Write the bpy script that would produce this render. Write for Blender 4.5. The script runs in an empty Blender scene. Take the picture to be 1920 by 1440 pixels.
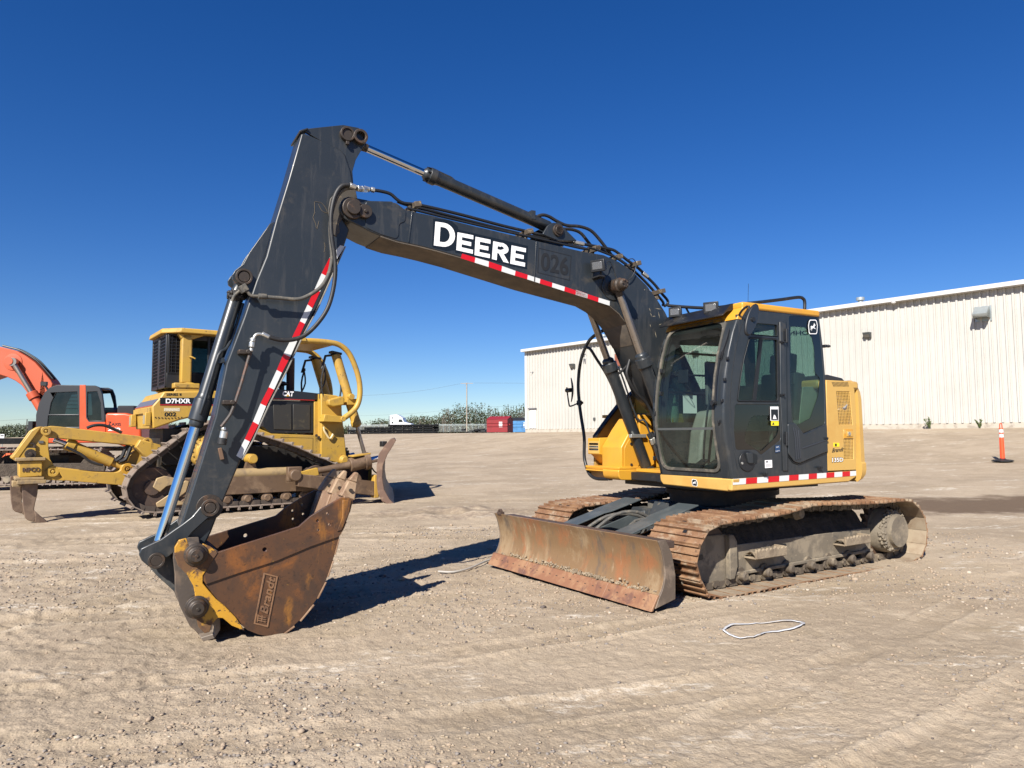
import bpy, math, random
import numpy as np
from mathutils import Vector, Matrix
from mathutils.geometry import tessellate_polygon
random.seed(7); rng = np.random.default_rng(11)
sc = bpy.context.scene
COL = sc.collection
R = math.radians
# ------------------------------------------------------------ camera
CF, CP, CR, CH = 1337.07, .0712, .006, 1.5339
_c, _s = math.cos(CP), math.sin(CP)
_fw = Vector((0, _c, _s)); _u0 = Vector((0, -_s, _c)); _r0 = Vector((1, 0, 0))
_cr, _sr = math.cos(CR), math.sin(CR)
_rt = _r0*_cr - _u0*_sr; _up = _u0*_cr + _r0*_sr
CAM = Vector((0, 0, CH))
cd = bpy.data.cameras.new('camera'); cam = bpy.data.objects.new('camera', cd); COL.objects.link(cam)
cd.sensor_width = 36; cd.sensor_fit = 'HORIZONTAL'; cd.lens = 36*CF/1920
cd.clip_start = .05; cd.clip_end = 3000
m = Matrix((_rt, _up, -_fw)).transposed().to_4x4(); m.translation = CAM
cam.matrix_world = m
sc.camera = cam
# ------------------------------------------------------------ sky, sun, exposure
SUN_AZ, SUN_EL = R(66), R(38)         # azimuth the light travels towards (from +x), elevation
w = bpy.data.worlds.new('World'); sc.world = w; w.use_nodes = True
nt = w.node_tree; nt.nodes.clear()
sky = nt.nodes.new('ShaderNodeTexSky'); sky.sky_type = 'NISHITA'; sky.sun_disc = False
sky.sun_elevation = SUN_EL
sky.air_density = 1.0; sky.dust_density = .0; sky.ozone_density = 3.5; sky.altitude = 600
# direction to the sun
to_sun = Vector((-math.cos(SUN_AZ)*math.cos(SUN_EL), -math.sin(SUN_AZ)*math.cos(SUN_EL), math.sin(SUN_EL)))
sky.sun_rotation = math.atan2(to_sun.x, to_sun.y)
hs = nt.nodes.new('ShaderNodeHueSaturation'); hs.inputs['Saturation'].default_value = 1.24
hs.inputs['Hue'].default_value = .51
bg = nt.nodes.new('ShaderNodeBackground'); bg.inputs['Strength'].default_value = .053
out = nt.nodes.new('ShaderNodeOutputWorld')
tn = nt.nodes.new('ShaderNodeMix'); tn.data_type = 'RGBA'; tn.blend_type = 'MULTIPLY'; tn.inputs[0].default_value = 1.; tn.inputs[7].default_value = (.86, .94, 1.07, 1)
nt.links.new(sky.outputs[0], tn.inputs[6]); nt.links.new(tn.outputs[2], hs.inputs['Color']); nt.links.new(hs.outputs[0], bg.inputs[0]); nt.links.new(bg.outputs[0], out.inputs[0])
sl = bpy.data.lights.new('sun', 'SUN'); sun = bpy.data.objects.new('sun', sl); COL.objects.link(sun)
sl.energy = 5.0; sl.angle = R(.5); sl.color = (1, .95, .87)
sun.rotation_euler = (-to_sun).to_track_quat('-Z', 'Y').to_euler(); sun.location = (0, 0, 30)
sc.view_settings.view_transform = 'Standard'; sc.view_settings.look = 'None'
sc.view_settings.exposure = .95; sc.view_settings.gamma = 1
sc.render.engine = 'CYCLES'
sc.cycles.max_bounces = 7; sc.cycles.transparent_max_bounces = 16; sc.cycles.caustics_reflective = False; sc.cycles.caustics_refractive = False

# ------------------------------------------------------------ frames: a machine's own axes, and pixel -> its planes
class Frame:
    def __init__(s, x, y, yaw, z=0.):
        s.o = Vector((x, y, z)); s.yaw = yaw
        s.e = (Vector((math.cos(yaw), math.sin(yaw), 0)), Vector((-math.sin(yaw), math.cos(yaw), 0)), Vector((0, 0, 1)))
    def at(s, u, v, ax, val):
        d = _fw + _rt*((u-960)/CF) + _up*((720-v)/CF)
        t = (val - (CAM-s.o).dot(s.e[ax])) / d.dot(s.e[ax]); p = CAM + d*t - s.o
        return (p.dot(s.e[0]), p.dot(s.e[1]), p.dot(s.e[2]))
    def xz(s, pts, y):
        r = []
        for u, v in pts:
            p = s.at(u, v, 1, y); r.append((p[0], p[2]))
        return r
    def world(s, x, y, z): return s.o + s.e[0]*x + s.e[1]*y + s.e[2]*z
def Z(x0, y0, k):
    return lambda *a: [(x0+a[i]/k, y0+a[i+1]/k) for i in range(0, len(a), 2)]
UF = Frame(2.4624, 8.4781, -2.5743)       # undercarriage
SF = Frame(2.4624, 8.4781, -2.6298)       # upper structure
DF = Frame(-6.075, 15.373, .64, .08)       # bulldozer
OF = Frame(-14.5, 22.5, 3.30, .15)        # orange excavator
GF = Frame(0, 0, 0)

# ------------------------------------------------------------ mesh builder
class MB:
    def __init__(s): s.v = []; s.f = []; s.m = []
    def add(s, vs, fs, mi=0):
        n = len(s.v); s.v += [tuple(p) for p in vs]
        s.f += [tuple(i+n for i in f) for f in fs]; s.m += [mi]*len(fs); return s
    def box(s, c, d, rot=None, mi=0):
        hx, hy, hz = d[0]/2, d[1]/2, d[2]/2
        vs = [Vector((x, y, z)) for x in (-hx, hx) for y in (-hy, hy) for z in (-hz, hz)]
        if rot is not None:
            if not isinstance(rot, Matrix): rot = Matrix.Rotation(rot[1], 3, rot[0])
            vs = [rot @ p for p in vs]
        vs = [p+Vector(c) for p in vs]
        return s.add(vs, [(0,1,3,2),(4,6,7,5),(0,4,5,1),(2,3,7,6),(0,2,6,4),(1,5,7,3)], mi)
    def mm(s, a, b, mi=0):
        return s.box([(a[i]+b[i])/2 for i in range(3)], [abs(b[i]-a[i]) for i in range(3)], None, mi)
    def prism(s, pts, ax, a, b, holes=(), mi=0, b2=None):
        """pts: 2-D outline in the two axes other than ax (in x,y,z order); extruded from a to b"""
        def P(p, t):
            q = [0, 0, 0]; o = [i for i in range(3) if i != ax]; q[o[0]] = p[0]; q[o[1]] = p[1]; q[ax] = t; return tuple(q)
        loops = [list(pts)] + [list(h) for h in holes]
        allp = [p for l in loops for p in l]; n = len(allp)
        if holes:
            tri = tessellate_polygon([[Vector((p[0], p[1], 0)) for p in l] for l in loops])
            fa = [tuple(t) for t in tri]
        else: fa = [tuple(range(n))]
        ar = sum(pts[i][0]*pts[(i+1) % len(pts)][1]-pts[(i+1) % len(pts)][0]*pts[i][1] for i in range(len(pts)))
        vs = [P(p, a) for p in allp] + [P(p, b) for p in allp]
        if b2 is not None:   # different outline at b
            vs = [P(p, a) for p in allp] + [P(p, b) for p in b2]
        fs = [tuple(f) for f in fa] + [tuple(i+n for i in reversed(f)) for f in fa]
        k = 0
        for l in loops:
            for i in range(len(l)):
                j = (i+1) % len(l); fs.append((k+j, k+i, k+i+n, k+j+n))
            k += len(l)
        return s.add(vs, fs, mi)
    def cyl(s, p0, p1, r0, r1=None, n=20, mi=0, cap=True):
        r1 = r0 if r1 is None else r1
        p0, p1 = Vector(p0), Vector(p1); d = (p1-p0).normalized()
        a = d.orthogonal().normalized(); b = d.cross(a)
        vs = [];
        for p, r in ((p0, r0), (p1, r1)):
            for i in range(n):
                t = 2*math.pi*i/n; vs.append(p + a*(r*math.cos(t)) + b*(r*math.sin(t)))
        fs = [(i, (i+1) % n, (i+1) % n+n, i+n) for i in range(n)]
        if cap: fs += [tuple(reversed(range(n))), tuple(range(n, 2*n))]
        return s.add(vs, fs, mi)
    def ring(s, p0, p1, ro, ri, n=24, mi=0):
        p0, p1 = Vector(p0), Vector(p1); d = (p1-p0).normalized(); a = d.orthogonal().normalized(); b = d.cross(a)
        vs = []
        for p, r in ((p0, ro), (p1, ro), (p1, ri), (p0, ri)):
            for i in range(n):
                t = 2*math.pi*i/n; vs.append(p + a*(r*math.cos(t)) + b*(r*math.sin(t)))
        fs = []
        for k in range(4):
            for i in range(n):
                j = (i+1) % n; k2 = (k+1) % 4; fs.append((k*n+i, k*n+j, k2*n+j, k2*n+i))
        return s.add(vs, fs, mi)
    def tube(s, path, r, n=10, mi=0, closed=False, smooth=3):
        pts = [Vector(p) for p in path]
        if smooth and len(pts) > 2: pts = crom(pts, smooth, closed)
        m_ = len(pts); vs = []; fs = []
        up = None
        for i, p in enumerate(pts):
            if closed: d = (pts[(i+1) % m_]-pts[i-1])
            else: d = (pts[min(i+1, m_-1)]-pts[max(i-1, 0)])
            d = d.normalized() if d.length > 1e-9 else Vector((0, 0, 1))
            if up is None: up = d.orthogonal().normalized()
            up = (up - d*up.dot(d)).normalized(); b = d.cross(up)
            for k in range(n):
                t = 2*math.pi*k/n; vs.append(p + up*(r*math.cos(t)) + b*(r*math.sin(t)))
        rows = m_ if closed else m_-1
        for i in range(rows):
            i2 = (i+1) % m_
            for k in range(n):
                k2 = (k+1) % n; fs.append((i*n+k, i*n+k2, i2*n+k2, i2*n+k))
        if not closed: fs += [tuple(reversed(range(n))), tuple(range((m_-1)*n, m_*n))]
        return s.add(vs, fs, mi)
    def lathe(s, prof, p0, axis, n=28, mi=0):
        """prof: (r, t) pairs along axis from p0"""
        p0 = Vector(p0); d = Vector(axis).normalized(); a = d.orthogonal().normalized(); b = d.cross(a)
        vs = []
        for r, t in prof:
            for i in range(n):
                q = 2*math.pi*i/n; vs.append(p0 + d*t + a*(r*math.cos(q)) + b*(r*math.sin(q)))
        fs = []
        for k in range(len(prof)-1):
            for i in range(n):
                j = (i+1) % n; fs.append((k*n+i, k*n+j, (k+1)*n+j, (k+1)*n+i))
        fs += [tuple(reversed(range(n))), tuple(range((len(prof)-1)*n, len(prof)*n))]
        return s.add(vs, fs, mi)
    def sheet(s, rows, mi=0, thick=None):
        """rows: grid of 3-D points"""
        m_, n = len(rows), len(rows[0]); vs = [p for r in rows for p in r]
        fs = [(i*n+j, i*n+j+1, (i+1)*n+j+1, (i+1)*n+j) for i in range(m_-1) for j in range(n-1)]
        return s.add(vs, fs, mi)
    def hexa(s, a, b, mi=0):
        """solid between two 4-point faces"""
        return s.add(list(a)+list(b), [(0,3,2,1),(4,5,6,7),(0,1,5,4),(1,2,6,5),(2,3,7,6),(3,0,4,7)], mi)

def crom(pts, k, closed=False):
    n = len(pts); res = []
    rngn = range(n) if closed else range(n-1)
    for i in rngn:
        p0 = pts[i-1] if (i > 0 or closed) else pts[0]; p1 = pts[i]; p2 = pts[(i+1) % n]
        p3 = pts[(i+2) % n] if (i+2 < n or closed) else pts[-1]
        for j in range(k):
            t = j/k
            res.append(.5*((2*p1)+(p2-p0)*t+(2*p0-5*p1+4*p2-p3)*t*t+(3*p1-p0-3*p2+p3)*t**3))
    if not closed: res.append(pts[-1])
    return res
def arc(cx, cy, r, a0, a1, n):
    return [(cx+r*math.cos(R(a0+(a1-a0)*i/n)), cy+r*math.sin(R(a0+(a1-a0)*i/n))) for i in range(n+1)]
def rrect(x0, y0, x1, y1, r, n=4):
    return arc(x1-r, y1-r, r, 0, 90, n)+arc(x0+r, y1-r, r, 90, 180, n)+arc(x0+r, y0+r, r, 180, 270, n)+arc(x1-r, y0+r, r, 270, 360, n)
def roundpoly(pts, r, n=4):
    out_ = []; m_ = len(pts)
    for i in range(m_):
        p = Vector(pts[i]).to_2d() if len(pts[i]) > 2 else Vector(pts[i]); a = Vector(pts[i-1]); b = Vector(pts[(i+1) % m_])
        ra = r[i] if isinstance(r, (list, tuple)) else r
        d1 = (a-p); d2 = (b-p); q = min(ra, d1.length*.45, d2.length*.45)
        A = p+d1.normalized()*q; B = p+d2.normalized()*q
        if q < 1e-5: out_.append(tuple(p)); continue
        for k in range(n+1):
            t = k/n; v = A*(1-t)**2+p*2*t*(1-t)+B*t*t; out_.append((v.x, v.y))
    return out_

def link(name, me, parent=None, loc=None):
    o = bpy.data.objects.new(name, me); COL.objects.link(o)
    if parent is not None: o.parent = parent
    return o
OFFV = Vector((0, 0, 0))
def obj(name, mb, mats, parent=None, bevel=0., rz=0., ang=38, label=None, seg=2):
    me = bpy.data.meshes.new(name); me.from_pydata([tuple(p) for p in mb.v], [], mb.f)
    if not isinstance(mats, (list, tuple)): mats = [mats]
    for q in mats: me.materials.append(q)
    if len(mats) > 1: me.polygons.foreach_set('material_index', [min(i, len(mats)-1) for i in mb.m])
    me.validate(); me.shade_smooth(); me.set_sharp_from_angle(angle=R(ang))
    import bmesh
    b_ = bmesh.new(); b_.from_mesh(me); bmesh.ops.recalc_face_normals(b_, faces=b_.faces); b_.to_mesh(me); b_.free()
    o = link(name, me, parent)
    if rz: o.rotation_euler.z = rz; o.location = OFFV
    if bevel:
        bm_ = o.modifiers.new('bevel', 'BEVEL'); bm_.width = bevel; bm_.segments = seg; bm_.limit_method = 'ANGLE'; bm_.angle_limit = R(32)
        bm_.harden_normals = False
    if label: o['label'] = label
    return o
def tag(o, label=None, cat=None, group=None, kind=None):
    if label: o['label'] = label
    if cat: o['category'] = cat
    if group: o['group'] = group
    if kind: o['kind'] = kind
    return o
def empty(name, fr):
    o = bpy.data.objects.new(name, None); COL.objects.link(o); o.location = fr.o; o.rotation_euler.z = fr.yaw; o.empty_display_size = .3
    return o
def text_verts(body, offset=0.0, ext=0.0, shear=0., res=3, spacing=1.):
    cu = bpy.data.curves.new('lettering', 'FONT'); cu.body = body; cu.offset = offset; cu.extrude = ext; cu.resolution_u = res; cu.shear = shear; cu.space_character = spacing
    cu.align_x = 'LEFT'
    o = bpy.data.objects.new('lettering', cu); COL.objects.link(o)
    dg = bpy.context.evaluated_depsgraph_get(); dg.update()
    me = bpy.data.meshes.new_from_object(o.evaluated_get(dg)); bpy.data.objects.remove(o)
    return me
def lettering(name, body, quad, ax, parent, mt, off=0.01, thick=0., rz=0., ref=None, shear=0., flip=False, spacing=1.):
    """quad: four 3-D points (bottom-left, bottom-right, top-right, top-left) that the text's box fills"""
    me = text_verts(body, off, .5 if thick else 0., shear=shear, spacing=spacing)
    n = len(me.vertices); a = np.empty(n*3); me.vertices.foreach_get('co', a); a = a.reshape(-1, 3)
    if ref is None: lo, hi = a.min(0), a.max(0)
    else: lo, hi = ref
    u = ((a[:, 0]-lo[0])/(hi[0]-lo[0]))[:, None]; v = ((a[:, 1]-lo[1])/(hi[1]-lo[1]))[:, None]
    if flip: u = 1-u
    q = [np.array(p, float) for p in quad]
    P = q[0]*(1-u)*(1-v)+q[1]*u*(1-v)+q[2]*u*v+q[3]*(1-u)*v
    if thick:
        nn = np.cross(q[1]-q[0], q[3]-q[0]); nn /= np.linalg.norm(nn)
        P = P + nn*(a[:, 2:3])*thick
    me.vertices.foreach_set('co', P.reshape(-1)); me.update()
    me.materials.clear(); me.materials.append(mt); me.name = name
    o = link(name, me, parent)
    if rz: o.rotation_euler.z = rz
    return o, (lo, hi)

# ------------------------------------------------------------ materials
def mat(name, base, rough=.5, metal=0., layers=(), bump=None, coat=0., spec=.5, rvar=0.):
    m_ = bpy.data.materials.new(name); m_.use_nodes = True; t = m_.node_tree; N = t.nodes; L = t.links
    b = N['Principled BSDF']; b.inputs['Base Color'].default_value = (*base, 1); b.inputs['Roughness'].default_value = rough
    b.inputs['Metallic'].default_value = metal; b.inputs['Coat Weight'].default_value = coat; b.inputs['Specular IOR Level'].default_value = spec
    tc = N.new('ShaderNodeTexCoord'); prev = None
    def noise(scale, stretch=None, detail=9, rg=.68, dist=0.):
        n = N.new('ShaderNodeTexNoise'); n.inputs['Scale'].default_value = scale; n.inputs['Detail'].default_value = detail; n.inputs['Roughness'].default_value = rg
        n.inputs['Distortion'].default_value = dist
        if stretch:
            mp = N.new('ShaderNodeMapping'); mp.inputs['Scale'].default_value = stretch; L.new(tc.outputs['Object'], mp.inputs[0]); L.new(mp.outputs[0], n.inputs['Vector'])
        else: L.new(tc.outputs['Object'], n.inputs['Vector'])
        return n
    rprev = None
    for ly in layers:
        col, scale, lo, hi = ly[:4]; amt = ly[4] if len(ly) > 4 else 1.; st = ly[5] if len(ly) > 5 else None; lr = ly[6] if len(ly) > 6 else None
        n = noise(scale, st, dist=.3); md_ = (lo+hi)/2; lo, hi = md_-(hi-lo)*.32, md_+(hi-lo)*.32
        mr = N.new('ShaderNodeMapRange'); mr.inputs['From Min'].default_value = lo; mr.inputs['From Max'].default_value = hi; mr.inputs['To Max'].default_value = amt
        L.new(n.outputs[0], mr.inputs[0])
        mx = N.new('ShaderNodeMix'); mx.data_type = 'RGBA'; L.new(mr.outputs[0], mx.inputs[0])
        if prev is None: mx.inputs[6].default_value = (*base, 1)
        else: L.new(prev, mx.inputs[6])
        mx.inputs[7].default_value = (*col, 1); prev = mx.outputs[2]
        if lr is not None:
            mf = N.new('ShaderNodeMix'); mf.data_type = 'FLOAT'; L.new(mr.outputs[0], mf.inputs[0])
            if rprev is None: mf.inputs[2].default_value = rough
            else: L.new(rprev, mf.inputs[2])
            mf.inputs[3].default_value = lr; rprev = mf.outputs[0]
    if prev is not None: L.new(prev, b.inputs['Base Color'])
    if rprev is not None: L.new(rprev, b.inputs['Roughness'])
    elif rvar:
        n = noise(9); mr = N.new('ShaderNodeMapRange'); mr.inputs['From Min'].default_value = .3; mr.inputs['From Max'].default_value = .7
        mr.inputs['To Min'].default_value = rough-rvar; mr.inputs['To Max'].default_value = rough+rvar; L.new(n.outputs[0], mr.inputs[0]); L.new(mr.outputs[0], b.inputs['Roughness'])
    if bump:
        n = noise(bump[0], bump[3] if len(bump) > 3 else None); bp = N.new('ShaderNodeBump'); bp.inputs['Strength'].default_value = bump[1]; bp.inputs['Distance'].default_value = bump[2] if len(bump) > 2 else .01
        L.new(n.outputs[0], bp.inputs['Height']); L.new(bp.outputs[0], b.inputs['Normal'])
    return m_
def glass(name, col=(.55, .72, .66), alpha=.75, rough=.0):
    """thin tinted window glass: mostly a tinted see-through with a mirror coat"""
    m_ = bpy.data.materials.new(name); m_.use_nodes = True; t = m_.node_tree; N = t.nodes; L = t.links; N.clear()
    o_ = N.new('ShaderNodeOutputMaterial'); tr = N.new('ShaderNodeBsdfTransparent'); tr.inputs[0].default_value = (*col, 1)
    gl = N.new('ShaderNodeBsdfGlossy'); gl.inputs['Roughness'].default_value = rough; gl.inputs[0].default_value = (1, 1, 1, 1)
    lw = N.new('ShaderNodeLayerWeight'); lw.inputs[0].default_value = .5; pw = N.new('ShaderNodeMath'); pw.operation = 'POWER'; L.new(lw.outputs['Facing'], pw.inputs[0]); pw.inputs[1].default_value = 5
    fr = N.new('ShaderNodeMath'); fr.operation = 'MULTIPLY_ADD'; L.new(pw.outputs[0], fr.inputs[0]); fr.inputs[1].default_value = .92; fr.inputs[2].default_value = .045
    df = N.new('ShaderNodeBsdfDiffuse'); df.inputs[0].default_value = (.35, .33, .28, 1)
    mx = N.new('ShaderNodeMixShader'); L.new(fr.outputs[0], mx.inputs[0]); L.new(tr.outputs[0], mx.inputs[1]); L.new(gl.outputs[0], mx.inputs[2])
    tc = N.new('ShaderNodeTexCoord'); n = N.new('ShaderNodeTexNoise'); n.inputs['Scale'].default_value = 3; n.inputs['Detail'].default_value = 8; L.new(tc.outputs['Object'], n.inputs[0])
    mr = N.new('ShaderNodeMapRange'); mr.inputs['From Min'].default_value = .35; mr.inputs['From Max'].default_value = .8; mr.inputs['To Max'].default_value = .035; mr.inputs['To Min'].default_value = .003
    L.new(n.outputs[0], mr.inputs[0])
    m2 = N.new('ShaderNodeMixShader'); L.new(mr.outputs[0], m2.inputs[0]); L.new(mx.outputs[0], m2.inputs[1]); L.new(df.outputs[0], m2.inputs[2]); L.new(m2.outputs[0], o_.inputs[0])
    return m_
DUST = (.33, .25, .17)
M_char = mat('charcoal_paint', (.020, .0245, .029), .36, layers=[((.031, .034, .037), 2.2, .42, .72, .8), ((.085, .072, .055), 4, .53, .72, .40, None, .75), ((.045, .046, .047), 6, .50, .68, .55, (3, 3, .35), .5), ((.13, .115, .09), 60, .64, .72, .5), ((.16, .13, .09), 26, .70, .78, .5, None, .8)], coat=.15, bump=(60, .05, .002))
M_chard = mat('dusty_charcoal_paint', (.032, .037, .042), .5, layers=[((.13, .12, .10), 3, .4, .7, .8), ((.22, .18, .13), 14, .58, .7, .6), ((.03, .03, .03), 7, .62, .7, .6)], bump=(50, .1, .004))
M_black = mat('black_steel', (.012, .013, .015), .45, layers=[((.05, .045, .04), 6, .55, .75, .6)])
M_rub = mat('black_rubber_hose', (.014, .014, .015), .55, layers=[((.09, .08, .065), 12, .5, .75, .5)])
M_hoseg = mat('dusty_grey_hose', (.07, .067, .06), .75, layers=[((.15, .13, .10), 18, .45, .65, .8), ((.02, .02, .02), 9, .6, .7, .8)])
M_yel = mat('yellow_paint', (.55, .275, .026), .38, layers=[((.50, .235, .03), 2.5, .4, .7, .8), ((.40, .24, .09), 6, .62, .8, .45, None, .7), ((.12, .07, .03), 22, .72, .78, .7, None, .8)], coat=.2, rvar=.05)
M_yelf = mat('faded_yellow_panel', (.52, .32, .085), .45, layers=[((.48, .27, .065), 3, .4, .7, .8), ((.45, .30, .15), 9, .66, .8, .4)], coat=.1)
M_yelw = mat('worn_yellow_paint', (.55, .33, .06), .45, layers=[((.47, .28, .06), 2.0, .4, .65, .8), ((.28, .17, .07), 4.5, .56, .75, .6, None, .8), ((.09, .055, .03), 16, .66, .74, .8, None, .85)])
M_dyel = mat('bulldozer_yellow_paint', (.44, .265, .04), .5, layers=[((.38, .235, .055), 1.2, .4, .65, .8), ((.19, .125, .055), 2.2, .50, .72, .75, None, .8), ((.07, .045, .025), 9, .60, .68, .8, None, .85), ((.05, .035, .02), 4, .60, .70, .6, (1, 1, .3))])
M_chrome = mat('chrome_rod', (.62, .63, .65), .12, 1., layers=[((.38, .35, .31), 4, .55, .8, .5, (1, 1, 1), .3)])
M_chromed = mat('dusty_steel_rod', (.34, .30, .26), .33, .85, layers=[((.22, .18, .14), 7, .45, .7, .8, None, .5)])
M_zinc = mat('zinc_fitting', (.62, .62, .58), .35, .8, layers=[((.3, .28, .24), 20, .55, .7, .6)])
M_rust = mat('brown_rusty_steel', (.080, .038, .019), .42, layers=[((.19, .070, .018), 2.2, .50, .66, .85), ((.045, .027, .019), 3.3, .46, .64, .8), ((.27, .115, .020), 4, .53, .68, .8, (1, 1, .4)), ((.30, .17, .03), 17, .66, .72, .7), ((.020, .013, .010), 34, .56, .66, .6)], bump=(70, .25, .004))
M_rustd = mat('dark_rusty_steel', (.06, .038, .028), .7, layers=[((.12, .065, .035), 4, .45, .65, .8), ((.17, .13, .09), 8, .6, .75, .6)], bump=(60, .3, .004))
M_wear = mat('bright_worn_tooth_steel', (.22, .135, .08), .55, layers=[((.13, .07, .038), 7, .45, .62, .9), ((.34, .25, .17), 12, .56, .68, .7)], bump=(50, .3, .004))
M_pin = mat('greasy_pin_steel', (.045, .035, .028), .5, .3, layers=[((.11, .065, .04), 14, .5, .65, .8)], bump=(50, .3, .004))
M_glass = glass('tinted_cab_glass', (.60, .71, .67))
M_glassd = glass('dark_tinted_glass', (.36, .47, .45))
M_frit = mat('black_glass_border', (.006, .007, .008), .06, coat=.5)
M_mud = mat('dried_mud', (.26, .205, .14), .95, layers=[((.17, .13, .09), 6, .4, .65, .9), ((.33, .27, .19), 16, .55, .7, .6)], bump=(28, .6, .012))
M_mudk = mat('mud_caked_steel', (.15, .125, .092), .8, layers=[((.25, .205, .145), 3.5, .46, .62, .9), ((.075, .068, .06), 6, .54, .68, .8), ((.31, .255, .185), 14, .60, .70, .7)], bump=(30, .4, .007))
M_roll = mat('dark_dusty_roller', (.085, .066, .048), .75, layers=[((.20, .16, .11), 7, .46, .62, .85), ((.04, .033, .027), 12, .55, .68, .7)], bump=(40, .3, .005))
M_mudd = mat('dark_packed_dirt', (.055, .042, .032), .95, layers=[((.09, .07, .052), 8, .4, .7, .9)], bump=(24, 1, .04))
M_shoe = mat('rusty_track_shoe_steel', (.17, .088, .045), .55, layers=[((.26, .15, .08), 5, .42, .62, .9), ((.31, .24, .165), 4, .48, .66, .9), ((.07, .042, .028), 13, .56, .68, .75), ((.36, .29, .21), 25, .60, .70, .5)], bump=(60, .4, .005))
M_shoein = mat('dusty_inner_track_steel', (.27, .215, .15), .85, layers=[((.20, .14, .09), 6, .4, .65, .8), ((.09, .07, .055), 11, .6, .72, .7)], bump=(40, .5, .006))
M_white = mat('white_reflective_tape', (.60, .61, .60), .35, layers=[((.55, .54, .5), 9, .55, .75, .5)])
M_red = mat('red_reflective_tape', (.50, .006, .012), .35, layers=[((.42, .01, .012), 9, .5, .75, .5)])
M_decalw = mat('white_decal', (.82, .82, .82), .35)
M_decalk = mat('black_decal', (.008, .011, .014), .3)
M_ghost = mat('faded_number_outline', (.010, .011, .013), .6)
M_decaly = mat('yellow_warning_decal', (.75, .62, .02), .4)
M_navy = mat('navy_sticker', (.02, .05, .12), .4)
M_seat = mat('black_seat_cloth', (.02, .021, .024), .9, bump=(120, .2, .004))
M_grey = mat('beige_grey_plastic', (.17, .165, .145), .6, layers=[((.12, .115, .10), 5, .45, .65, .7)])
M_greyd = mat('dark_grey_plastic', (.07, .075, .075), .6)
M_lens = mat('lamp_lens', (.20, .20, .20), .2, .6, bump=(160, .6, .004))
M_tan = mat('tan_floor_mat', (.26, .25, .2), .85, layers=[((.16, .15, .12), 7, .4, .7, .8)])
M_mesh = mat('black_guard_mesh', (.012, .012, .013), .5)
M_orange = mat('orange_paint', (.50, .058, .010), .42, layers=[((.46, .08, .025), 1.4, .42, .7, .7), ((.35, .12, .06), 5, .62, .8, .4)], coat=.15)
M_orangef = mat('faded_orange_boom_paint', (.44, .075, .026), .5, layers=[((.42, .09, .04), 1.4, .42, .7, .7), ((.35, .12, .06), 5, .62, .8, .4)])
M_rustframe = mat('worn_brown_track_frame', (.16, .10, .06), .6, layers=[((.24, .16, .10), 2.5, .42, .62, .9), ((.09, .055, .035), 3.5, .52, .7, .8), ((.33, .22, .10), 9, .66, .76, .5)], bump=(40, .3, .006))
# ============================================================ SETTING
WALL0 = Vector((1.009, 53.43)); WD = Vector((math.cos(-.8476), math.sin(-.8476))); WN = Vector((WD.y, -WD.x))   # wall foot, along the wall, outwards
def vnoise(x, y, seed):
    """numpy gradient-free value noise, smooth"""
    r = np.random.default_rng(seed); T = r.random((256, 256))
    xi = np.floor(x).astype(int); yi = np.floor(y).astype(int); fx = x-xi; fy = y-yi
    fx = fx*fx*(3-2*fx); fy = fy*fy*(3-2*fy)
    a = T[xi % 256, yi % 256]; b = T[(xi+1) % 256, yi % 256]; c = T[xi % 256, (yi+1) % 256]; d = T[(xi+1) % 256, (yi+1) % 256]
    return (a*(1-fx)+b*fx)*(1-fy)+(c*(1-fx)+d*fx)*fy-.5
def base_h(x, y):
    d = (x-WALL0.x)*WN.x + (y-WALL0.y)*WN.y
    h = np.interp(d, [-200, -40, -3, 1, 5, 11.5, 16, 20, 27, 34], [2.05, 1.9, 1.72, 1.70, 1.36, .66, .42, .27, .08, 0.])
    dm = np.hypot(x-2.46, y-8.48); h = h - .006*np.exp(-(dm/2.3)**4) - .03*np.exp(-(np.hypot(x+1.95, y-5.6)/.9)**2)
    return h
def rut(x, y, x0, y0, ang, w, depth, lug=.0, L=40, curve=0.):
    """a tyre or track rut: a long shallow trough, optional lug marks; returns height"""
    c, s = math.cos(ang), math.sin(ang); u = (x-x0)*c+(y-y0)*s; v = -(x-x0)*s+(y-y0)*c - curve*u*u
    a = np.abs(v)/w
    g = np.where(a < 1, -depth*(1-a**4), 0) + depth*.7*np.exp(-((a-1.25)/.22)**2)
    if lug: g = g + np.where(a < 1, .4*lug*np.sin(u/.07*math.pi+ (v > 0)*1.5+2.5*vnoise(u*1.3, v*2, 31))*np.clip(.5+3*vnoise(u*1.1+5, v*3, 32), 0, 1), 0)
    fade = 1/(1+np.exp((np.abs(u)-L)/ .6))
    return g*fade
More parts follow.
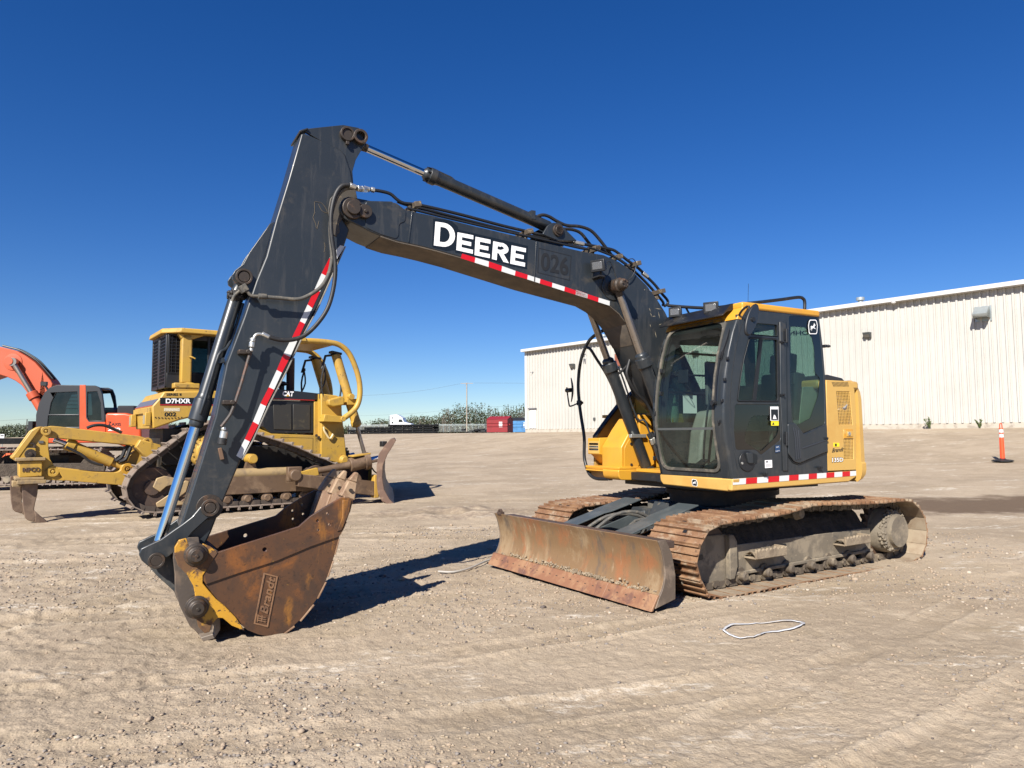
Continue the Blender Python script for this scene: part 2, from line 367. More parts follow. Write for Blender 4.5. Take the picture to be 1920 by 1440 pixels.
def ground_h(x, y, fine=True, want_rut=False):
    h = base_h(x, y)
    near = np.clip(1.4-np.hypot(x, y)/32, 0, 1)
    n = .045*vnoise(x*.55+9, y*.55+4, 1)+.016*vnoise(x*1.7, y*1.7, 2)+.009*vnoise(x*4.1, y*4.1, 3)
    if fine: n = n + .007*vnoise(x*9.3, y*9.3, 4)+.009*vnoise(x*21, y*21, 5)+.006*vnoise(x*47, y*47, 6)
    calm = 1-.8*np.exp(-(np.hypot(x-2.46, y-8.48)/2.2)**4)
    h = h + n*near*calm
    # ruts and churned earth left by the machines
    m1 = .6+1.0*vnoise(x*1.1+3, y*1.1+8, 12); rsum = 0*x
    for a in ((-2.2, 3.55, .18, .16, .018, .006, 4.5, .02), (-2.6, 4.5, .22, .13, .02, .006, 5, .03), (-3.5, 6.3, .30, .22, .022, .010, 6, .02), (-5, 7.6, .26, .2, .02, .010, 7, .015),
              (-4.2, 8.9, .1, .25, .022, .012, 5, -.01), (1.6, 3.3, .55, .17, .018, .007, 5, .03), (3.2, 3.6, .95, .22, .022, .010, 4.5, .02), (2.6, 5.2, .7, .12, .014, .004, 4, 0),
              (-3, 11.0, .2, .25, .025, .012, 8, .01), (6, 7.5, .25, .2, .018, .006, 5, .02), (0, 13.5, .12, .3, .02, .008, 9, .01), (-7.5, 10.5, .35, .3, .03, .016, 5, .02),
              (.5, 10.6, .05, .22, .012, .008, 5, .03), (1.2, 11.4, .08, .22, .012, .008, 5, .03), (-2, 15.8, -.1, .3, .015, .01, 8, .02), (5, 5.0, 1.0, .2, .015, .008, 4, .03), (-1.2, 3.2, 1.1, .1, .010, .006, 2.5, .05), (-4.8, 5.2, .9, .2, .02, .012, 4, .02), (-5.6, 6.4, .9, .2, .02, .012, 4, .02)):
        g_ = rut(x, y, a[0], a[1], a[2], a[3], a[4], a[5] if fine else 0, a[6], a[7])*np.clip(m1, .2, 1.3); h = h + g_; rsum = rsum + g_/a[4]
    if want_rut: return rsum
    # crumbly ridges on the left
    lf = np.clip((-x-.5)/3, 0, 1)*np.clip((14-y)/3, 0, 1)
    if fine: h = h + np.clip((.2-x)/2.5, .15, 1)*np.clip((13-y)/3, 0, 1)*.035*np.maximum(vnoise(x*13, y*16, 41)-.12, 0)*np.clip(.4+3.5*vnoise(x*.9, y*1.6, 42), 0, 1.4)
    if fine: h = h + lf*(.030*np.maximum(vnoise(x*3.3+y*2, y*7.5, 7), 0)+.022*np.maximum(vnoise(x*11, y*15, 8), .05)*1.0)
    # heap of loose dirt in front of the bulldozer blade
    h = h + .09*np.exp(-(((x+1.1)/1.3)**2+((y-13.6)/.9)**2))*(1+1.6*vnoise(x*3, y*3, 9)) if fine else h
    return h
def gz(x, y): return float(ground_h(np.array([float(x)]), np.array([float(y)]))[0])

def build_ground():
    # sheet out to the horizon, finer near the machines
    an = np.concatenate([np.linspace(-math.pi, -.95, 40, endpoint=False), np.linspace(-.95, .95, 900, endpoint=False), np.linspace(.95, math.pi, 40, endpoint=False)])
    rr = np.concatenate([np.geomspace(.4, 2.4, 16, endpoint=False), np.geomspace(2.4, 17, 620, endpoint=False), np.geomspace(17, 60, 130, endpoint=False), np.geomspace(60, 1500, 50)])
    A, Rr = np.meshgrid(an, rr, indexing='ij'); X = np.sin(A)*Rr; Y = np.cos(A)*Rr
    H = ground_h(X, Y)
    co = np.stack([X, Y, H], -1).reshape(-1, 3); na, nr = len(an), len(rr)
    i, j = np.meshgrid(np.arange(na), np.arange(nr-1), indexing='ij'); i2 = (i+1) % na
    q = np.stack([i*nr+j, i*nr+j+1, i2*nr+j+1, i2*nr+j], -1).reshape(-1, 4)
    # centre cap
    co = np.concatenate([co, [[0, 0, float(gz(0, 0))]]]); cidx = len(co)-1
    k = np.arange(na); k2 = (k+1) % na
    tri = np.stack([np.full(na, cidx), k*nr, k2*nr], -1)
    me = bpy.data.meshes.new('ground'); me.vertices.add(len(co)); me.vertices.foreach_set('co', co.reshape(-1))
    me.loops.add(q.size+tri.size); me.loops.foreach_set('vertex_index', np.concatenate([q.reshape(-1), tri.reshape(-1)]))
    me.polygons.add(len(q)+len(tri)); ls = np.concatenate([np.arange(len(q))*4, q.size+np.arange(len(tri))*3]); me.polygons.foreach_set('loop_start', ls)
    me.update(calc_edges=True); me.validate(); me.shade_smooth()
    at_ = me.attributes.new('track_wear', 'FLOAT', 'POINT'); at_.data.foreach_set('value', ground_h(co[:, 0], co[:, 1], True, True).astype(np.float32))
    o = link('ground', me); tag(o, kind='structure')
    if me.polygons[0].normal.z < 0: me.flip_normals()
    return o
def soil_material():
    m_ = bpy.data.materials.new('packed_gravel_soil'); m_.use_nodes = True; t = m_.node_tree; N = t.nodes; L = t.links
    b = N['Principled BSDF']; b.inputs['Roughness'].default_value = .95; b.inputs['Specular IOR Level'].default_value = .15
    tc = N.new('ShaderNodeTexCoord')
    def nz(scale, det=8, rg=.6, st=None, dist=0, rot=0):
        n = N.new('ShaderNodeTexNoise'); n.inputs['Scale'].default_value = scale; n.inputs['Detail'].default_value = det; n.inputs['Roughness'].default_value = rg; n.inputs['Distortion'].default_value = dist
        mp = N.new('ShaderNodeMapping'); mp.inputs['Scale'].default_value = st or (1, 1, 1); mp.inputs['Rotation'].default_value[2] = rot
        L.new(tc.outputs['Object'], mp.inputs[0]); L.new(mp.outputs[0], n.inputs['Vector']); return n.outputs[0]
    def ramp(src, lo, hi, amt=1.):
        mr = N.new('ShaderNodeMapRange'); mr.inputs['From Min'].default_value = lo; mr.inputs['From Max'].default_value = hi; mr.inputs['To Max'].default_value = amt; mr.interpolation_type = 'SMOOTHSTEP'
        L.new(src, mr.inputs[0]); return mr.outputs[0]
    def mixc(f, a, bcol):
        mx = N.new('ShaderNodeMix'); mx.data_type = 'RGBA'; L.new(f, mx.inputs[0])
        if isinstance(a, tuple): mx.inputs[6].default_value = (*a, 1)
        else: L.new(a, mx.inputs[6])
        if isinstance(bcol, tuple): mx.inputs[7].default_value = (*bcol, 1)
        else: L.new(bcol, mx.inputs[7])
        return mx.outputs[2]
    def mul(a, bb):
        q = N.new('ShaderNodeMath'); q.operation = 'MULTIPLY'; L.new(a, q.inputs[0]); L.new(bb, q.inputs[1]); return q.outputs[0]
    c = mixc(ramp(nz(.45), .4, .62), (.345, .276, .199), (.278, .220, .156))
    c = mixc(ramp(nz(.9, st=(1, 2.2, 1), rot=-.3), .5, .72, .75), c, (.27, .212, .142))
    c = mixc(ramp(nz(3.2), .5, .75, .5), c, (.45, .37, .275))
    # pale dried salt streaks
    s1 = mul(ramp(nz(.55, 4, .5, (1, 2.6, 1), 1.2, .25), .56, .68), ramp(nz(7, 8, .7, (1, 3, 1), 0, .2), .46, .62, .8))
    c = mixc(s1, c, (.60, .55, .47))
    # gravel patches: speckle of stones, dark and light
    vo = N.new('ShaderNodeTexVoronoi'); vo.inputs['Scale'].default_value = 60; vo.inputs['Randomness'].default_value = 1; L.new(tc.outputs['Object'], vo.inputs['Vector'])
    gm = ramp(nz(.7, 5, .6), .46, .60)
    sep = N.new('ShaderNodeSeparateColor'); L.new(vo.outputs['Color'], sep.inputs[0])
    st = mixc(ramp(sep.outputs[0], .0, 1.), (.15, .11, .085), (.50, .39, .28))
    near = ramp(vo.outputs['Distance'], .55, .25)
    pick = ramp(sep.outputs[1], .50, .56)
    c = mixc(mul(mul(gm, near), mul(pick, ramp(nz(17), .4, .55))), c, st)
    c = mixc(ramp(nz(38, 4, .7), .55, .68, .55), c, (.17, .125, .088))
    c = mixc(ramp(nz(120, 3, .7), .60, .74, .5), c, (.52, .44, .35))
    # darker soil patches: one wide one behind the machine, one by the bulldozer blade
    def patch(cx, cy, rx, ry, rot):
        mp = N.new('ShaderNodeMapping'); mp.vector_type = 'TEXTURE'; mp.inputs['Location'].default_value = (cx, cy, 0); mp.inputs['Rotation'].default_value[2] = rot; mp.inputs['Scale'].default_value = (rx, ry, 100)
        L.new(tc.outputs['Object'], mp.inputs[0]); ln = N.new('ShaderNodeVectorMath'); ln.operation = 'LENGTH'; L.new(mp.outputs[0], ln.inputs[0])
        q = N.new('ShaderNodeMath'); q.operation = 'ADD'; L.new(ln.outputs['Value'], q.inputs[0])
        n = nz(1.3, 6, .65); k = N.new('ShaderNodeMath'); k.operation = 'MULTIPLY_ADD'; L.new(n, k.inputs[0]); k.inputs[1].default_value = 1.6; k.inputs[2].default_value = -.8; L.new(k.outputs[0], q.inputs[1])
        mr = N.new('ShaderNodeMapRange'); mr.interpolation_type = 'SMOOTHSTEP'; mr.inputs['From Min'].default_value = 1.25; mr.inputs['From Max'].default_value = .7; L.new(q.outputs[0], mr.inputs[0]); return mr.outputs[0]
    c = mixc(patch(9.6, 12.9, 3.6, 1.25, -.02), c, (.125, .088, .060))
    c = mixc(mul(patch(-1.0, 13.4, 1.9, .8, 0), ramp(nz(9), .35, .6, .7)), c, (.17, .13, .10))
    at = N.new('ShaderNodeAttribute'); at.attribute_name = 'track_wear'
    neg = N.new('ShaderNodeMath'); neg.operation = 'MULTIPLY'; L.new(at.outputs['Fac'], neg.inputs[0]); neg.inputs[1].default_value = -1
    c = mixc(mul(ramp(neg.outputs[0], .25, .9, .55), ramp(nz(5), .3, .6)), c, (.245, .19, .128))
    c = mixc(ramp(at.outputs['Fac'], .25, .8, .45), c, (.46, .385, .29))
    L.new(c, b.inputs['Base Color'])
    b1 = N.new('ShaderNodeBump'); b1.inputs['Strength'].default_value = .75; b1.inputs['Distance'].default_value = .014; L.new(nz(26, 12, .74), b1.inputs['Height'])
    b2 = N.new('ShaderNodeBump'); b2.inputs['Strength'].default_value = .5; b2.inputs['Distance'].default_value = .006; L.new(vo.outputs['Distance'], b2.inputs['Height']); L.new(b1.outputs[0], b2.inputs['Normal'])
    L.new(b2.outputs[0], b.inputs['Normal'])
    return m_
ground = build_ground(); ground.data.materials.append(soil_material())

def gravel():
    """loose stones lying on the soil: small irregular pebbles, one object"""
    n = 26000
    a = rng.uniform(-.75, .75, n*3); r = 2.3+ (rng.random(n*3)**1.6)*9.5
    x = np.sin(a)*r; y = np.cos(a)*r
    dens = vnoise(x*.7, y*.7, 21)+.4*vnoise(x*2, y*2, 22)
    p = np.clip(.20+2.4*dens+.55*np.clip((5.2-y)/1.5, 0, 1)*np.clip((.8-x)/1.5, 0, 1), .03, 1)
    k = rng.random(n*3) < p; x, y = x[k][:n], y[k][:n]; n = len(x)
    sz0 = .0026+.0085*rng.random(n)**3.5+.02*(rng.random(n) > .9965)*rng.random(n)
    # clods of dug-up soil, on the churned left side and along the ruts
    k2 = 42000; a2 = rng.uniform(-.8, .75, k2); r2 = 3.0+9.5*rng.random(k2)**1.2; x2 = np.sin(a2)*r2; y2 = np.cos(a2)*r2
    w2 = np.clip(ground_h(x2, y2, True, True), 0, 1)*1.2+np.clip(2.2*vnoise(x2*.8, y2*1.7, 51)-.15, 0, 1)*np.clip((.5-x2)/2, .1, 1)
    ok = rng.random(k2) < w2; x2, y2 = x2[ok], y2[ok]; m2 = len(x2); x = np.concatenate([x, x2]); y = np.concatenate([y, y2]); nclod = m2
    sz0 = np.concatenate([sz0, .0028+.008*rng.random(m2)**2.5]); n = len(x)
    z = ground_h(x, y)
    sz = sz0
    sz = sz*(1+.07*np.hypot(x, y))
    ico = np.array([(0, 0, 1), (.894, 0, .447), (.276, .851, .447), (-.724, .526, .447), (-.724, -.526, .447), (.276, -.851, .447), (.724, .526, -.447), (-.276, .851, -.447), (-.894, 0, -.447), (-.276, -.851, -.447), (.724, -.526, -.447), (0, 0, -1)])
    fc = np.array([(0,1,2),(0,2,3),(0,3,4),(0,4,5),(0,5,1),(1,6,2),(2,7,3),(3,8,4),(4,9,5),(5,10,1),(6,7,2),(7,8,3),(8,9,4),(9,10,5),(10,6,1),(11,7,6),(11,8,7),(11,9,8),(11,10,9),(11,6,10)])
    V = ico[None]*(1+rng.uniform(-.28, .28, (n, 12, 1)))*sz[:, None, None]*rng.uniform(.6, 1.35, (n, 1, 3))*np.array([1, 1, .62])
    V = V + np.stack([x, y, z+sz*.25], -1)[:, None, :]
    Fc = fc[None]+(np.arange(n)*12)[:, None, None]
    me = bpy.data.meshes.new('gravel'); me.vertices.add(n*12); me.vertices.foreach_set('co', V.reshape(-1)); me.loops.add(n*60); me.loops.foreach_set('vertex_index', Fc.reshape(-1))
    me.polygons.add(n*20); me.polygons.foreach_set('loop_start', np.arange(n*20)*3); me.update(calc_edges=True)
    mats_ = [mat('tan_pebble', (.30, .23, .165), .9), mat('grey_pebble', (.19, .165, .145), .85), mat('pale_pebble', (.40, .34, .27), .9), mat('dark_pebble', (.10, .08, .07), .8), mat('soil_clod', (.30, .24, .17), .95)]
    for q in mats_: me.materials.append(q)
    me.polygons.foreach_set('material_index', np.repeat(np.concatenate([rng.choice(4, n-nclod, p=[.58, .30, .05, .07]), np.full(nclod, 4)]), 20).astype(np.int32))
    o = link('gravel', me); tag(o, 'small loose stones scattered on the tan soil', 'gravel', kind='stuff')
gravel()

# ------------------------------------------------------------ warehouse
M_wall = mat('cream_corrugated_siding', (.44, .425, .39), .5, layers=[((.38, .37, .34), .35, .4, .7, .6), ((.38, .35, .29), 2.5, .56, .78, .35, (1, 1, .15))])
M_trim = mat('white_roof_trim', (.50, .49, .475), .45)
M_conc = mat('weathered_concrete_footing', (.40, .36, .30), .9, layers=[((.24, .2, .16), 2.5, .48, .65, .7)], bump=(12, .4, .02))
M_galv = mat('galvanized_metal', (.36, .40, .41), .45, .5, layers=[((.28, .31, .31), 3, .4, .7, .6)])
M_sign = mat('grey_sign_ink', (.10, .10, .11), .6)
def wp(t, z, out=0.): p = WALL0 + WD*t + WN*out; return (p.x, p.y, z)
WT, WB, WG = 7.80, 1.94, 1.45
house = bpy.data.objects.new('warehouse', None); COL.objects.link(house); house.location = (WALL0.x, WALL0.y, WG); house.rotation_euler.z = math.atan2(WD.y, WD.x)
HM = house.matrix_basis.inverted() if False else Matrix.LocRotScale(house.location, house.rotation_euler, None).inverted()
tag(house, 'long cream corrugated metal warehouse behind the dark excavator', 'warehouse')
def hl(pts): return [tuple(HM @ Vector(p)) for p in pts]
mb = MB(); LEN = 48.; pit = .305; prof = [(0, 0), (.10, 0), (.112, .06), (.185, .06), (.20, 0), (.235, 0), (.243, .02), (.262, .02), (.27, 0)]
rows = []
k = 0; t = 0
while t < LEN:
    for a, d in prof: rows.append((t+a, d))
    t += pit
vs = []; 
for a, d in rows: vs += [wp(a, WB, d), wp(a, WT-.05, d)]
mb.add(hl(vs), [(2*i, 2*i+2, 2*i+3, 2*i+1) for i in range(len(rows)-1)])
obj('corrugated_wall', mb, M_wall, house, ang=20)
mb = MB(); DEP = 26.
mb.add(hl([wp(0, WB, 0), wp(0, WT-.1, 0), wp(0, WT-.1, -DEP), wp(0, WB, -DEP)]), [(0, 1, 2, 3)])
mb.add(hl([wp(LEN, WB, 0), wp(LEN, WT-.1, 0), wp(LEN, WT-.1, -DEP), wp(LEN, WB, -DEP)]), [(0, 1, 2, 3)])
mb.add(hl([wp(0, WB, -DEP), wp(0, WT-.1, -DEP), wp(LEN, WT-.1, -DEP), wp(LEN, WB, -DEP)]), [(0, 1, 2, 3)])
mb.add(hl([wp(0, WT-.1, 0), wp(0, WT-.1, -DEP), wp(0, WT+.9, -DEP/2)]), [(0, 1, 2)])
obj('end_wall', mb, M_wall, house)
mb = MB(); e = .38
mb.hexa(hl([wp(-.10, WT-.06, e), wp(LEN, WT-.06, e), wp(LEN, WT-.06, e-.06), wp(-.10, WT-.06, e-.06)]), hl([wp(-.10, WT+.12, e), wp(LEN, WT+.12, e), wp(LEN, WT+.12, e-.06), wp(-.10, WT+.12, e-.06)]))
mb.hexa(hl([wp(-.10, WT+.10, e-.06), wp(LEN, WT+.10, e-.06), wp(LEN, WT+1., -DEP/2), wp(-.10, WT+1., -DEP/2)]), hl([wp(-.10, WT+.14, e-.06), wp(LEN, WT+.14, e-.06), wp(LEN, WT+1.05, -DEP/2), wp(-.10, WT+1.05, -DEP/2)]))
mb.hexa(hl([wp(-.10, WT+1., -DEP/2), wp(LEN, WT+1., -DEP/2), wp(LEN, WT, -DEP), wp(-.10, WT, -DEP)]), hl([wp(-.10, WT+1.05, -DEP/2), wp(LEN, WT+1.05, -DEP/2), wp(LEN, WT+.05, -DEP), wp(-.10, WT+.05, -DEP)]))
mb.hexa(hl([wp(-.02, WT-.075, e-.06), wp(LEN, WT-.075, e-.06), wp(LEN, WT-.075, .0), wp(-.02, WT-.075, .0)]), hl([wp(-.05, WT-.06, e-.06), wp(LEN, WT-.06, e-.06), wp(LEN, WT-.06, .0), wp(-.05, WT-.06, .0)]))
rf = obj('roof', mb, M_trim, house)
mb = MB()
for t_ in (6.5, 15.7, 24): p = hl([wp(t_, WT+.2, -1.5)])[0]; mb.cyl(p, (p[0], p[1], p[2]+.35), .12); mb.cyl((p[0], p[1], p[2]+.35), (p[0], p[1], p[2]+.5), .2)
obj('roof_vent', mb, M_galv, rf)
mb = MB(); mb.hexa(hl([wp(-.02, WG-.3, .02), wp(LEN, WG-.3, .02), wp(LEN, WG-.3, -.3), wp(-.02, WG-.3, -.3)]), hl([wp(-.02, WB, .02), wp(LEN, WB, .02), wp(LEN, WB, -.3), wp(-.02, WB, -.3)]))
obj('footing', mb, M_conc, house)
mb = MB()
mb.hexa(hl([wp(0, WB, .036), wp(.25, WB, .036), wp(.25, WB, .05), wp(-.02, WB, .05)]), hl([wp(0, WT-.05, .036), wp(.25, WT-.05, .036), wp(.25, WT-.05, .05), wp(-.02, WT-.05, .05)]))
obj('corner_trim', mb, M_trim, house)
def wall_px(u, v, off=.06):
    """pixel -> warehouse-local point on the wall"""
    d = _fw + _rt*((u-960)/CF) + _up*((720-v)/CF); n = Vector((WN.x, WN.y, 0)); o3 = Vector((WALL0.x, WALL0.y, 0))+n*off
    t_ = (o3-CAM).dot(n)/d.dot(n); p = CAM+d*t_; return HM @ p
def wbox(mb, u0, v0, u1, v1, o0, o1, mi=0):
    a = wall_px(u0, v0, 0); b = wall_px(u1, v1, 0); s = -1   # local -y is outwards
    mb.mm((a.x, -o0, a.z), (b.x, -o1, b.z), mi)
# check the local outward direction
_o = (HM @ Vector((*(WALL0+WN), 0))).y
def wbox(mb, u0, v0, u1, v1, o0, o1, mi=0):
    a = wall_px(u0, v0, 0); b = wall_px(u1, v1, 0); mb.mm((a.x, o0*_o, a.z), (b.x, o1*_o, b.z), mi)
mb = MB(); wbox(mb, 994, 767, 1006, 803, .03, .07)
dr = obj('door', mb, mat('white_steel_door', (.62, .60, .57), .5), house, .01)
mb = MB(); wbox(mb, 992.6, 765.6, 1006.6, 767, .03, .16); obj('door_canopy', mb, M_sign, dr)
mb = MB(); wbox(mb, 998, 776, 1003, 783, .07, .075); obj('door_notice', mb, mat('pale_notice', (.55, .55, .62), .5), dr)
# vent hood, wedge-shaped, open below
a = wall_px(1830, 577, 0); b = wall_px(1858, 596, 0); x0, x1 = a.x, b.x; zt, zb_ = a.z, b.z; P_ = .62*_o
mb = MB(); mb.add([(x0, 0.03*_o, zt), (x1, .03*_o, zt), (x1, .03*_o, zb_), (x0, .03*_o, zb_), (x0, .2*_o, zt-.02), (x1, .2*_o, zt-.02), (x1, P_, zt-.36), (x0, P_, zt-.36), (x1, P_*.9, zt-.52), (x0, P_*.9, zt-.52)],
                  [(0, 1, 5, 4), (4, 5, 6, 7), (7, 6, 8, 9), (0, 4, 7, 9, 3), (1, 2, 8, 6, 5)])
mb.box(((x0+x1)/2, .045*_o, (zt+zb_)/2-.05), (x1-x0+.1, .02, zt-zb_+.15))
vh = obj('vent_hood', mb, M_galv, house)
md = vh.modifiers.new('t', 'SOLIDIFY'); md.thickness = .015
def wall_lamp(u, v, s):
    mb = MB(); c = wall_px(u, v, 0); o_ = _o
    mb.add([(c.x-s, .04*o_, c.z+s*.8), (c.x+s, .04*o_, c.z+s*.8), (c.x+s, .04*o_, c.z-s*.8), (c.x-s, .04*o_, c.z-s*.8), (c.x-s, .30*o_, c.z+s*.8), (c.x+s, .30*o_, c.z+s*.8), (c.x+s, .16*o_, c.z-s*.75), (c.x-s, .16*o_, c.z-s*.75)], [(0,1,2,3),(0,4,5,1),(4,7,6,5),(7,3,2,6),(0,3,7,4),(1,5,6,2)])
    L_ = obj('wall_lamp', mb, M_greyd, house, .01)
    mb = MB(); mb.add([(c.x-s*.8, .275*o_, c.z+s*.15), (c.x+s*.8, .275*o_, c.z+s*.15), (c.x+s*.8, .17*o_, c.z-s*.66), (c.x-s*.8, .17*o_, c.z-s*.66)], [(0, 1, 2, 3)])
    mb.add([(c.x-s*.8, .29*o_, c.z+s*.15), (c.x+s*.8, .29*o_, c.z+s*.15), (c.x+s*.8, .185*o_, c.z-s*.66), (c.x-s*.8, .185*o_, c.z-s*.66)], [(0, 1, 2, 3)])
    obj('lamp_glass', mb, M_lens, L_)
wall_lamp(1628, 629, .17); wall_lamp(1075.5, 686.5, .19); wall_lamp(1306, 663, .18)
mb = MB(); c = wall_px(1680, 563, 0); mb.box((c.x, .15*_o, c.z), (.12, .3, .12)); mb.lathe([(.02, 0), (.12, .02), (.11, .12), (.03, .18)], (c.x, .3*_o, c.z-.05), (0, 0, -1)); obj('security_camera', mb, M_trim, house, .01)
mb = MB(); wbox(mb, 1114, 783, 1117, 788, .03, .12); obj('hose_bib', mb, M_greyd, house)
def wtext(body, us, name='wall_lettering', off=.012, mt=None):
    q = [tuple(Vector(wall_px(u, v, 0))+Vector((0, .045*_o, 0))) for u, v in us]
    return lettering(name, body, q, 1, house, mt or M_sign, off, thick=.01)
wtext('7', [(995.5, 704), (1001, 703.5), (1001, 697), (995.5, 697.5)])
wtext('n', [(1095, 669), (1101, 668.5), (1101, 663), (1095, 663.5)]); wtext('ff', [(1093, 682), (1101, 681.5), (1101, 672), (1093, 672.5)])
mb = MB(); wbox(mb, 1174, 666, 1184, 683, .03, .12); wbox(mb, 1166, 682.5, 1189, 684.5, .03, .2); obj('louvre_window', mb, M_galv, house, .01)
mb = MB(); wbox(mb, 1160, 645, 1168, 686, .03, .25); wbox(mb, 1155, 664, 1158, 678, .03, .15); obj('downspout', mb, mat('red_brown_downpipe', (.22, .07, .04), .6), house, .02)

# ------------------------------------------------------------ delineator post
M_dorange = mat('fluorescent_orange_plastic', (.90, .075, .02), .5, layers=[((.75, .08, .03), 8, .5, .8, .5)])
cf = Frame(14.29, 20.9, 0, gz(14.29, 20.9))
root = empty('traffic_post', cf); tag(root, 'orange traffic post with white reflective bands on a black rubber base', 'traffic post')
mb = MB(); mb.lathe([(.28, 0), (.28, .025), (.24, .045), (.10, .06), (.06, .09)], (0, 0, .03), (0, 0, 1), 8); obj('base', mb, M_rub, root)
mb = MB(); mb.lathe([(.062, .08), (.058, .6), (.052, .99), (.046, 1.0)], (0, 0, 0), (0, 0, 1)); mb.tube([(-.032, 0, .98), (-.03, 0, 1.10), (0, 0, 1.135), (.03, 0, 1.10), (.032, 0, .98)], .014, 8)
obj('post', mb, M_dorange, root)
for z0, z1 in ((.725, .82), (.865, .955)):
    mb = MB(); mb.lathe([(.0605, z0), (.0575, z1)], (0, 0, 0), (0, 0, 1)); obj('reflective_band', mb, M_white, root)

# ------------------------------------------------------------ far side of the yard
def fz(x, y): return float(base_h(np.array([x]), np.array([y]))[0])
def farpt(u, Y): return ((u-960)/CF*Y, Y)
# poplar and bush belt
M_leafs = [mat('dull_green_foliage', (.036, .050, .018), .8), mat('olive_foliage', (.062, .068, .026), .8), mat('dark_foliage', (.028, .038, .016), .85), mat('grey_brown_twigs', (.085, .072, .05), .9)]
def foliage_belt(name, segs, n, label, lsz=.55):
    """many leaf-clump faces spread through a ragged belt. segs: u -> (x, y, height), arrays"""
    x, y, hh = segs(rng.random(n)); zt = rng.random(n)**.8*hh; zg = base_h(x, y); y2 = y+rng.uniform(-6, 6, n)
    c = np.stack([x, y2, zg+zt], -1); s = (lsz*rng.uniform(.4, 1.2, n)*(1.25-.6*zt/np.maximum(hh, .1)))[:, None]
    q = rng.normal(size=(n, 3)); q /= np.linalg.norm(q, axis=1, keepdims=True); p = np.cross(q, rng.normal(size=(n, 3))); p /= np.linalg.norm(p, axis=1, keepdims=True)
    m1 = rng.uniform(.5, 1.1, (n, 1)); V = np.stack([c-p*s, c+q*s*m1*.6, c+p*s, c-q*s*m1*.6], 1)
    me = bpy.data.meshes.new(name); me.vertices.add(n*4); me.vertices.foreach_set('co', V.reshape(-1)); me.loops.add(n*4); me.loops.foreach_set('vertex_index', np.arange(n*4))
    me.polygons.add(n); me.polygons.foreach_set('loop_start', np.arange(n)*4); me.update(calc_edges=True)
    for q_ in M_leafs: me.materials.append(q_)
    me.polygons.foreach_set('material_index', rng.choice(4, n, p=[.38, .22, .32, .08]).astype(np.int32)); o = link(name, me); tag(o, label, 'trees', kind='stuff'); return o
_h = np.random.default_rng(5).random(400)
def belt(uv):
    px = 120+uv*890
    x, y = farpt(px, 232)
    top = np.interp(px, [120, 300, 450, 560, 640, 680, 720, 745, 770, 790, 810, 838, 860, 905, 925, 960, 1010], [18, 24, 15, 22, 13, 20, 29, 26, 33, 34, 31, 47, 56, 55, 46, 52, 56])
    j = np.asarray(px*1.1).astype(int) % 399; top = top*(.68+.42*_h[j])
    return x, y+0*top, top/CF*232
foliage_belt('tree_belt', belt, 52000, 'ragged belt of green poplars and bushes beyond the chain link fence', .42)
def belt2(uv):
    px = -60+uv*150; x, y = farpt(px, 260); top = np.interp(px, [-60, 0, 12, 30, 45, 60, 90], [6, 14, 10, 17, 12, 14, 10]); j = np.asarray(px*1.7+200).astype(int) % 399
    return x, y, top*(.75+.3*_h[j])/CF*260+2
foliage_belt('bush_belt', belt2, 6000, 'low dark bushes along the horizon at far left', .42)
# individual pale trunks showing in the belt
M_bark = mat('pale_poplar_bark', (.12, .10, .08), .9)
mb = MB()
for i in range(70):
    x, y, hh = belt(.58+.42*rng.random()); y -= rng.uniform(3, 7); zg = fz(x, y); b_ = (x+rng.uniform(-1, 1), y, zg+hh*rng.uniform(.7, 1.05))
    mb.cyl((x, y, zg), b_, .10, .03, 5)
    for k in range(3):
        t_ = rng.uniform(.35, .9); p = Vector((x, y, zg)).lerp(Vector(b_), t_); mb.cyl(p, p+Vector((rng.uniform(-1.6, 1.6), 0, rng.uniform(.8, 2.2))), .05, .015, 4)
o = obj('tree_trunks', mb, M_bark); tag(o, 'pale thin trunks and bare twigs showing through the far tree belt', 'trunks', kind='stuff')
# grass strip before the fence
mb = MB(); zz = fz(*farpt(880, 168))
pts = [farpt(800, 150), farpt(960, 150), farpt(1000, 190), farpt(800, 190)]
mb.add([(p[0], p[1], fz(*p)+.35) for p in pts], [(0, 1, 2, 3)])
o = obj('grass_verge', mb, mat('verge_grass', (.10, .14, .05), .95, layers=[((.16, .15, .08), .5, .4, .7, .8)])); tag(o, kind='structure')
# chain-link fence
M_wire = bpy.data.materials.new('chain_link_mesh'); M_wire.use_nodes = True; t = M_wire.node_tree; t.nodes.clear()
o_ = t.nodes.new('ShaderNodeOutputMaterial'); tr = t.nodes.new('ShaderNodeBsdfTransparent'); df = t.nodes.new('ShaderNodeBsdfDiffuse'); df.inputs[0].default_value = (.30, .30, .29, 1); mx = t.nodes.new('ShaderNodeMixShader'); mx.inputs[0].default_value = .15
t.links.new(tr.outputs[0], mx.inputs[1]); t.links.new(df.outputs[0], mx.inputs[2]); t.links.new(mx.outputs[0], o_.inputs[0])
FY = 176.
fx0, _ = farpt(655, FY); fx1, _ = farpt(985, FY)
fr_ = bpy.data.objects.new('chain_link_fence', None); COL.objects.link(fr_); fr_.location = (fx0, FY, fz(fx0, FY)); tag(fr_, 'grey chain link fence with angled top arms along the far edge of the yard', 'fence')
mb = MB(); mb.mm((0, -.02, .15), (fx1-fx0, .02, 1.95)); obj('wire_mesh', mb, M_wire, fr_)
n = 30
for i in range(n+1):
    x = (fx1-fx0)*i/n; mb = MB(); mb.cyl((x, 0, 0), (x, 0, 2.05), .05, n=6); mb.cyl((x, 0, 2.05), (x-.25, -.1, 2.4), .035, n=5); obj('fence_post', mb, M_galv, fr_)
mb = MB()
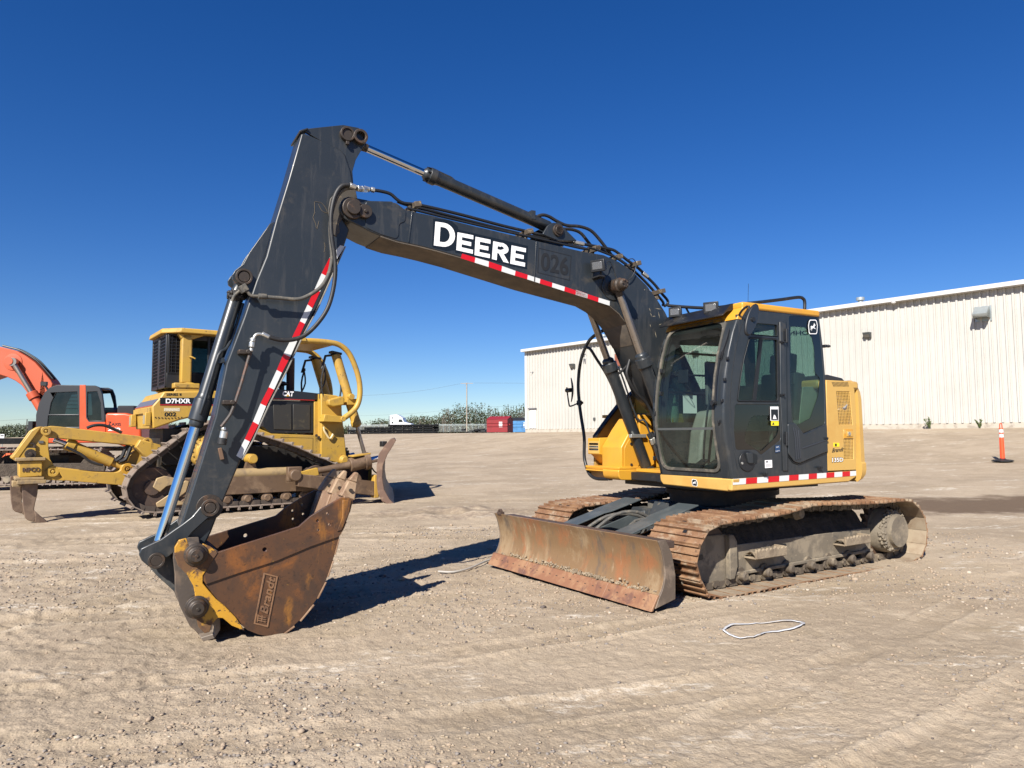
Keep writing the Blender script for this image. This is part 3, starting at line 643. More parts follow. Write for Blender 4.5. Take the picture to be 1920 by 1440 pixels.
for z_ in (2.0, 2.18, 2.3): mb.cyl((0, 0, z_), (fx1-fx0, 0, z_), .03, n=5)
obj('top_rail', mb, M_galv, fr_)
# utility poles and wires
M_pole = mat('weathered_pole_wood', (.33, .28, .23), .9, layers=[((.22, .18, .15), .8, .4, .7, .8)])
def pole(u, Y, vtop, arm, label, mt):
    x, y = farpt(u, Y); g = fz(x, y); zt = CH+(-(vtop-(815.3-(u-960)*.006)))*Y/CF
    r_ = bpy.data.objects.new('utility_pole', None); COL.objects.link(r_); r_.location = (x, y, g); tag(r_, label, 'utility pole')
    mb = MB(); mb.cyl((0, 0, -.3), (0, 0, zt-g), .17, .11, 10); obj('pole', mb, mt, r_)
    if arm: mb = MB(); mb.box((0, -.14, zt-g-.15), (arm, .1, .13)); mb.cyl((-.5, -.1, zt-g-.75), (0, -.1, zt-g-.2), .03); obj('crossarm', mb, mt, r_)
    return Vector((x, y, zt))
pt = pole(875, 165, 717.5, 2.9, 'tall wooden utility pole with crossarm in front of the far trees', M_pole)
pl = pole(51, 190, 786, 0, 'dark wooden pole at the far left horizon beside the orange excavator', mat('dark_pole_wood', (.06, .05, .045), .9))
def wirepx(ptsuv, Y, name, label, mt, r=.022):
    P = []
    for u, v in ptsuv:
        x, y = farpt(u, Y); P.append((x, Y, CH+(815.3-(u-960)*.006-v)*Y/CF))
    mb = MB(); mb.tube(P, r, 4, smooth=4); o = obj(name, mb, mt); tag(o, label, 'power line'); return o
M_cable = mat('power_line_cable', (.05, .05, .055), .6)
wirepx([(560, 744), (680, 741.5), (740, 738), (800, 731), (862, 719.5)], 165, 'power_line', 'thin upper wire sagging from the wooden pole towards the left', M_cable)
wirepx([(889, 718), (985, 718.5), (1100, 720)], 165, 'power_line', 'thin level wire from the wooden pole crossarm to the warehouse', M_cable)
wirepx([(600, 780), (700, 779), (790, 774), (870, 766), (985, 760), (1100, 757)], 205, 'power_line', 'lower thin wire crossing in front of the far treetops', M_cable)
wirepx([(-60, 790), (0, 789), (51, 786), (110, 787), (200, 790)], 190, 'power_line', 'faint wire behind the orange excavator at far left', M_cable, .03)
# ------------------------------------------------------------ dumpsters
def dumpster(u0, u1, Y, label, mt, lid, yaw):
    um = (u0+u1)/2; x, y = farpt(um, Y); g = fz(x, y)
    r_ = bpy.data.objects.new('dumpster', None); COL.objects.link(r_); r_.location = (x, y, g); r_.rotation_euler.z = yaw; tag(r_, label, 'dumpster', 'front loading dumpsters by the warehouse corner')
    w_ = (u1-u0)/CF*Y*.86/2; d_ = .95
    mb = MB(); mb.prism([(-d_, .05), (d_, .05), (d_, 1.35), (.15, 1.85), (-d_, 1.5)], 0, -w_, w_); mb.box((0, -d_-.03, .75), (2*w_, .06, .1)); mb.box((0, -d_-.03, 1.12), (2*w_, .06, .08))
    obj('bin', mb, mt, r_, .02)
    mb = MB(); mb.prism([(-d_-.04, 1.52), (.15, 1.88), (d_+.04, 1.38), (d_+.04, 1.42), (.15, 1.93), (-d_-.04, 1.56)], 0, -w_-.03, w_+.03); obj('lid', mb, lid, r_, .01)
    for s in (-1, 1): mb = MB(); mb.box((s*(w_+.08), 0, .95), (.16, 1.1, .16)); obj('fork_pocket', mb, mt, r_, .02)
    mb = MB(); mb.box((w_*.35, -d_-.012, .95), (.42, .02, .62)); obj('sticker', mb, M_white, r_)
    return r_
M_dred = mat('dull_red_dumpster_paint', (.20, .010, .014), .6, layers=[((.14, .012, .012), 2, .45, .7, .6)])
M_dblue = mat('light_blue_dumpster_paint', (.045, .17, .36), .6, layers=[((.03, .11, .25), 1.2, .48, .62, .8)])
dumpster(913, 961, 84, 'dark red metal dumpster at the far edge of the yard', M_dred, mat('red_lid', (.22, .016, .02), .5), -.35)
dumpster(957, 1006, 92, 'light blue metal dumpster partly behind the warehouse corner', M_dblue, M_rub, -.35)
# heap of black scrap by the fence
mb = MB(); x, y = farpt(898, 120); g = fz(x, y)
for i in range(26):
    mb.box((x+rng.normal()*.75, y+rng.normal()*.5, g+.1+abs(rng.normal())*.28), (rng.uniform(.3, 1.), rng.uniform(.3, .8), rng.uniform(.1, .4)), Matrix.Rotation(rng.uniform(-.5, .5), 3, 'Y') @ Matrix.Rotation(rng.uniform(0, 3), 3, 'Z'))
o = obj('scrap_heap', mb, M_rub); tag(o, 'low heap of black scrap left of the red dumpster', 'scrap heap')
# ------------------------------------------------------------ stacks of black pipe racks
M_pipe = mat('black_poly_pipe', (.010, .0105, .012), .9, spec=.1, layers=[((.022, .022, .022), 3, .5, .7, .6)])
def rack(u0, u1, Y, tiers, label, bays=4):
    x0, _ = farpt(u0, Y); x1, _ = farpt(u1, Y); g = fz((x0+x1)/2, Y)
    r_ = bpy.data.objects.new('pipe_stack', None); COL.objects.link(r_); r_.location = (x0, Y, g); tag(r_, label, 'pipe stack', 'black pipe stacks at the far edge of the yard')
    L_ = x1-x0
    for k in range(tiers):
        z_ = .2+k*.42
        mb = MB()
        for j in range(6): mb.cyl((-.2*(k % 2)+rng.uniform(-.2, .2), j*.30, z_), (L_+rng.uniform(-.5, .5), j*.30, z_), .20, n=8)
        obj('pipe_layer', mb, M_pipe, r_)
    mb = MB()
    for i in range(bays+1):
        for k in range(tiers): mb.box((L_*(i+.25)/(bays+.5), .8, .2+k*.42-.18), (.12, 2.1, .07))
    for i in range(bays): mb.box((L_*(i+.5)/bays, -.16, .2+.42*(i % tiers)+.1), (.14, .04, .14))
    obj('timber_dunnage', mb, mat('grey_timber', (.10, .09, .075), .9), r_)
rack(731, 817, 130, 4, 'neat stack of long black pipes in front of the white truck')
rack(655, 688, 136, 2, 'low stack of black pipes behind the dozer blade cylinder', 3)
rack(684, 729, 133, 3, 'lower stack of black pipes left of the white truck', 3)
# ------------------------------------------------------------ white highway tractor
x, y = farpt(746, 160); g = fz(x, y)
r_ = bpy.data.objects.new('semi_truck', None); COL.objects.link(r_); r_.location = (x, y, g); r_.rotation_euler.z = -.15; tag(r_, 'white sleeper cab highway truck behind the black pipe stack', 'truck')
M_tw = mat('white_truck_paint', (.60, .61, .63), .3, coat=.3)
mb = MB(); mb.prism([(-1.5, .9), (-1.5, 4.2), (.1, 4.3), (1.35, 3.6), (1.75, 2.6), (3.4, 2.2), (3.6, .7), (1.2, .7)], 1, -1.2, 1.2); obj('cab', mb, M_tw, r_, .08)
mb = MB(); mb.prism([(.5, 2.6), (1.55, 2.6), (1.25, 3.2), (.55, 3.2)], 1, -1.22, -1.205); mb.box((-.9, -1.21, 3.55), (.3, .03, .28)); mb.box((-.9, -1.21, 2.5), (.35, .03, .4)); obj('window', mb, M_frit, r_)
for q in (2.4, -2.4, -3.8): mb = MB(); mb.cyl((q, -1.25, .52), (q, 1.25, .52), .52); obj('wheel', mb, M_rub, r_)
mb = MB(); mb.box((-2.4, 0, .95), (4.5, .9, .3)); obj('chassis', mb, M_black, r_)
for s in (-1, 1): mb = MB(); mb.cyl((-1.7, s*1.1, .9), (-1.7, s*1.1, 4.0), .09); obj('exhaust_stack', mb, M_chrome, r_)
# ------------------------------------------------------------ far left: orange beams on racks, small sign, white pickup, tanker strip
M_beam = mat('orange_pipeline_beam', (.55, .10, .03), .5, layers=[((.2, .07, .04), 2, .5, .7, .7)])
for i, (Y, z_, mt, lb) in enumerate(((44, .45, M_beam, 'row of orange attachments lying behind the orange excavator'), (52, 1.05, M_pipe, 'long dark steel trailer deck at the far left'))):
    x0, _ = farpt(-70, Y); x1, _ = farpt(125, Y); g = fz(x0, Y); mb = MB()
    if i == 0:
        for k in range(17): mb.box((x0+(x1-x0)*k/16+rng.uniform(-.1, .1), Y, g+.55+rng.uniform(0, .1)), (.36, .8, .55+rng.uniform(0, .2)))
        mb.box(((x0+x1)/2, Y, g+.3), (x1-x0, .4, .2))
    else:
        mb.box(((x0+x1)/2, Y, g+1.28), (x1-x0, 2.2, .42)); 
        for k in range(12): mb.cyl((x0+(x1-x0)*k/11, Y-1, g+.4), (x0+(x1-x0)*k/11, Y+1, g+.4), .4, n=12)
    o = obj('attachment_row' if i == 0 else 'trailer_deck', mb, mt, None, .03); tag(o, lb, 'attachments' if i == 0 else 'trailer')
x, y = farpt(6, 60); g = fz(x, y); r_ = bpy.data.objects.new('lot_sign', None); COL.objects.link(r_); r_.location = (x, y, g); tag(r_, 'small white square lot sign at the far left edge', 'sign')
mb = MB(); mb.box((0, 0, 1.62), (.34, .03, .34)); obj('sign_board', mb, M_white, r_)
mb = MB(); mb.cyl((0, .03, -.1), (0, .03, 1.5), .03); obj('sign_post', mb, M_galv, r_)
mb = MB(); mb.box((0, -.02, 1.66), (.24, .01, .12)); obj('printed_panel', mb, M_sign, r_)
x, y = farpt(56, 300); g = fz(x, y); r_ = bpy.data.objects.new('pickup_truck', None); COL.objects.link(r_); r_.location = (x, y, g); tag(r_, 'small white pickup far away behind the ripper frame', 'pickup truck')
mb = MB(); mb.prism([(-2.6, .5), (-2.6, 1.15), (-.6, 1.2), (-.3, 1.85), (1.0, 1.85), (1.5, 1.2), (2.6, 1.1), (2.7, .5)], 1, -.95, .95); obj('body', mb, M_tw, r_, .05)
mb = MB(); mb.prism([(-.35, 1.25), (-.2, 1.75), (.95, 1.75), (1.3, 1.25)], 1, -.97, .97); obj('window', mb, M_frit, r_)
for s in (-1.7, 1.7): mb = MB(); mb.cyl((s, -.98, .38), (s, .98, .38), .38); obj('wheel', mb, M_rub, r_)
x0, _ = farpt(-80, 150); x1, _ = farpt(66, 150); mb = MB(); mb.prism([(149, fz(x0, 150)-.5), (156, fz(x0, 150)-.5), (153.5, fz(x0, 150)+1.1), (151.5, fz(x0, 150)+1.1)], 0, x0, x1)
o = obj('earth_berm', mb, mat('grey_gravel_berm', (.17, .17, .165), .9)); tag(o, kind='structure')
# ------------------------------------------------------------ weeds by the wall
def weed(u, v, hh, label):
    p = Matrix.LocRotScale(house.location, house.rotation_euler, None) @ wall_px(u, v, .35); z0 = fz(p.x, p.y)
    r_ = bpy.data.objects.new('weed', None); COL.objects.link(r_); r_.location = (p.x, p.y, z0); tag(r_, label, 'weed', 'weeds growing along the warehouse footing')
    mb = MB(); mf = MB()
    for i in range(9):
        d = Vector((rng.uniform(-.35, .35), rng.uniform(-.2, .2), rng.uniform(.5, 1))).normalized()*hh*rng.uniform(.5, 1.05)
        mb.cyl((0, 0, -.03), d, .012, .004, 5)
        for k in range(14):
            c = d*rng.uniform(.12, 1); s = .055*rng.uniform(.6, 1.3); a = Vector(rng.normal(size=3)).normalized(); b_ = a.orthogonal().normalized()
            mf.add([c-a*s, c+b_*s*.5, c+a*s, c-b_*s*.5], [(0, 1, 2, 3)])
    obj('stem', mb, M_leafs[1], r_); obj('leaves', mf, mat('weed_leaf', (.075, .10, .03), .7), r_)
weed(1742, 799, .6, 'taller bushy green weed at the wall foot, the one farther left of the traffic post'); weed(1837, 798, .42, 'thin small weed at the wall foot nearest the traffic post')
# ------------------------------------------------------------ white banding strap and grey cable on the ground
def gpx(u, v): 
    z_ = 0.
    for _ in range(6):
        p = GF.at(u, v, 2, z_); z_ = float(base_h(np.array([p[0]]), np.array([p[1]]))[0])
    return p[0], p[1], z_
def strap(uv, w_, name, label, mt, closed=True, lift=.012, cat='strap'):
    P = [Vector(gpx(u, v)) for u, v in uv]; P = crom(P, 5, closed); mb = MB(); vs = []; n_ = len(P)
    for i, p in enumerate(P):
        d = (P[(i+1) % n_]-P[i-1]) if closed or 0 < i < n_-1 else (P[1]-P[0] if i == 0 else P[-1]-P[-2]); d.z = 0; d.normalize(); s_ = Vector((-d.y, d.x, 0))
        z_ = gz(p.x, p.y)+lift+.004*math.sin(i*.5); tw = .3*math.sin(i*.35)
        a = p+s_*w_/2; b_ = p-s_*w_/2; vs += [(a.x, a.y, z_+w_*tw*.5), (b_.x, b_.y, z_-w_*tw*.2)]
    mb.add(vs, [(2*i, 2*i+1, (2*i+3) % (2*n_), (2*i+2) % (2*n_)) for i in range(n_ if closed else n_-1)])
    o = obj(name, mb, mt); so = o.modifiers.new('t', 'SOLIDIFY'); so.thickness = .003; tag(o, label, cat)
strap([(1357, 1187), (1375, 1176), (1410, 1172), (1450, 1171), (1490, 1168), (1508, 1174), (1488, 1183), (1440, 1189), (1420, 1197), (1388, 1199), (1366, 1192)], .018, 'plastic_strap', 'loop of white plastic banding lying on the soil', mat('white_strap', (.50, .50, .51), .4))
P = [Vector(gpx(u, v)) for u, v in [(822, 1074), (850, 1075), (880, 1068), (905, 1057), (918, 1052), (945, 1046)]]
mb = MB(); mb.tube([p+Vector((0, 0, .015)) for p in P], .011, 8); o = obj('grey_cable', mb, mat('grey_cable_sheath', (.33, .31, .28), .7)); tag(o, 'thin grey cable lying on the ground left of the dozer blade of the excavator', 'cable')
# ============================================================ DARK EXCAVATOR
ex = empty('excavator', UF)
tag(ex, 'large dark grey and yellow tracked excavator with a front blade in the foreground', 'excavator')
DR = SF.yaw-UF.yaw          # upper structure is slewed a little
def EO(name, mb, mats, parent=None, bevel=.006, **k):      # part in upper-structure axes
    top = parent is None or parent is ex
    return obj(name, mb, mats, parent or ex, bevel, rz=DR if top else 0., **k)
# ------------------------------------------------------------ tracks
z4 = Z(1200, 890, 3.31)
W2 = 1.3265; SHW = .665
loop = UF.xz(z4(345,560, 360,470, 400,370, 440,330, 500,300, 700,265, 900,235, 1000,205, 1100,180, 1300,175, 1500,167, 1680,155, 1745,205, 1780,280, 1790,370, 1783,440, 1765,500, 1700,545, 1590,575, 1170,650, 820,715, 480,775, 405,715, 365,640), W2)
def resample(pts, step):
    P = crom([Vector((p[0], p[1], 0)) for p in pts], 8, True); n = len(P); L = [0]
    for i in range(n): L.append(L[-1]+(P[(i+1) % n]-P[i]).length)
    m_ = round(L[-1]/step); out_ = []; j = 0
    for k in range(m_):
        s = L[-1]*k/m_
        while L[j+1] < s: j += 1
        t = (s-L[j])/(L[j+1]-L[j]); out_.append(P[j].lerp(P[(j+1) % n], t))
    return out_
shp = resample(loop, .1715); NS = len(shp)
cen = Vector((sum(p.x for p in shp)/NS, sum(p.y for p in shp)/NS, 0))
def track(side):
    y0 = side*(W2-SHW/2)
    T = bpy.data.objects.new('track', None); COL.objects.link(T); T.parent = ex
    mb = MB()
    ln = MB(); sl_m = MB()
    for i in range(NS):
        a, b = shp[i], shp[(i+1) % NS]; d = (b-a); L_ = d.length; d.normalize(); nrm = Vector((d.y, -d.x, 0))
        if nrm.dot((a+b)/2-cen) < 0: nrm = -nrm
        mid = (a+b)/2-nrm*.018; rot = Matrix(((d.x, 0, nrm.x), (0, 1, 0), (d.y, 0, nrm.y)))
        c3 = Vector((mid.x, y0, mid.y))
        def bx(off, dim, mi=0, tgt=mb): tgt.box(c3+rot @ Vector(off), dim, rot, mi)
        # plate with folded lips, three grousers
        prof = [(-L_*.52, -.002), (-L_*.52, .008), (-L_*.45, .026), (-L_*.40, .026), (-L_*.36, .004), (-L_*.05, .004), (-L_*.035, .026), (L_*.035, .026), (L_*.05, .004), (L_*.36, .004), (L_*.40, .028), (L_*.46, .028), (L_*.47, -.008), (L_*.40, -.008)]
        hw = SHW/2
        vs = []
        for yy in (-hw, hw):
            for (px_, pz) in prof: vs.append(c3+rot @ Vector((px_, yy*(1 if abs(px_) < L_*.4 else .985), pz)))
        n_ = len(prof); mb.add(vs, [tuple(range(n_)), tuple(reversed(range(n_, 2*n_)))]+[(k, (k+1) % n_, (k+1) % n_+n_, k+n_) for k in range(n_)], 0)
        for q in (-.055, .055):   # shoe bolts and mud slots
            for r_ in (-.03, .03): pass
        # links on the inside
        for s in (-.085, .085):
            ln.box(c3+rot @ Vector((0, s, -.045)), (L_*.80, .032, .062), rot); ln.box(c3+rot @ Vector((L_*.35, s*1.0, -.062)), (L_*.42, .045, .05), rot)
        ln.cyl(c3+rot @ Vector((L_*.5, -.115, -.055)), c3+rot @ Vector((L_*.5, .115, -.055)), .026, n=10)
        for s in (-.075, .075):
            if rng.random() < .45: sl_m.box(c3+rot @ Vector((.045, s, .0075)), (.03, .045, .004), rot)
    belt_ = obj('track_shoes', mb, [M_shoe, M_shoein], T, .0, ang=25)
    # outside of the shoes is rust, inside dusty: by face normal from the loop centre
    me = belt_.data; mi = []
    for f in me.polygons:
        c = f.center; v = Vector((c.x-max(min(c.x, 1.4), -1.4), 0, c.z-.40)); mi.append(1 if f.normal.dot(v) < 0 and abs(f.normal.y) < .6 else 0)
    me.polygons.foreach_set('material_index', mi)
    obj('track_chain', ln, M_roll, T, 0); obj('shoe_slots', sl_m, M_black, T)
    # roller frame
    yo = side*(W2-.235); yi = side*(W2-.50)
    mb = MB(); o_ = [(1.17, .20), (1.17, .47), (.95, .53), (-1.15, .55), (-1.22, .48), (-1.22, .24)]
    mb.prism([(1.17, .20), (1.17, .46), (-1.2, .46), (-1.2, .22)], 1, yo, yi)
    mb.prism([(1.17, .17), (1.17, .205), (-1.2, .225), (-1.2, .19)], 1, yo+side*.025, yi)
    F_ = obj('track_frame', mb, M_mudk, T, .008)
    mb = MB(); rows_ = []
    for i in range(60):
        x = 1.12-2.28*i/59; rows_.append([(x, yo-side*.004*(1+rng.random()), .455+.012*rng.random()), (x, yo-side*(.06+.02*rng.random()), .49+.04*rng.random()), (x, yo-side*.14, .59+.05*rng.random()), (x, yi, .665+.04*rng.random())])
    mb.sheet(rows_); obj('packed_dirt', mb, M_mudd, F_, ang=180)
    mb = MB(); mb.prism(roundpoly([(.30, .30), (.42, .30), (.42, .41), (.30, .41)], .02), 1, yo, yo+side*.003); obj('frame_slot', mb, M_black, F_)
    # idler guard / yoke plates at the front
    mb = MB()
    g_ = [(1.84, .30), (1.80, .50), (1.62, .60), (1.18, .58), (1.10, .50), (1.10, .20), (1.22, .12), (1.72, .10)]
    mb.prism([(1.78, .16), (1.80, .48), (1.66, .58), (1.14, .57), (1.14, .15), (1.3, .10)], 1, side*(W2-.25), side*(W2-.27))
    mb.prism([(1.20, .15), (1.14, .15), (1.09, .26), (1.09, .50), (1.14, .57), (1.20, .57)], 1, side*(W2-.25), side*(W2-.19))
    obj('idler_guard', mb, M_mudk, T, .008)
    mb = MB(); mb.prism(roundpoly([(1.50, .36), (1.64, .36), (1.64, .41), (1.50, .41)], .02), 1, side*(W2-.2475), side*(W2-.251)); obj('guard_slot', mb, M_black, T)
    mb = MB(); mb.lathe([(.30, 0), (.31, .03), (.27, .035), (.27, .10), (.31, .105), (.30, .135)], (1.44, side*(W2-SHW/2)-.0675, .385), (0, 1, 0), 32); obj('idler', mb, M_rustd, T)
    mb = MB(); pts = []
    for k in range(21):
        for a_, r_ in ((-.35, .285), (-.15, .345), (.15, .345), (.35, .285)): t_ = 2*math.pi*(k+a_)/21; pts.append((-1.50+r_*math.cos(t_), .40+r_*math.sin(t_)))
    mb.prism(pts, 1, side*(W2-SHW/2)-.03, side*(W2-SHW/2)+.03); sp = obj('sprocket', mb, M_rustd, T, 0)
    mb = MB(); yc = side*(W2-SHW/2); mb.lathe([(.25, 0), (.25, .14), (.235, .16), (.225, .205), (.18, .225), (.175, .27)], (-1.50, yc, .41), (0, side, 0), 36)
    obj('final_drive', mb, M_mudk, sp)
    mb = MB()
    for k in range(260):
        t_ = rng.uniform(0, 6.28); r_ = .19+.05*rng.random(); mb.box((-1.50+r_*math.cos(t_), yc+side*(.15+.06*rng.random()), .41+r_*math.sin(t_)), (.032, .03, .028), Matrix.Rotation(rng.uniform(0, 3), 3, Vector(rng.normal(size=3))))
    obj('mud_lumps', mb, M_mudk, sp, .008)
    for k in range(7):
        x = 1.02-k*.352; z_ = .165; mb = MB(); yc_ = side*(W2-SHW/2)
        mb.lathe([(.075, 0), (.085, .02), (.085, .05), (.068, .055), (.068, .17), (.085, .175), (.085, .21), (.075, .225)], (x, yc_-side*.11, z_), (0, side, 0), 20); mb.lathe([(.045, 0), (.045, .06), (.03, .075)], (x, yc_+side*.11, z_), (0, side, 0), 14)
        obj('track_roller', mb, M_roll, T)
    mb = MB(); mb.lathe([(.06, 0), (.07, .02), (.055, .05), (.055, .12), (.07, .15), (.06, .17), (.045, .21)], (.10, side*(W2-SHW/2-.06), .70), (0, side, 0), 20); obj('carrier_roller', mb, M_mudk, T)
    # two jagged steps caked with mud
    for xs in (.72, -.72):
        mb = MB(); x0, x1 = xs+.23, xs-.23; n = 8; pl = []
        for i in range(n): x = x0+(x1-x0)*i/n; pl += [(x, .022+.012*rng.random()), (x+(x1-x0)/n*.5, .0+.008*rng.random())]
        pl += [(x1, .02), (x1, -.07), (x0, -.07)]
        q = [(p[0], p[1]+.40) for p in pl]
        mb.prism(q, 1, yo+side*.13, yo+side*.155)
        mb.mm((x0, yo+side*.0, .325), (x1, yo+side*.14, .34)); mb.mm((x1+.012, yo, .33), (x1, yo+side*.13, .42))
        s_ = obj('step', mb, M_mud, T, .005)
        mb = MB(); mb.sheet([[(x0+(x1-x0)*i/14, yo+side*(.01+.125*j/4), .345+.03*rng.random()+(.02 if 0 < j < 4 else 0)) for j in range(5)] for i in range(15)]); obj('mud_layer', mb, M_mud, s_, ang=180)
    return T
track(1); track(-1)
# ------------------------------------------------------------ carbody
mb = MB(); mb.mm((-.75, -.75, .34), (.75, .75, .66)); mb.prism([(-.6, -.6), (.62, -.6), (.62, .6), (-.6, .6)], 2, .62, .74); mb.cyl((0, 0, .70), (0, 0, .86), .52, n=40)
for sx in (-1, 1):
    for sy in (-1, 1): mb.hexa([(sx*.35, sy*.5, .3), (sx*.75, sy*.5, .3), (sx*.75, sy*.5, .64), (sx*.35, sy*.5, .64)], [(sx*.55, sy*.95, .26), (sx*.95, sy*.95, .26), (sx*.95, sy*.95, .5), (sx*.55, sy*.95, .5)])
cb = obj('carbody', mb, M_chard, ex, .01)
mb = MB(); mb.ring((0, 0, .74), (0, 0, .92), .60, .40, 48); mb.cyl((0, 0, .84), (0, 0, .90), .64, n=48); obj('slewing_ring', mb, M_rustd, cb)
mb = MB(); mb.hexa([(.74, -.35, .30), (.74, .35, .30), (.74, .35, .76), (.74, -.35, .76)], [(.98, -.22, .30), (.98, .22, .30), (.98, .22, .58), (.98, -.22, .58)]); obj('blade_mount', mb, M_chard, cb, .01)
# ------------------------------------------------------------ front blade
BW = 1.3255
prof = UF.xz(Z(900, 880, 4.364)(1445,585, 1470,650, 1487,720, 1500,800, 1503,860, 1497,920, 1482,985, 1455,1050), BW)
P = [(p.x, p.y) for p in crom([Vector((a, b, 0)) for a, b in prof], 3)]
back = [(a-.022, b) for a, b in P]
mb = MB(); mb.prism(P+back[::-1], 1, -BW, BW); ys = BW
bl = obj('dozer_blade', mb, mat('scoured_blade_face', (.18, .11, .055), .5, layers=[((.25, .175, .10), 2.2, .46, .60, .95, (1, 1, .55)), ((.25, .105, .045), 2.9, .50, .66, .9, (1, 1, .6)), ((.105, .08, .06), 3.2, .52, .66, .9, (1, 1.6, .5)), ((.34, .26, .165), 8, .58, .70, .7, (1, 2.5, .35)), ((.08, .055, .04), 22, .56, .70, .55, (1, 3, .3))], bump=(26, .35, .006, (1, 2.5, .5))), ex, .003, ang=60)
zb0 = P[-1]
mb = MB(); c0 = UF.xz(Z(900, 880, 4.364)(1455,1046, 1400,1165), BW)
d_ = Vector((c0[1][0]-c0[0][0], c0[1][1]-c0[0][1])).normalized(); nn = Vector((d_.y, -d_.x))*-1
def edge(y0, y1): mb.prism([(c0[0][0]+.012, c0[0][1]+.015), (c0[1][0]+.012, c0[1][1]), (c0[1][0]-.012, c0[1][1]), (c0[0][0]-.012, c0[0][1]+.015)], 1, y0, y1)
edge(-BW-.012, -.62); edge(-.618, .70); edge(.702, BW+.012)
mats_e = mat('rusted_cutting_edge', (.21, .10, .055), .55, layers=[((.29, .165, .09), 4, .45, .65, .9), ((.12, .06, .045), 6, .50, .66, .85), ((.42, .30, .19), 14, .62, .74, .6)], bump=(40, .3, .005))
obj('cutting_edge', mb, mats_e, bl, .004)
mb = MB()
for i in range(22):
    y = -BW+.12+i*(2*BW-.24)/21; t_ = .45; x = c0[0][0]*(1-t_)+c0[1][0]*t_+.013; z_ = c0[0][1]*(1-t_)+c0[1][1]*t_; mb.cyl((x-.002, y, z_), (x+.0015, y, z_+.001), .017, n=14)
obj('bolt_head', mb, M_rustd, bl)
for s in (-1, 1):
    mb = MB(); so = UF.xz(Z(900, 880, 4.364)(1445,583, 1510,575, 1560,690, 1588,860, 1588,1060, 1432,1130), BW)
    o_ = [P[0]]+so[1:5]+[(P[-1][0]+.045, P[-1][1]-.085)]+[P[k] for k in range(len(P)-1, 0, -1)]
    mb.prism(o_, 1, s*BW, s*(BW+.018)); obj('end_plate', mb, mat('worn_grey_brown_steel', (.10, .075, .056), .65, layers=[((.20, .15, .11), 5, .45, .65, .8), ((.14, .06, .035), 9, .58, .7, .7)], bump=(40, .3, .004)), bl, .004)
mb = MB(); x0 = P[0][0]
mb.box((x0-.16, 0, .58), (.15, 2*BW-.05, .06)); mb.box((x0-.16, 0, .33), (.05, 2*BW-.1, .5)); mb.box((x0-.14, 0, .2), (.10, 2*BW-.2, .12))
obj('blade_back', mb, M_rustd, bl, .006)
mb = MB(); mb.ring((x0+.0, -BW+.10, .655), (x0-.03, -BW+.10, .655), .03, .014, 14); mb.box((x0-.02, -BW+.1, .64), (.05, .08, .03)); obj('lift_eye', mb, M_rustd, bl)
# soil lying in the curl of the blade
mb = MB()
for i in range(420):
    y = rng.normal(.35, .55) if i % 3 else rng.uniform(-1.2, 1.2)
    if abs(y) > 1.28: continue
    s_ = rng.uniform(.006, .02); mb.box((P[-1][0]-.02+rng.normal()*.012, y, P[-1][1]+.02+abs(rng.normal())*.018), (s_, s_*1.3, s_), Matrix.Rotation(rng.uniform(0, 3), 3, Vector(rng.normal(size=3))))
o = obj('crumbled_soil', mb, M_mud, bl); o['kind'] = 'stuff'
# lift arms with flat covers
for s in (-1, 1):
    yc = s*.43; hw = .135
    def L3(x, z, y): return (x, y, z)
    mb = MB()
    # cover plate: wide rear, narrower front, stepped outline, sloping down to the blade
    A = [(1.02, .84), (1.05, .835), (1.35, .765), (1.95, .545)]
    out_ = [(1.00, -.15), (1.45, -.15), (1.52, -.115), (1.97, -.125), (2.02, -.09), (2.02, .09), (1.97, .125), (1.52, .115), (1.45, .15), (1.00, .15)]
    def zt(x): return .70-(x-1.0)*.24 if x < 1.6 else .556-(x-1.6)*.26
    top = [(x, yc+y*.95, zt(x)+.10) for x, y in out_]; bot = [(x, yc+y*.95, zt(x)+.085) for x, y in out_]
    n_ = len(out_); mb.add(top+bot, [tuple(range(n_)), tuple(reversed(range(n_, 2*n_)))]+[(k, (k+1) % n_, (k+1) % n_+n_, k+n_) for k in range(n_)])
    for q in (-1, 1): mb.hexa([(1.0, yc+q*.12, .42), (1.9, yc+q*.12, .22), (1.9, yc+q*.12, .44), (1.0, yc+q*.12, .66)], [(1.0, yc+q*.095, .42), (1.9, yc+q*.095, .22), (1.9, yc+q*.095, .44), (1.0, yc+q*.095, .66)])
    a_ = obj('blade_arm', mb, mat('scraped_charcoal_paint', (.055, .066, .07), .45, layers=[((.09, .10, .10), 4, .42, .65, .8), ((.36, .31, .24), 7, .70, .74, .8), ((.20, .16, .12), 3, .6, .75, .5)], bump=(30, .1, .003)), ex, .004)
    mb = MB(); mb.cyl((1.25, yc, .58), (1.72, yc, .47), .055); mb.cyl((1.72, yc, .47), (2.05, yc, .40), .03); 
    mb.cyl((2.06, yc-.10, .44), (2.06, yc+.10, .44), .07); obj('blade_cylinder', mb, M_black, a_)
    mb = MB()
    for q in (-.085, -.03, .03, .085): mb.lathe([(.05, 0), (.075, .01), (.075, .03), (.05, .04)], (2.03+.02*abs(q), yc+q-.02, .47), (0, 1, 0), 18)
    mb.box((2.10, yc, .40), (.16, .22, .16)); obj('pivot_lugs', mb, M_mudk, a_, .008)
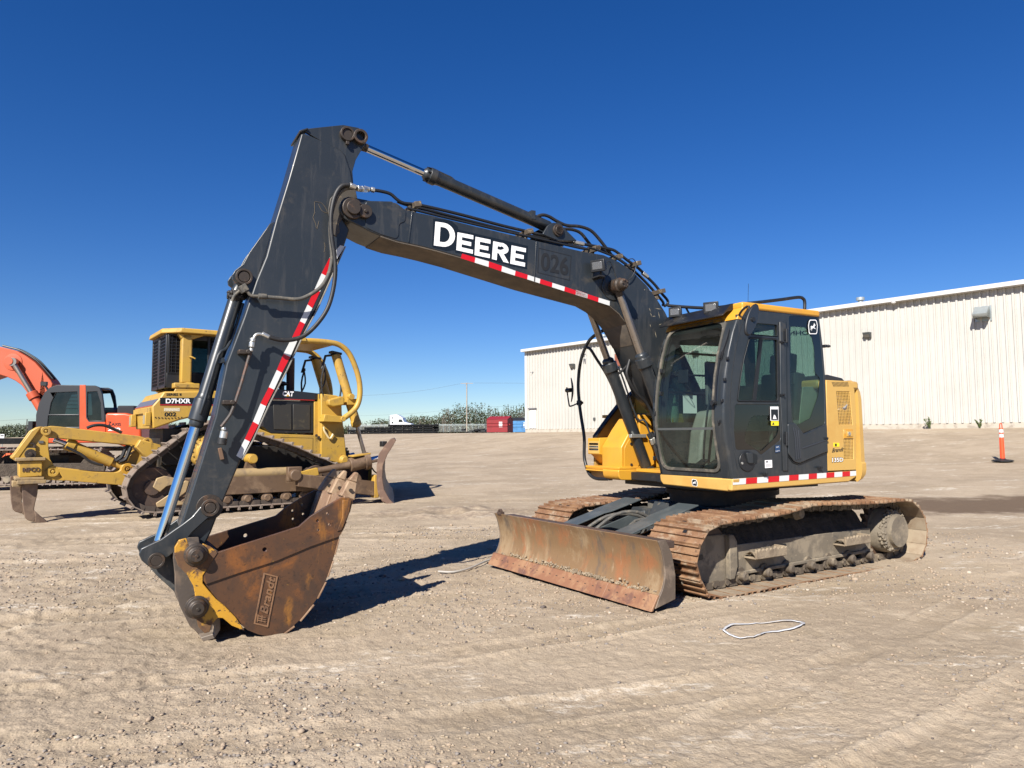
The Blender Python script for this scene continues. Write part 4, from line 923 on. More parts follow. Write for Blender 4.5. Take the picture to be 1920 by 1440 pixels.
for s, r_ in ((0, 0), (1, .03)):
    mb = MB(); mb.tube([(1.15, .05-.1*s, .60), (1.35, .02-.1*s, .70-r_), (1.60, -.05-.14*s, .68-r_), (1.85, -.14-.14*s, .50), (1.98, -.20-.1*s, .38)], .018, 8); mb.tube([(1.0, .25, .52-.05*s), (1.2, .16, .62-.05*s), (1.45, .10, .62-.06*s), (1.7, .2, .5), (1.9, .3, .4)], .016, 8); obj('blade_hose', mb, M_hoseg, ex)
# ============================================================ upper structure (axes SF)
YD = 1.2263
zc = Z(1180, 540, 3.79); z2 = Z(1020, 620, 4.8); zt_ = Z(1040, 720, 7.2)
def q3(y, uv): return [SF.at(u, v, 1, y) for u, v in uv]
# ------------------------------------------------------------ deck skirt
mb = MB()
mb.prism([(-.80, -1.0), (.95, -1.0), (.95, .05), (1.02, .05), (1.02, 1.10), (-.80, 1.10)], 2, 1.0, 1.09); mb.mm((-.75, -.8, .93), (.8, .75, .999))
dk = EO('deck', mb, M_black)
# yellow skirt: front under the cab, and the side with a turned-in lower lip
xf = 1.105; zt0 = 1.095; zb0_ = .975
mb = MB()
fl = [SF.at(u, v, 0, xf) for u, v in zc(215,1325, 735,1357, 728,1440, 700,1446, 240,1398, 220,1370)]
mb.prism([(p[1], p[2]) for p in fl], 0, xf, xf-.10)
fs_ = EO('front_skirt', mb, M_yelf, bevel=.012)
mb = MB()
sl_ = SF.xz(zc(735,1355, 1610,1298, 1612,1345, 1560,1378, 728,1442), YD)
mb.prism([(sl_[0][0], sl_[0][1]), (sl_[1][0], sl_[1][1]), (sl_[2][0], sl_[2][1]), (sl_[3][0], sl_[3][1]), (sl_[4][0], sl_[4][1])], 1, YD, YD-.06)
ss = EO('side_skirt', mb, M_yelf, bevel=.012)
def tape(tp, bt, y, parent, start_red=True, name='reflective_stripe'):
    """one continuous strip of tape whose blocks alternate red and white"""
    mb = MB(); n_ = len(tp); vs = [(p[0], y+.003, p[1]) for p in tp]+[(p[0], y+.003, p[1]) for p in bt]+[(p[0], y+.0004, p[1]) for p in tp]+[(p[0], y+.0004, p[1]) for p in bt]
    for i in range(n_-1):
        mi = 0 if (i % 2 == 0) == start_red else 1
        mb.f += [(i, i+1, n_+i+1, n_+i), (2*n_+i, 2*n_+i+1, i+1, i), (n_+i, n_+i+1, 3*n_+i+1, 3*n_+i)]; mb.m += [mi]*3
    mb.f += [(0, n_, 3*n_, 2*n_), (n_-1, 2*n_-1, 4*n_-1, 3*n_-1)]; mb.m += [0, 0]; mb.v = vs
    return obj(name, mb, [M_red, M_white], parent, label='red and white reflective tape')
def stripe(parent, y, top, bot, n, first=1, rz=0., start_red=True, name='reflective_stripe', th=.003, w0=None):
    """red and white tape between two pixel polylines (same number of points) on plane y"""
    def al(pl, t):
        t = t*(len(pl)-1); i = min(int(t), len(pl)-2); f = t-i; a, b = pl[i], pl[i+1]; return (a[0]*(1-f)+b[0]*f, a[1]*(1-f)+b[1]*f)
    ts = [i/n for i in range(n+1)] if w0 is None else w0
    return tape([al(top, t_) for t_ in ts], [al(bot, t_) for t_ in ts], y, parent, start_red, name)
tp = SF.xz(zc(735,1357, 1610,1299), YD); bt = SF.xz(zc(733,1400, 1610,1333), YD)
stripe(ss, YD, tp, bt, 12, start_red=False, w0=[0, .095, .178, .262, .348, .425, .503, .585, .655, .735, .805, .875, .945, 1.0])
# emblem on the front skirt
def deer_pts():
    return [(0.05,.50),(.14,.60),(.26,.62),(.42,.58),(.55,.63),(.62,.78),(.66,.96),(.70,.80),(.76,.98),(.77,.80),(.86,.76),(.95,.68),(.92,.64),(.80,.66),(.76,.55),(.72,.42),(.84,.36),(.98,.30),(.97,.26),(.80,.29),(.66,.34),(.52,.38),(.40,.36),(.30,.24),(.22,.06),(.18,.08),(.22,.26),(.24,.36),(.14,.30),(.02,.14),(0,.18),(.10,.36),(.17,.46),(.08,.44)]
def emblem(parent, quad, rz=0., border=True):
    Q = [Vector(p) for p in quad]; nrm = (Q[1]-Q[0]).cross(Q[3]-Q[0]).normalized()
    def mp(u, v, o=0): return (Q[0]*(1-u)*(1-v)+Q[1]*u*(1-v)+Q[2]*u*v+Q[3]*(1-u)*v)+nrm*o
    def poly(pts, o, mt, name, par):
        mb = MB(); n_ = len(pts); mb.add([mp(u, v, o) for u, v in pts], [tuple(range(n_))])
        tri = tessellate_polygon([[Vector((u, v, 0)) for u, v in pts]]); mb.f = [tuple(t) for t in tri]; mb.m = [0]*len(mb.f)
        return obj(name, mb, mt, par, rz=rz)
    sh = [(.04, .12), (.14, .02), (.86, .02), (.96, .12), (1, .60), (.90, .90), (.78, .99), (.22, .99), (.10, .90), (0, .60)]
    e_ = poly(sh, .002, M_decalw if border else M_decalk, 'emblem', parent)
    poly([(.5+(u-.5)*.86, .5+(v-.5)*.88) for u, v in sh], .003, M_decalk, 'emblem_field', parent if not border else parent)
    poly([(.20+.60*u, .20+.60*v) for u, v in deer_pts()], .004, M_decalw, 'deer_figure', parent)
    return e_
emblem(fs_, [SF.at(u, v, 0, xf) for u, v in zc(447,1405, 486,1412, 484,1362, 442,1355)])
# ------------------------------------------------------------ rear side cover + counterweight
mb = MB()
sc_ = SF.xz(zc(1412,1300, 1400,655, 1570,662, 1600,720, 1612,900, 1612,1292), YD)
g1 = SF.xz(zc(1472,735, 1567,735, 1587,972, 1491,972), YD); g2 = SF.xz(zc(1525,1074, 1592,1074, 1594,1216, 1527,1218), YD); g3 = SF.xz(zc(1520,1003, 1586,1003, 1588,1068, 1522,1068), YD)
mb.prism(sc_, 1, YD, YD-.03, holes=[g1, g2])
sv = EO('side_cover', mb, M_yelf, bevel=.004)
mb = MB(); mb.mm((-.85, -1.1, 1.1), (-.40, YD-.25, 2.1)); EO('engine_bay', mb, M_black)
mb = MB()
for k in range(5): x = -.80+.07*k; mb.cyl((x, YD-.10-.02*k, 1.35+.02*k), (x-.05, YD-.12, 1.95-.05*k), .022+.008*(k % 2), n=10)
mb.cyl((-.74, YD-.2, 1.60), (-.60, YD-.08, 1.85), .10); mb.ring((-.6, YD-.1, 1.83), (-.6, YD-.06, 1.83), .12, .07)
EO('engine_ducting', mb, mat('aluminium_ducting', (.45, .44, .42), .4, .6, layers=[((.2, .16, .12), 12, .5, .65, .8)]))
def grille(g, nx, nz, par):
    mb = MB(); A, B, C_, D_ = [Vector((p[0], YD-.006, p[1])) for p in g]
    for i in range(nx+1): t = i/nx; a = A.lerp(B, t); b = D_.lerp(C_, t); mb.cyl(a, b, .0032, n=5, cap=False)
    for i in range(nz+1): t = i/nz; a = A.lerp(D_, t); b = B.lerp(C_, t); mb.cyl(a, b, .0038, n=5, cap=False)
    return obj('mesh_grille', mb, M_yelf, par)
grille(g1, 9, 22, sv); grille(g2, 7, 14, sv)
mb = MB(); mb.prism(g3, 1, YD, YD+.006); x0, x1 = g3[3][0], g3[1][0]
lt = obj('latch', mb, M_yel, sv, .003)
mb = MB(); q = SF.xz(zc(1540,1015, 1580,1015, 1580,1055, 1540,1055), YD); mb.prism(roundpoly(q, .012), 1, YD+.006, YD+.012); mb.prism(SF.xz(zc(1523,1008, 1536,1008, 1536,1035, 1523,1035), YD), 1, YD+.0055, YD+.007); obj('latch_plate', mb, M_yelf, lt, .002)
mb = MB(); c = SF.at(*zc(1555, 1035)[0], 1, YD); mb.cyl((c[0], YD+.012, c[2]), (c[0], YD+.018, c[2]), .02); obj('lock', mb, M_zinc, lt)
mb = MB()
for k in range(13):
    a = zc(1440+k*9.2, 668, 1452+k*8.6, 700)
    p = SF.xz([a[0], a[1]], YD); mb.prism([(p[0][0]-.004, p[0][1]), (p[0][0]+.004, p[0][1]), (p[1][0]+.004, p[1][1]), (p[1][0]-.004, p[1][1])], 1, YD+.0005, YD+.002)
obj('cooling_slots', mb, M_black, sv)
# counterweight: curved tail, plan outline extruded with rounded top
plan = [(-.86, YD-.002), (-.93, YD-.005), (-1.02, 1.13), (-1.14, 1.0), (-1.30, .75), (-1.42, .45), (-1.49, .15), (-1.49, -.15), (-1.42, -.45), (-1.30, -.75), (-1.12, -1.02), (-.90, -1.20), (-.86, -1.20)]
def ring_at(z, ins):
    r_ = []
    for x, y in plan:
        if x > -.87: r_.append((x, y*(1-ins*.5) if abs(y) > 1 else y, z)); continue
        r_.append((x+ins*.9*(-x/1.5), y*(1-ins*.75), z))
    return r_
lv = [(1.00, .09), (1.03, .03), (1.08, 0.), (1.13, -.008), (1.20, -.008), (1.215, .004), (1.9, .012), (1.98, .02), (2.05, .045), (2.095, .085), (2.115, .14)]
mb = MB(); n_ = len(plan); vs = []
for z_, i_ in lv: vs += ring_at(z_, i_)
fs = [(k*n_+j, k*n_+(j+1) % n_, (k+1)*n_+(j+1) % n_, (k+1)*n_+j) for k in range(len(lv)-1) for j in range(n_)]
mb.add(vs, fs+[tuple(reversed(range(n_))), tuple(range((len(lv)-1)*n_, len(lv)*n_))]); cw = EO('counterweight', mb, M_yelf, bevel=0, ang=30)
mb = MB(); mb.mm((-.885, .35, 2.0), (-.20, YD-.01, 2.10)); mb.mm((-.80, -1.15, 1.1), (.35, -.35, 2.05)); mb.mm((-.9, -.4, 1.5), (.05, .4, 2.08))
ec = EO('engine_hood', mb, M_yelf, bevel=.03)
mb = MB(); mb.prism([(-.86, 2.10), (-.40, 2.10), (-.42, 2.16), (-.56, 2.175), (-.80, 2.145)], 1, .55, YD-.15); 
ai = EO('intake_cap', mb, mat('black_plastic_cap', (.02, .022, .026), .5), bevel=.015)
mb = MB(); q = SF.xz(zc(1645,1297, 1672,1295, 1672,1325, 1646,1328), YD)
p0 = SF.at(*zc(1645, 1312)[0], 1, 1.12); mb.hexa([(-.99, 1.158, 1.125), (-1.06, 1.095, 1.125), (-1.06, 1.095, 1.185), (-.99, 1.158, 1.185)], [(-.99, 1.165, 1.125), (-1.06, 1.102, 1.125), (-1.06, 1.102, 1.185), (-.99, 1.165, 1.185)])
obj('reflective_patch', mb, M_red, cw, rz=0.)
mb = MB(); mb.lathe([(.01, 0), (.018, .015), (.012, .04), (.004, .055)], (-.345, YD+.01, 2.46), (-1, 0, 0), 12); mb.box((-.33, YD-.01, 2.46), (.04, .05, .03)); EO('marker_lamp', mb, M_black)
lettering('lettering', 'Brandt', q3(YD+.002, zc(1440,1170, 1522,1160, 1524,1130, 1442,1140)), 1, sv, M_decalk, .02, shear=.25)
l1, rf_ = lettering('number_outline', '135D', q3(YD+.002, zc(1440,1242, 1522,1236, 1522,1203, 1440,1203)), 1, sv, M_decalk, .06)
lettering('number', '135D', q3(YD+.0035, zc(1442,1238, 1520,1233, 1520,1206, 1442,1207)), 1, sv, M_decalw, .012)
def decal(par, y, uv, mt, name='warning_decal', lab=None, off=.003):
    mb = MB(); mb.prism(SF.xz(uv, y), 1, y+.0006, y+off); return obj(name, mb, mt, par, label=lab)
decal(sv, YD, zc(1450,1100, 1490,1100, 1491,1128, 1451,1128), M_decaly)
decal(sv, YD, zc(1459,1106, 1472,1106, 1472,1124, 1459,1124), M_decalk, off=.004)
# ------------------------------------------------------------ CAB
YI = YD-1.03
cabp = bpy.data.objects.new('cab', None); COL.objects.link(cabp); cabp.parent = ex; cabp.rotation_euler.z = DR
def C_(name, mb, mats, bevel=.006, **k): return obj(name, mb, mats, cabp, bevel, **k)
front = [(1.095, 1.10), (1.125, 1.25), (1.165, 1.45), (1.19, 1.65), (1.185, 1.85), (1.155, 2.08), (1.10, 2.32), (1.03, 2.53), (.945, 2.70), (.88, 2.77)]
def fx(z):
    return float(np.interp(z, [p[1] for p in front], [p[0] for p in front]))
rear = [(-.262, 2.79), (-.295, 2.45), (-.315, 2.15), (-.318, 1.6), (-.305, 1.105)]
side_out = front+[(.84, 2.80), (-.25, 2.795)]+rear[1:]
def zo(*a): return SF.xz(zc(*a), YD)
w_front_up = roundpoly(zo(900,250, 1055,262, 1058,345, 860,328), .02)
w_front = roundpoly(zo(855,350, 1056,362, 1062,808, 768,806, 790,640, 815,500), .025)
w_low = roundpoly(zo(755,828, 1070,828, 1080,1078, 940,1188, 905,1150, 760,1150, 748,1000), .03)
w_rear = roundpoly(zo(1138,195, 1345,208, 1368,450, 1385,640, 1394,965, 1235,1038, 1160,958, 1146,700), .035)
mb = MB(); mb.prism(side_out, 1, YD-.005, YD-.06, holes=[w_front_up, w_front, w_low, w_rear])
cs = C_('cab_side', mb, M_char, .008)
# near door skin details: hinge column, lower panel ribs, handle recess
mb = MB()
mb.prism(zo(1066,240, 1110,242, 1122,1130, 1122,1300, 1090,1300, 1082,1000, 1072,820), 1, YD-.004, YD+.008)
mb.prism(roundpoly(zo(1118,965, 1166,958, 1192,985, 1232,1040, 1395,968, 1402,1160, 1200,1245, 1165,1235, 1122,1178), .02), 1, YD-.004, YD+.018)
dp = obj('door_panel', mb, M_char, cs, .01)
mb = MB()
for k in range(3): mb.prism(zo(1150+18*k,990+10*k, 1156+18*k,992+10*k, 1172+14*k,1060+6*k, 1180+14*k,1220-4*k, 1172+14*k,1222-4*k, 1163+14*k,1062+6*k), 1, YD+.017, YD+.024)
mb.prism(zo(1215,1135, 1400,1072, 1400,1080, 1217,1144), 1, YD+.017, YD+.023)
obj('pressed_rib', mb, mat('rib_charcoal', (.03, .034, .042), .4), cs, .002)
mb = MB(); mb.prism(zo(1108,240, 1112,240, 1124,1300, 1119,1300), 1, YD+.0065, YD+.009); mb.prism(zo(1120,1178, 1165,1238, 1200,1250, 1402,1165, 1402,1168, 1200,1255, 1162,1243, 1118,1184), 1, YD-.002, YD+.003); obj('door_gap', mb, M_decalk, cs)
mb = MB()
for v in (340, 1070):
    c = SF.at(*zc(1107, v)[0], 1, YD); mb.cyl((c[0], YD+.018, c[2]-.07), (c[0], YD+.018, c[2]+.07), .013, n=10); mb.box((c[0]+.01, YD+.008, c[2]), (.05, .012, .09))
obj('hinge', mb, M_black, cs)
mb = MB(); c = SF.at(*zc(836, 1230)[0], 1, YD); ell = [(c[0]+.105*math.cos(t*.2618), c[2]+.10*math.sin(t*.2618)) for t in range(24)]; mb.prism(ell, 1, YD-.004, YD+.006)
dh = obj('door_handle', mb, M_black, cs, .006)
mb = MB(); mb.prism(roundpoly(zo(820,1170, 862,1168, 868,1245, 835,1245), .012), 1, YD+.006, YD+.026); obj('handle_grip', mb, M_char, dh, .006)
mb = MB(); k_ = SF.at(*zc(797, 1245)[0], 1, YD); mb.cyl((k_[0], YD+.005, k_[2]), (k_[0], YD+.012, k_[2]), .012, n=14); obj('lock', mb, M_zinc, dh)
mb = MB(); mb.prism(roundpoly(zo(868,1170, 905,1185, 900,1240, 872,1245), .01), 1, YD+.0062, YD+.008); obj('handle_recess', mb, M_decalk, dh)
for v0 in ((1085, 385), (1084, 760), (962, 1320), (1350, 1275), (1390, 1068)):
    mb = MB(); c = SF.at(*zc(*v0)[0], 1, YD); mb.cyl((c[0], YD, c[2]), (c[0], YD+.035, c[2]), .012, n=10); mb.box((c[0]+.015, YD+.015, c[2]), (.05, .02, .018)); obj('rubber_stop', mb, M_black, cs)
# panes
def pane(pts, y, mt, name='window', mull=None):
    mb = MB(); mb.prism(pts, 1, y, y-.005); return obj(name, mb, mt, cabp)
pane(w_front_up, YD-.012, M_glass); p1 = pane(w_front, YD-.012, M_glassd); pane(w_rear, YD-.012, M_glass)
def ringframe(outer, f, y0, y1, mt, par, name='window_seal', inner=None):
    cx = sum(p[0] for p in outer)/len(outer); cz = sum(p[1] for p in outer)/len(outer)
    inn = inner or [(cx+(p[0]-cx)*f, cz+(p[1]-cz)*f) for p in outer]
    mb = MB(); mb.prism(outer, 1, y0, y1, holes=[inn]); return obj(name, mb, mt, par, .0015)
ringframe(w_front_up, .94, YD+.002, YD-.02, M_black, cs); ringframe(w_front, .965, YD+.002, YD-.02, M_black, cs)
mb = MB(); mb.prism(zo(930,352, 955,353, 905,806, 880,806), 1, YD-.008, YD-.016); obj('sliding_sash', mb, M_black, p1)
fr_in = zo(1150,262, 1262,268, 1300,340, 1318,430, 1322,600, 1355,700, 1290,900, 1230,965, 1190,980, 1165,960, 1152,640)
mb = MB(); mb.prism(w_rear, 1, YD-.008, YD-.011, holes=[roundpoly(zo(1150,272, 1255,280, 1300,345, 1318,430, 1322,600, 1358,640, 1348,760, 1290,925, 1195,975, 1168,955, 1152,640), .02)]); obj('window_border', mb, M_frit, cs)
mb = MB(); mb.prism(w_low, 1, YD-.008, YD-.014, holes=[roundpoly(zo(905,905, 1062,905, 1064,1020, 1045,1060, 945,1158, 920,1155, 825,1095, 822,1060, 850,960, 875,915), .03)]); obj('window_border', mb, M_frit, cs)
pane(w_low, YD-.016, M_glass)
# right-hand (far) side wall with big window, back wall, floor, roof
far_w = [(1.03, 1.66), (1.03, 1.78), (.98, 2.1), (.86, 2.52), (-.02, 2.55), (-.02, 1.66)]; far_w2 = [(-.08, 1.85), (-.08, 2.55), (-.22, 2.55), (-.24, 1.85)]
mb = MB(); mb.prism(side_out, 1, YI, YI+.04, holes=[far_w, far_w2]); fw_ = C_('cab_far_side', mb, M_char, .004)
mb = MB(); mb.prism(far_w, 1, YI+.015, YI+.019); mb.prism(far_w2, 1, YI+.015, YI+.019); obj('window', mb, M_glass, cabp)
mb = MB(); mb.mm((.1, YI+.01, 2.18), (1.0, YI+.03, 2.20)); mb.mm((.1, YI+.01, 1.98), (1.05, YI+.03, 2.0)); mb.mm((.1, YI+.01, 2.42), (.9, YI+.03, 2.445)); obj('guard_bar', mb, M_black, fw_)
mb = MB(); rw = [(YI+.10, 1.70), (YD-.09, 1.70), (YD-.09, 2.72), (YI+.10, 2.72)]
mb.prism([(YI+.04, 1.1), (YD-.06, 1.1), (YD-.06, 2.78), (YI+.04, 2.78)], 0, -.30, -.26, holes=[rw]); bk_ = C_('cab_back', mb, M_greyd, 0)
for wd, us in (('JOHN', zc(1300,345, 1133,350, 1133,305, 1300,300)), ('DEERE', zc(1050,375, 880,385, 880,345, 1050,335))): lettering('lettering', wd, [SF.at(u, v, 0, -.289) for u, v in us], 0, bk_, M_decalk, .03)
mb = MB(); mb.prism(rw, 0, -.285, -.28); obj('rear_window', mb, M_glass, cabp)
mb = MB(); mb.mm((-.28, YI+.02, 1.10), (1.06, YD-.06, 1.16)); C_('cab_floor', mb, M_tan, 0)
# front: curved frame and curved glass
ND = 26; zs = [1.115+(2.735-1.115)*i/ND for i in range(ND+1)]
def fr_band(mb, y0, y1, z0, z1, o0, o1, n=ND):
    rws = []
    for i in range(n+1):
        z_ = z0+(z1-z0)*i/n; x = fx(z_); rws.append([(x+o0, y0, z_), (x+o0, y1, z_), (x+o1, y1, z_), (x+o1, y0, z_), (x+o0, y0, z_)])
    mb.sheet(rws); a = rws[0][:4]; b = rws[-1][:4]; mb.add(a+b, [(0, 1, 2, 3), (7, 6, 5, 4)])
def fr_poly(yz, hole, o0, o1, name, mt, par, bevel=0., sub=True):
    """frame part lying on the curved front: subdivided strip grid cut by outlines"""
    return None
mb = MB(); fr_band(mb, YI, YI+.058, 1.10, 2.77, .0, -.07); fr_band(mb, YI+.001, YD-.10, 1.10, 1.175, -.001, -.06, 4)
C_('front_frame', mb, M_char, .012)
mb = MB(); fr_band(mb, YD-.135, YD-.001, 1.10, 2.70, .004, -.10); pil = C_('corner_pillar', mb, M_char, .022, seg=3)
mb = MB(); fr_band(mb, YI-.002, YD+.0, 2.655, 2.79, .012, -.06, 4); C_('front_header', mb, M_yel, .01)
# window seal rounded: border ring on curved surface
gy0, gy1, gz0, gz1 = YI+.045, YD-.125, 1.155, 2.70
outer = roundpoly([(gy0, gz0), (gy1, gz0), (gy1, gz1), (gy0, gz1)], [.12, .10, .14, .14], 6)
inner = roundpoly([(gy0+.028, gz0+.028), (gy1-.024, gz0+.028), (gy1-.024, gz1-.045), (gy0+.028, gz1-.045)], [.11, .09, .15, .15], 6)
def densify(p, st=.06):
    r_ = []
    for i in range(len(p)):
        a, b = Vector(p[i]), Vector(p[(i+1) % len(p)]); n_ = max(1, int((b-a).length/st))
        for k in range(n_): q = a.lerp(b, k/n_); r_.append((q.x, q.y))
    return r_
def ring_curved(inn, out_, o0, o1, name, mt, par):
    n_ = len(out_); mb = MB()
    A = [(fx(z)+o0, y, z) for y, z in out_]; B = [(fx(z)+o0, y, z) for y, z in inn]; C2 = [(fx(z)+o1, y, z) for y, z in inn]; D2 = [(fx(z)+o1, y, z) for y, z in out_]
    mb.add(A+B+C2+D2, [(k*n_+i, k*n_+(i+1) % n_, ((k+1) % 4)*n_+(i+1) % n_, ((k+1) % 4)*n_+i) for k in range(4) for i in range(n_)]); return obj(name, mb, mt, par, ang=50)
n0 = 6; 
def sameparam(p, q):   # densify both alike
    P_, Q_ = [], []
    for i in range(len(p)):
        a, b, c, d = Vector(p[i]), Vector(p[(i+1) % len(p)]), Vector(q[i]), Vector(q[(i+1) % len(q)]); n_ = max(1, int((b-a).length/.06))
        for k in range(n_): P_.append(tuple(a.lerp(b, k/n_))); Q_.append(tuple(c.lerp(d, k/n_)))
    return P_, Q_
o_, i_ = sameparam(outer, inner)
ring_curved(i_, o_, .012, -.02, 'window_seal', mat('dusty_rubber_seal', (.07, .065, .055), .8, layers=[((.20, .17, .13), 9, .45, .65, .7)]), pil)
def curved_pane(y0, y1, z0, z1, off, name, n=14):
    mb = MB(); mb.sheet([[(fx(z0+(z1-z0)*i/n)+off, y, z0+(z1-z0)*i/n) for y in (y0, y1)] for i in range(n+1)]); return obj(name, mb, M_glass, cabp, ang=180)
zm = 1.585
curved_pane(gy0+.01, gy1-.01, zm, gz1-.01, -.002, 'windscreen'); curved_pane(gy0+.01, gy1-.01, gz0+.01, zm, .002, 'lower_front_window')
mb = MB(); fr_band(mb, gy0+.01, gy1-.01, zm-.012, zm+.012, .010, -.02, 2); obj('window_divider', mb, M_greyd, cabp, .002)
# header fill above windscreen between seal and header, dark
mb = MB(); fr_band(mb, gy0, gy1, 2.60, 2.665, -.003, -.03, 2); obj('sun_shade', mb, M_black, cabp)
# roof
mb = MB(); ro = [(.90, YI-.01), (.90, YD+.0), (.82, YD+.012), (-.25, YD+.006), (-.28, YD-.03), (-.28, YI)]
mb.prism(ro, 2, 2.765, 2.835); rf_o = C_('cab_roof', mb, M_yel, .02, seg=3)
mb = MB(); mb.prism([(.80, YI+.05), (.80, YD-.08), (-.2, YD-.08), (-.2, YI+.05)], 2, 2.835, 2.85); obj('roof_hatch', mb, M_black, rf_o, .01)
mb = MB(); mb.prism([(.985, 2.745), (1.045, 2.70), (1.05, 2.712), (.93, 2.83), (.60, 2.875), (.60, 2.862)], 1, YI-.03, YD-.12); obj('rain_visor', mb, mat('black_visor_plastic', (.01, .011, .013), .3, layers=[((.06, .05, .04), 6, .5, .7, .6)]), rf_o, .003)
def lamp(c, r, par, yaw=0., pitch=0., s=1., name='work_light', rz=0.):
    rot = Matrix.Rotation(yaw, 3, 'Z') @ Matrix.Rotation(pitch, 3, 'Y'); c = Vector(c)
    def T(p): return c+rot @ (Vector(p)*s)
    mb = MB(); bk = [(-.055, -.045, -.035), (-.055, .045, -.035), (-.055, .045, .035), (-.055, -.045, .035)]; fr2 = [(.025, -.072, -.055), (.025, .072, -.055), (.025, .072, .055), (.025, -.072, .055)]; f3 = [(.045, a[1], a[2]) for a in fr2]
    mb.hexa([T(p) for p in bk], [T(p) for p in fr2]); mb.hexa([T(p) for p in fr2], [T(p) for p in f3]); mb.cyl(T((-.02, 0, -.05)), T((-.02, 0, -.11)), .012*s); mb.box(T((-.02, 0, -.11)), (.05*s, .05*s, .012*s))
    o = obj(name, mb, M_black, par, .008*s, rz=rz)
    mb = MB(); mb.hexa([T((.044, a[1]*.72, a[2]*.64)) for a in fr2], [T((.049, a[1]*.70, a[2]*.62)) for a in fr2]); mt = M_lens; obj('lens', mb, mt, o, .003)
    return o
lamp(SF.at(1335, 577, 0, .93), 0, rf_o, .50, .12, 1.08); lamp(SF.at(1268, 586, 0, .93), 0, rf_o, .42, .0, 1.0)
# roof handrail
rail = [SF.at(1252, 575, 1, .30), SF.at(1300, 577, 1, .5), (.90, .80, 2.93), (.80, YD-.06, 2.93), (.45, YD-.04, 2.95)]
mb = MB(); a = q3(YD-.05, zc(930,100, 1080,82, 1200,66, 1235,76, 1246,100, 1246,150)); 
b = [SF.at(*zc(275, 125)[0], 1, .22), SF.at(*zc(400, 135)[0], 1, .45), SF.at(*zc(560, 142)[0], 1, .75), SF.at(*zc(700, 130)[0], 1, .98), SF.at(*zc(840, 110)[0], 1, YD-.1)]
mb.tube(b+a, .017, 10, smooth=4); obj('handrail', mb, M_black, rf_o)
mb = MB()
for p in (b[1], b[3]): mb.cyl((p[0], p[1], p[2]), (p[0]-.05, p[1], 2.83), .011)
obj('rail_stay', mb, M_black, rf_o)
mb = MB(); p = SF.at(1391, 590, 1, 1.0); mb.cyl((p[0]-.2, .9, 2.85), (p[0]-.22, .9, 3.12), .002, n=5); mb.cyl((p[0]-.2, .9, 2.84), (p[0]-.2, .9, 2.88), .012); obj('aerial', mb, M_black, rf_o)
# corner mirror
mb = MB(); pc = [(868+40*math.cos(t*.2618)+28*math.sin(t*.2618), 226-114*math.sin(t*.2618)) for t in range(24)]
P3 = [SF.at(*zc(x, y_)[0], 1, YD+.16) for x, y_ in pc]; ctr = sum((Vector(p) for p in P3), Vector())/24
mb.prism([(p[0], p[2]) for p in P3], 1, YD+.145, YD+.175)
# tilt the mirror so it faces back along the machine
mr_ = obj('mirror', mb, M_black, cabp, .012, seg=3)
mb = MB(); mb.prism([(ctr.x+(p[0]-ctr.x)*.86, ctr.z+(p[2]-ctr.z)*.92) for p in P3], 1, YD+.1755, YD+.177); obj('mirror_back', mb, mat('mirror_shell', (.02, .022, .025), .25, coat=.4), mr_)
mb = MB(); mb.tube([SF.at(*zc(770, 215)[0], 1, YD-.03), SF.at(*zc(800, 160)[0], 1, YD+.05), SF.at(*zc(850, 130)[0], 1, YD+.12), (ctr.x, YD+.13, ctr.z+.02)], .011, 8); mb.cyl(SF.at(*zc(765, 190)[0], 1, YD-.02), SF.at(*zc(765, 225)[0], 1, YD-.02), .015); mb.cyl((ctr.x, YD+.10, ctr.z), (ctr.x, YD+.19, ctr.z), .022); obj('mirror_arm', mb, M_black, mr_)
# wiper
def fp(u, v, off=.03):   # pixel -> on the curved windscreen
    x = 1.15
    for _ in range(8): p = SF.at(u, v, 0, x); x = fx(min(max(p[2], 1.1), 2.77))+off
    return SF.at(u, v, 0, x)
mb = MB(); mb.tube([fp(*p) for p in zc(610,825, 612,740, 622,620, 640,500)], .010, 6); mb.tube([fp(*p) for p in zc(640,500, 672,420, 700,330, 708,285)], .006, 6); mb.tube([fp(*p, .02) for p in zc(655,500, 682,400, 705,290)], .005, 5)
c = fp(*zc(607, 815)[0], .02); mb.cyl(c, (c[0]+.04, c[1], c[2]), .024); mb.tube([fp(*p) for p in zc(655,452, 640,490, 648,500)], .012, 6); obj('wiper', mb, M_black, cabp)
for v in (330, 480, 640, 780, 930, 1100):
    c = fp(*zc(235-(v-330)*.045 if v < 700 else 185-(v-780)*.02, v+110)[0], .012); mb = MB(); mb.box(c, (.03, .02, .045)); obj('frame_clip', mb, M_black, pil, .003)
for v in (500, 650, 800, 950):
    c = fp(*zc(697-(v-500)*.13, v)[0], .012); mb = MB(); mb.box(c, (.03, .02, .03)); obj('frame_clip', mb, M_black, pil, .003)
# interior
mb = MB(); mb.box((.05, .76, 1.50), (.52, .50, .14)); sb = Matrix.Rotation(-.12, 3, 'Y')
mb.box((-.17, .76, 1.86), (.14, .50, .66), sb); mb.box((-.22, .76, 2.30), (.11, .30, .22), sb); mb.box((.05, .50, 1.66), (.36, .08, .05)); mb.box((.05, 1.02, 1.66), (.36, .08, .05)); seat = C_('seat', mb, M_seat, .05, seg=3)
mb = MB(); mb.box((.05, .76, 1.30), (.4, .4, .28)); obj('seat_base', mb, M_greyd, seat, .02)
mb = MB()
mb.box((.12, .38, 1.42), (.62, .18, .55)); mb.prism([(.55, 1.16), (.78, 1.16), (.72, 1.55), (.62, 1.78), (.45, 1.80), (.42, 1.4)], 1, YI+.05, YI+.26); mb.box((.12, 1.08, 1.42), (.5, .12, .5)); con = C_('console', mb, M_grey, .04, seg=3)
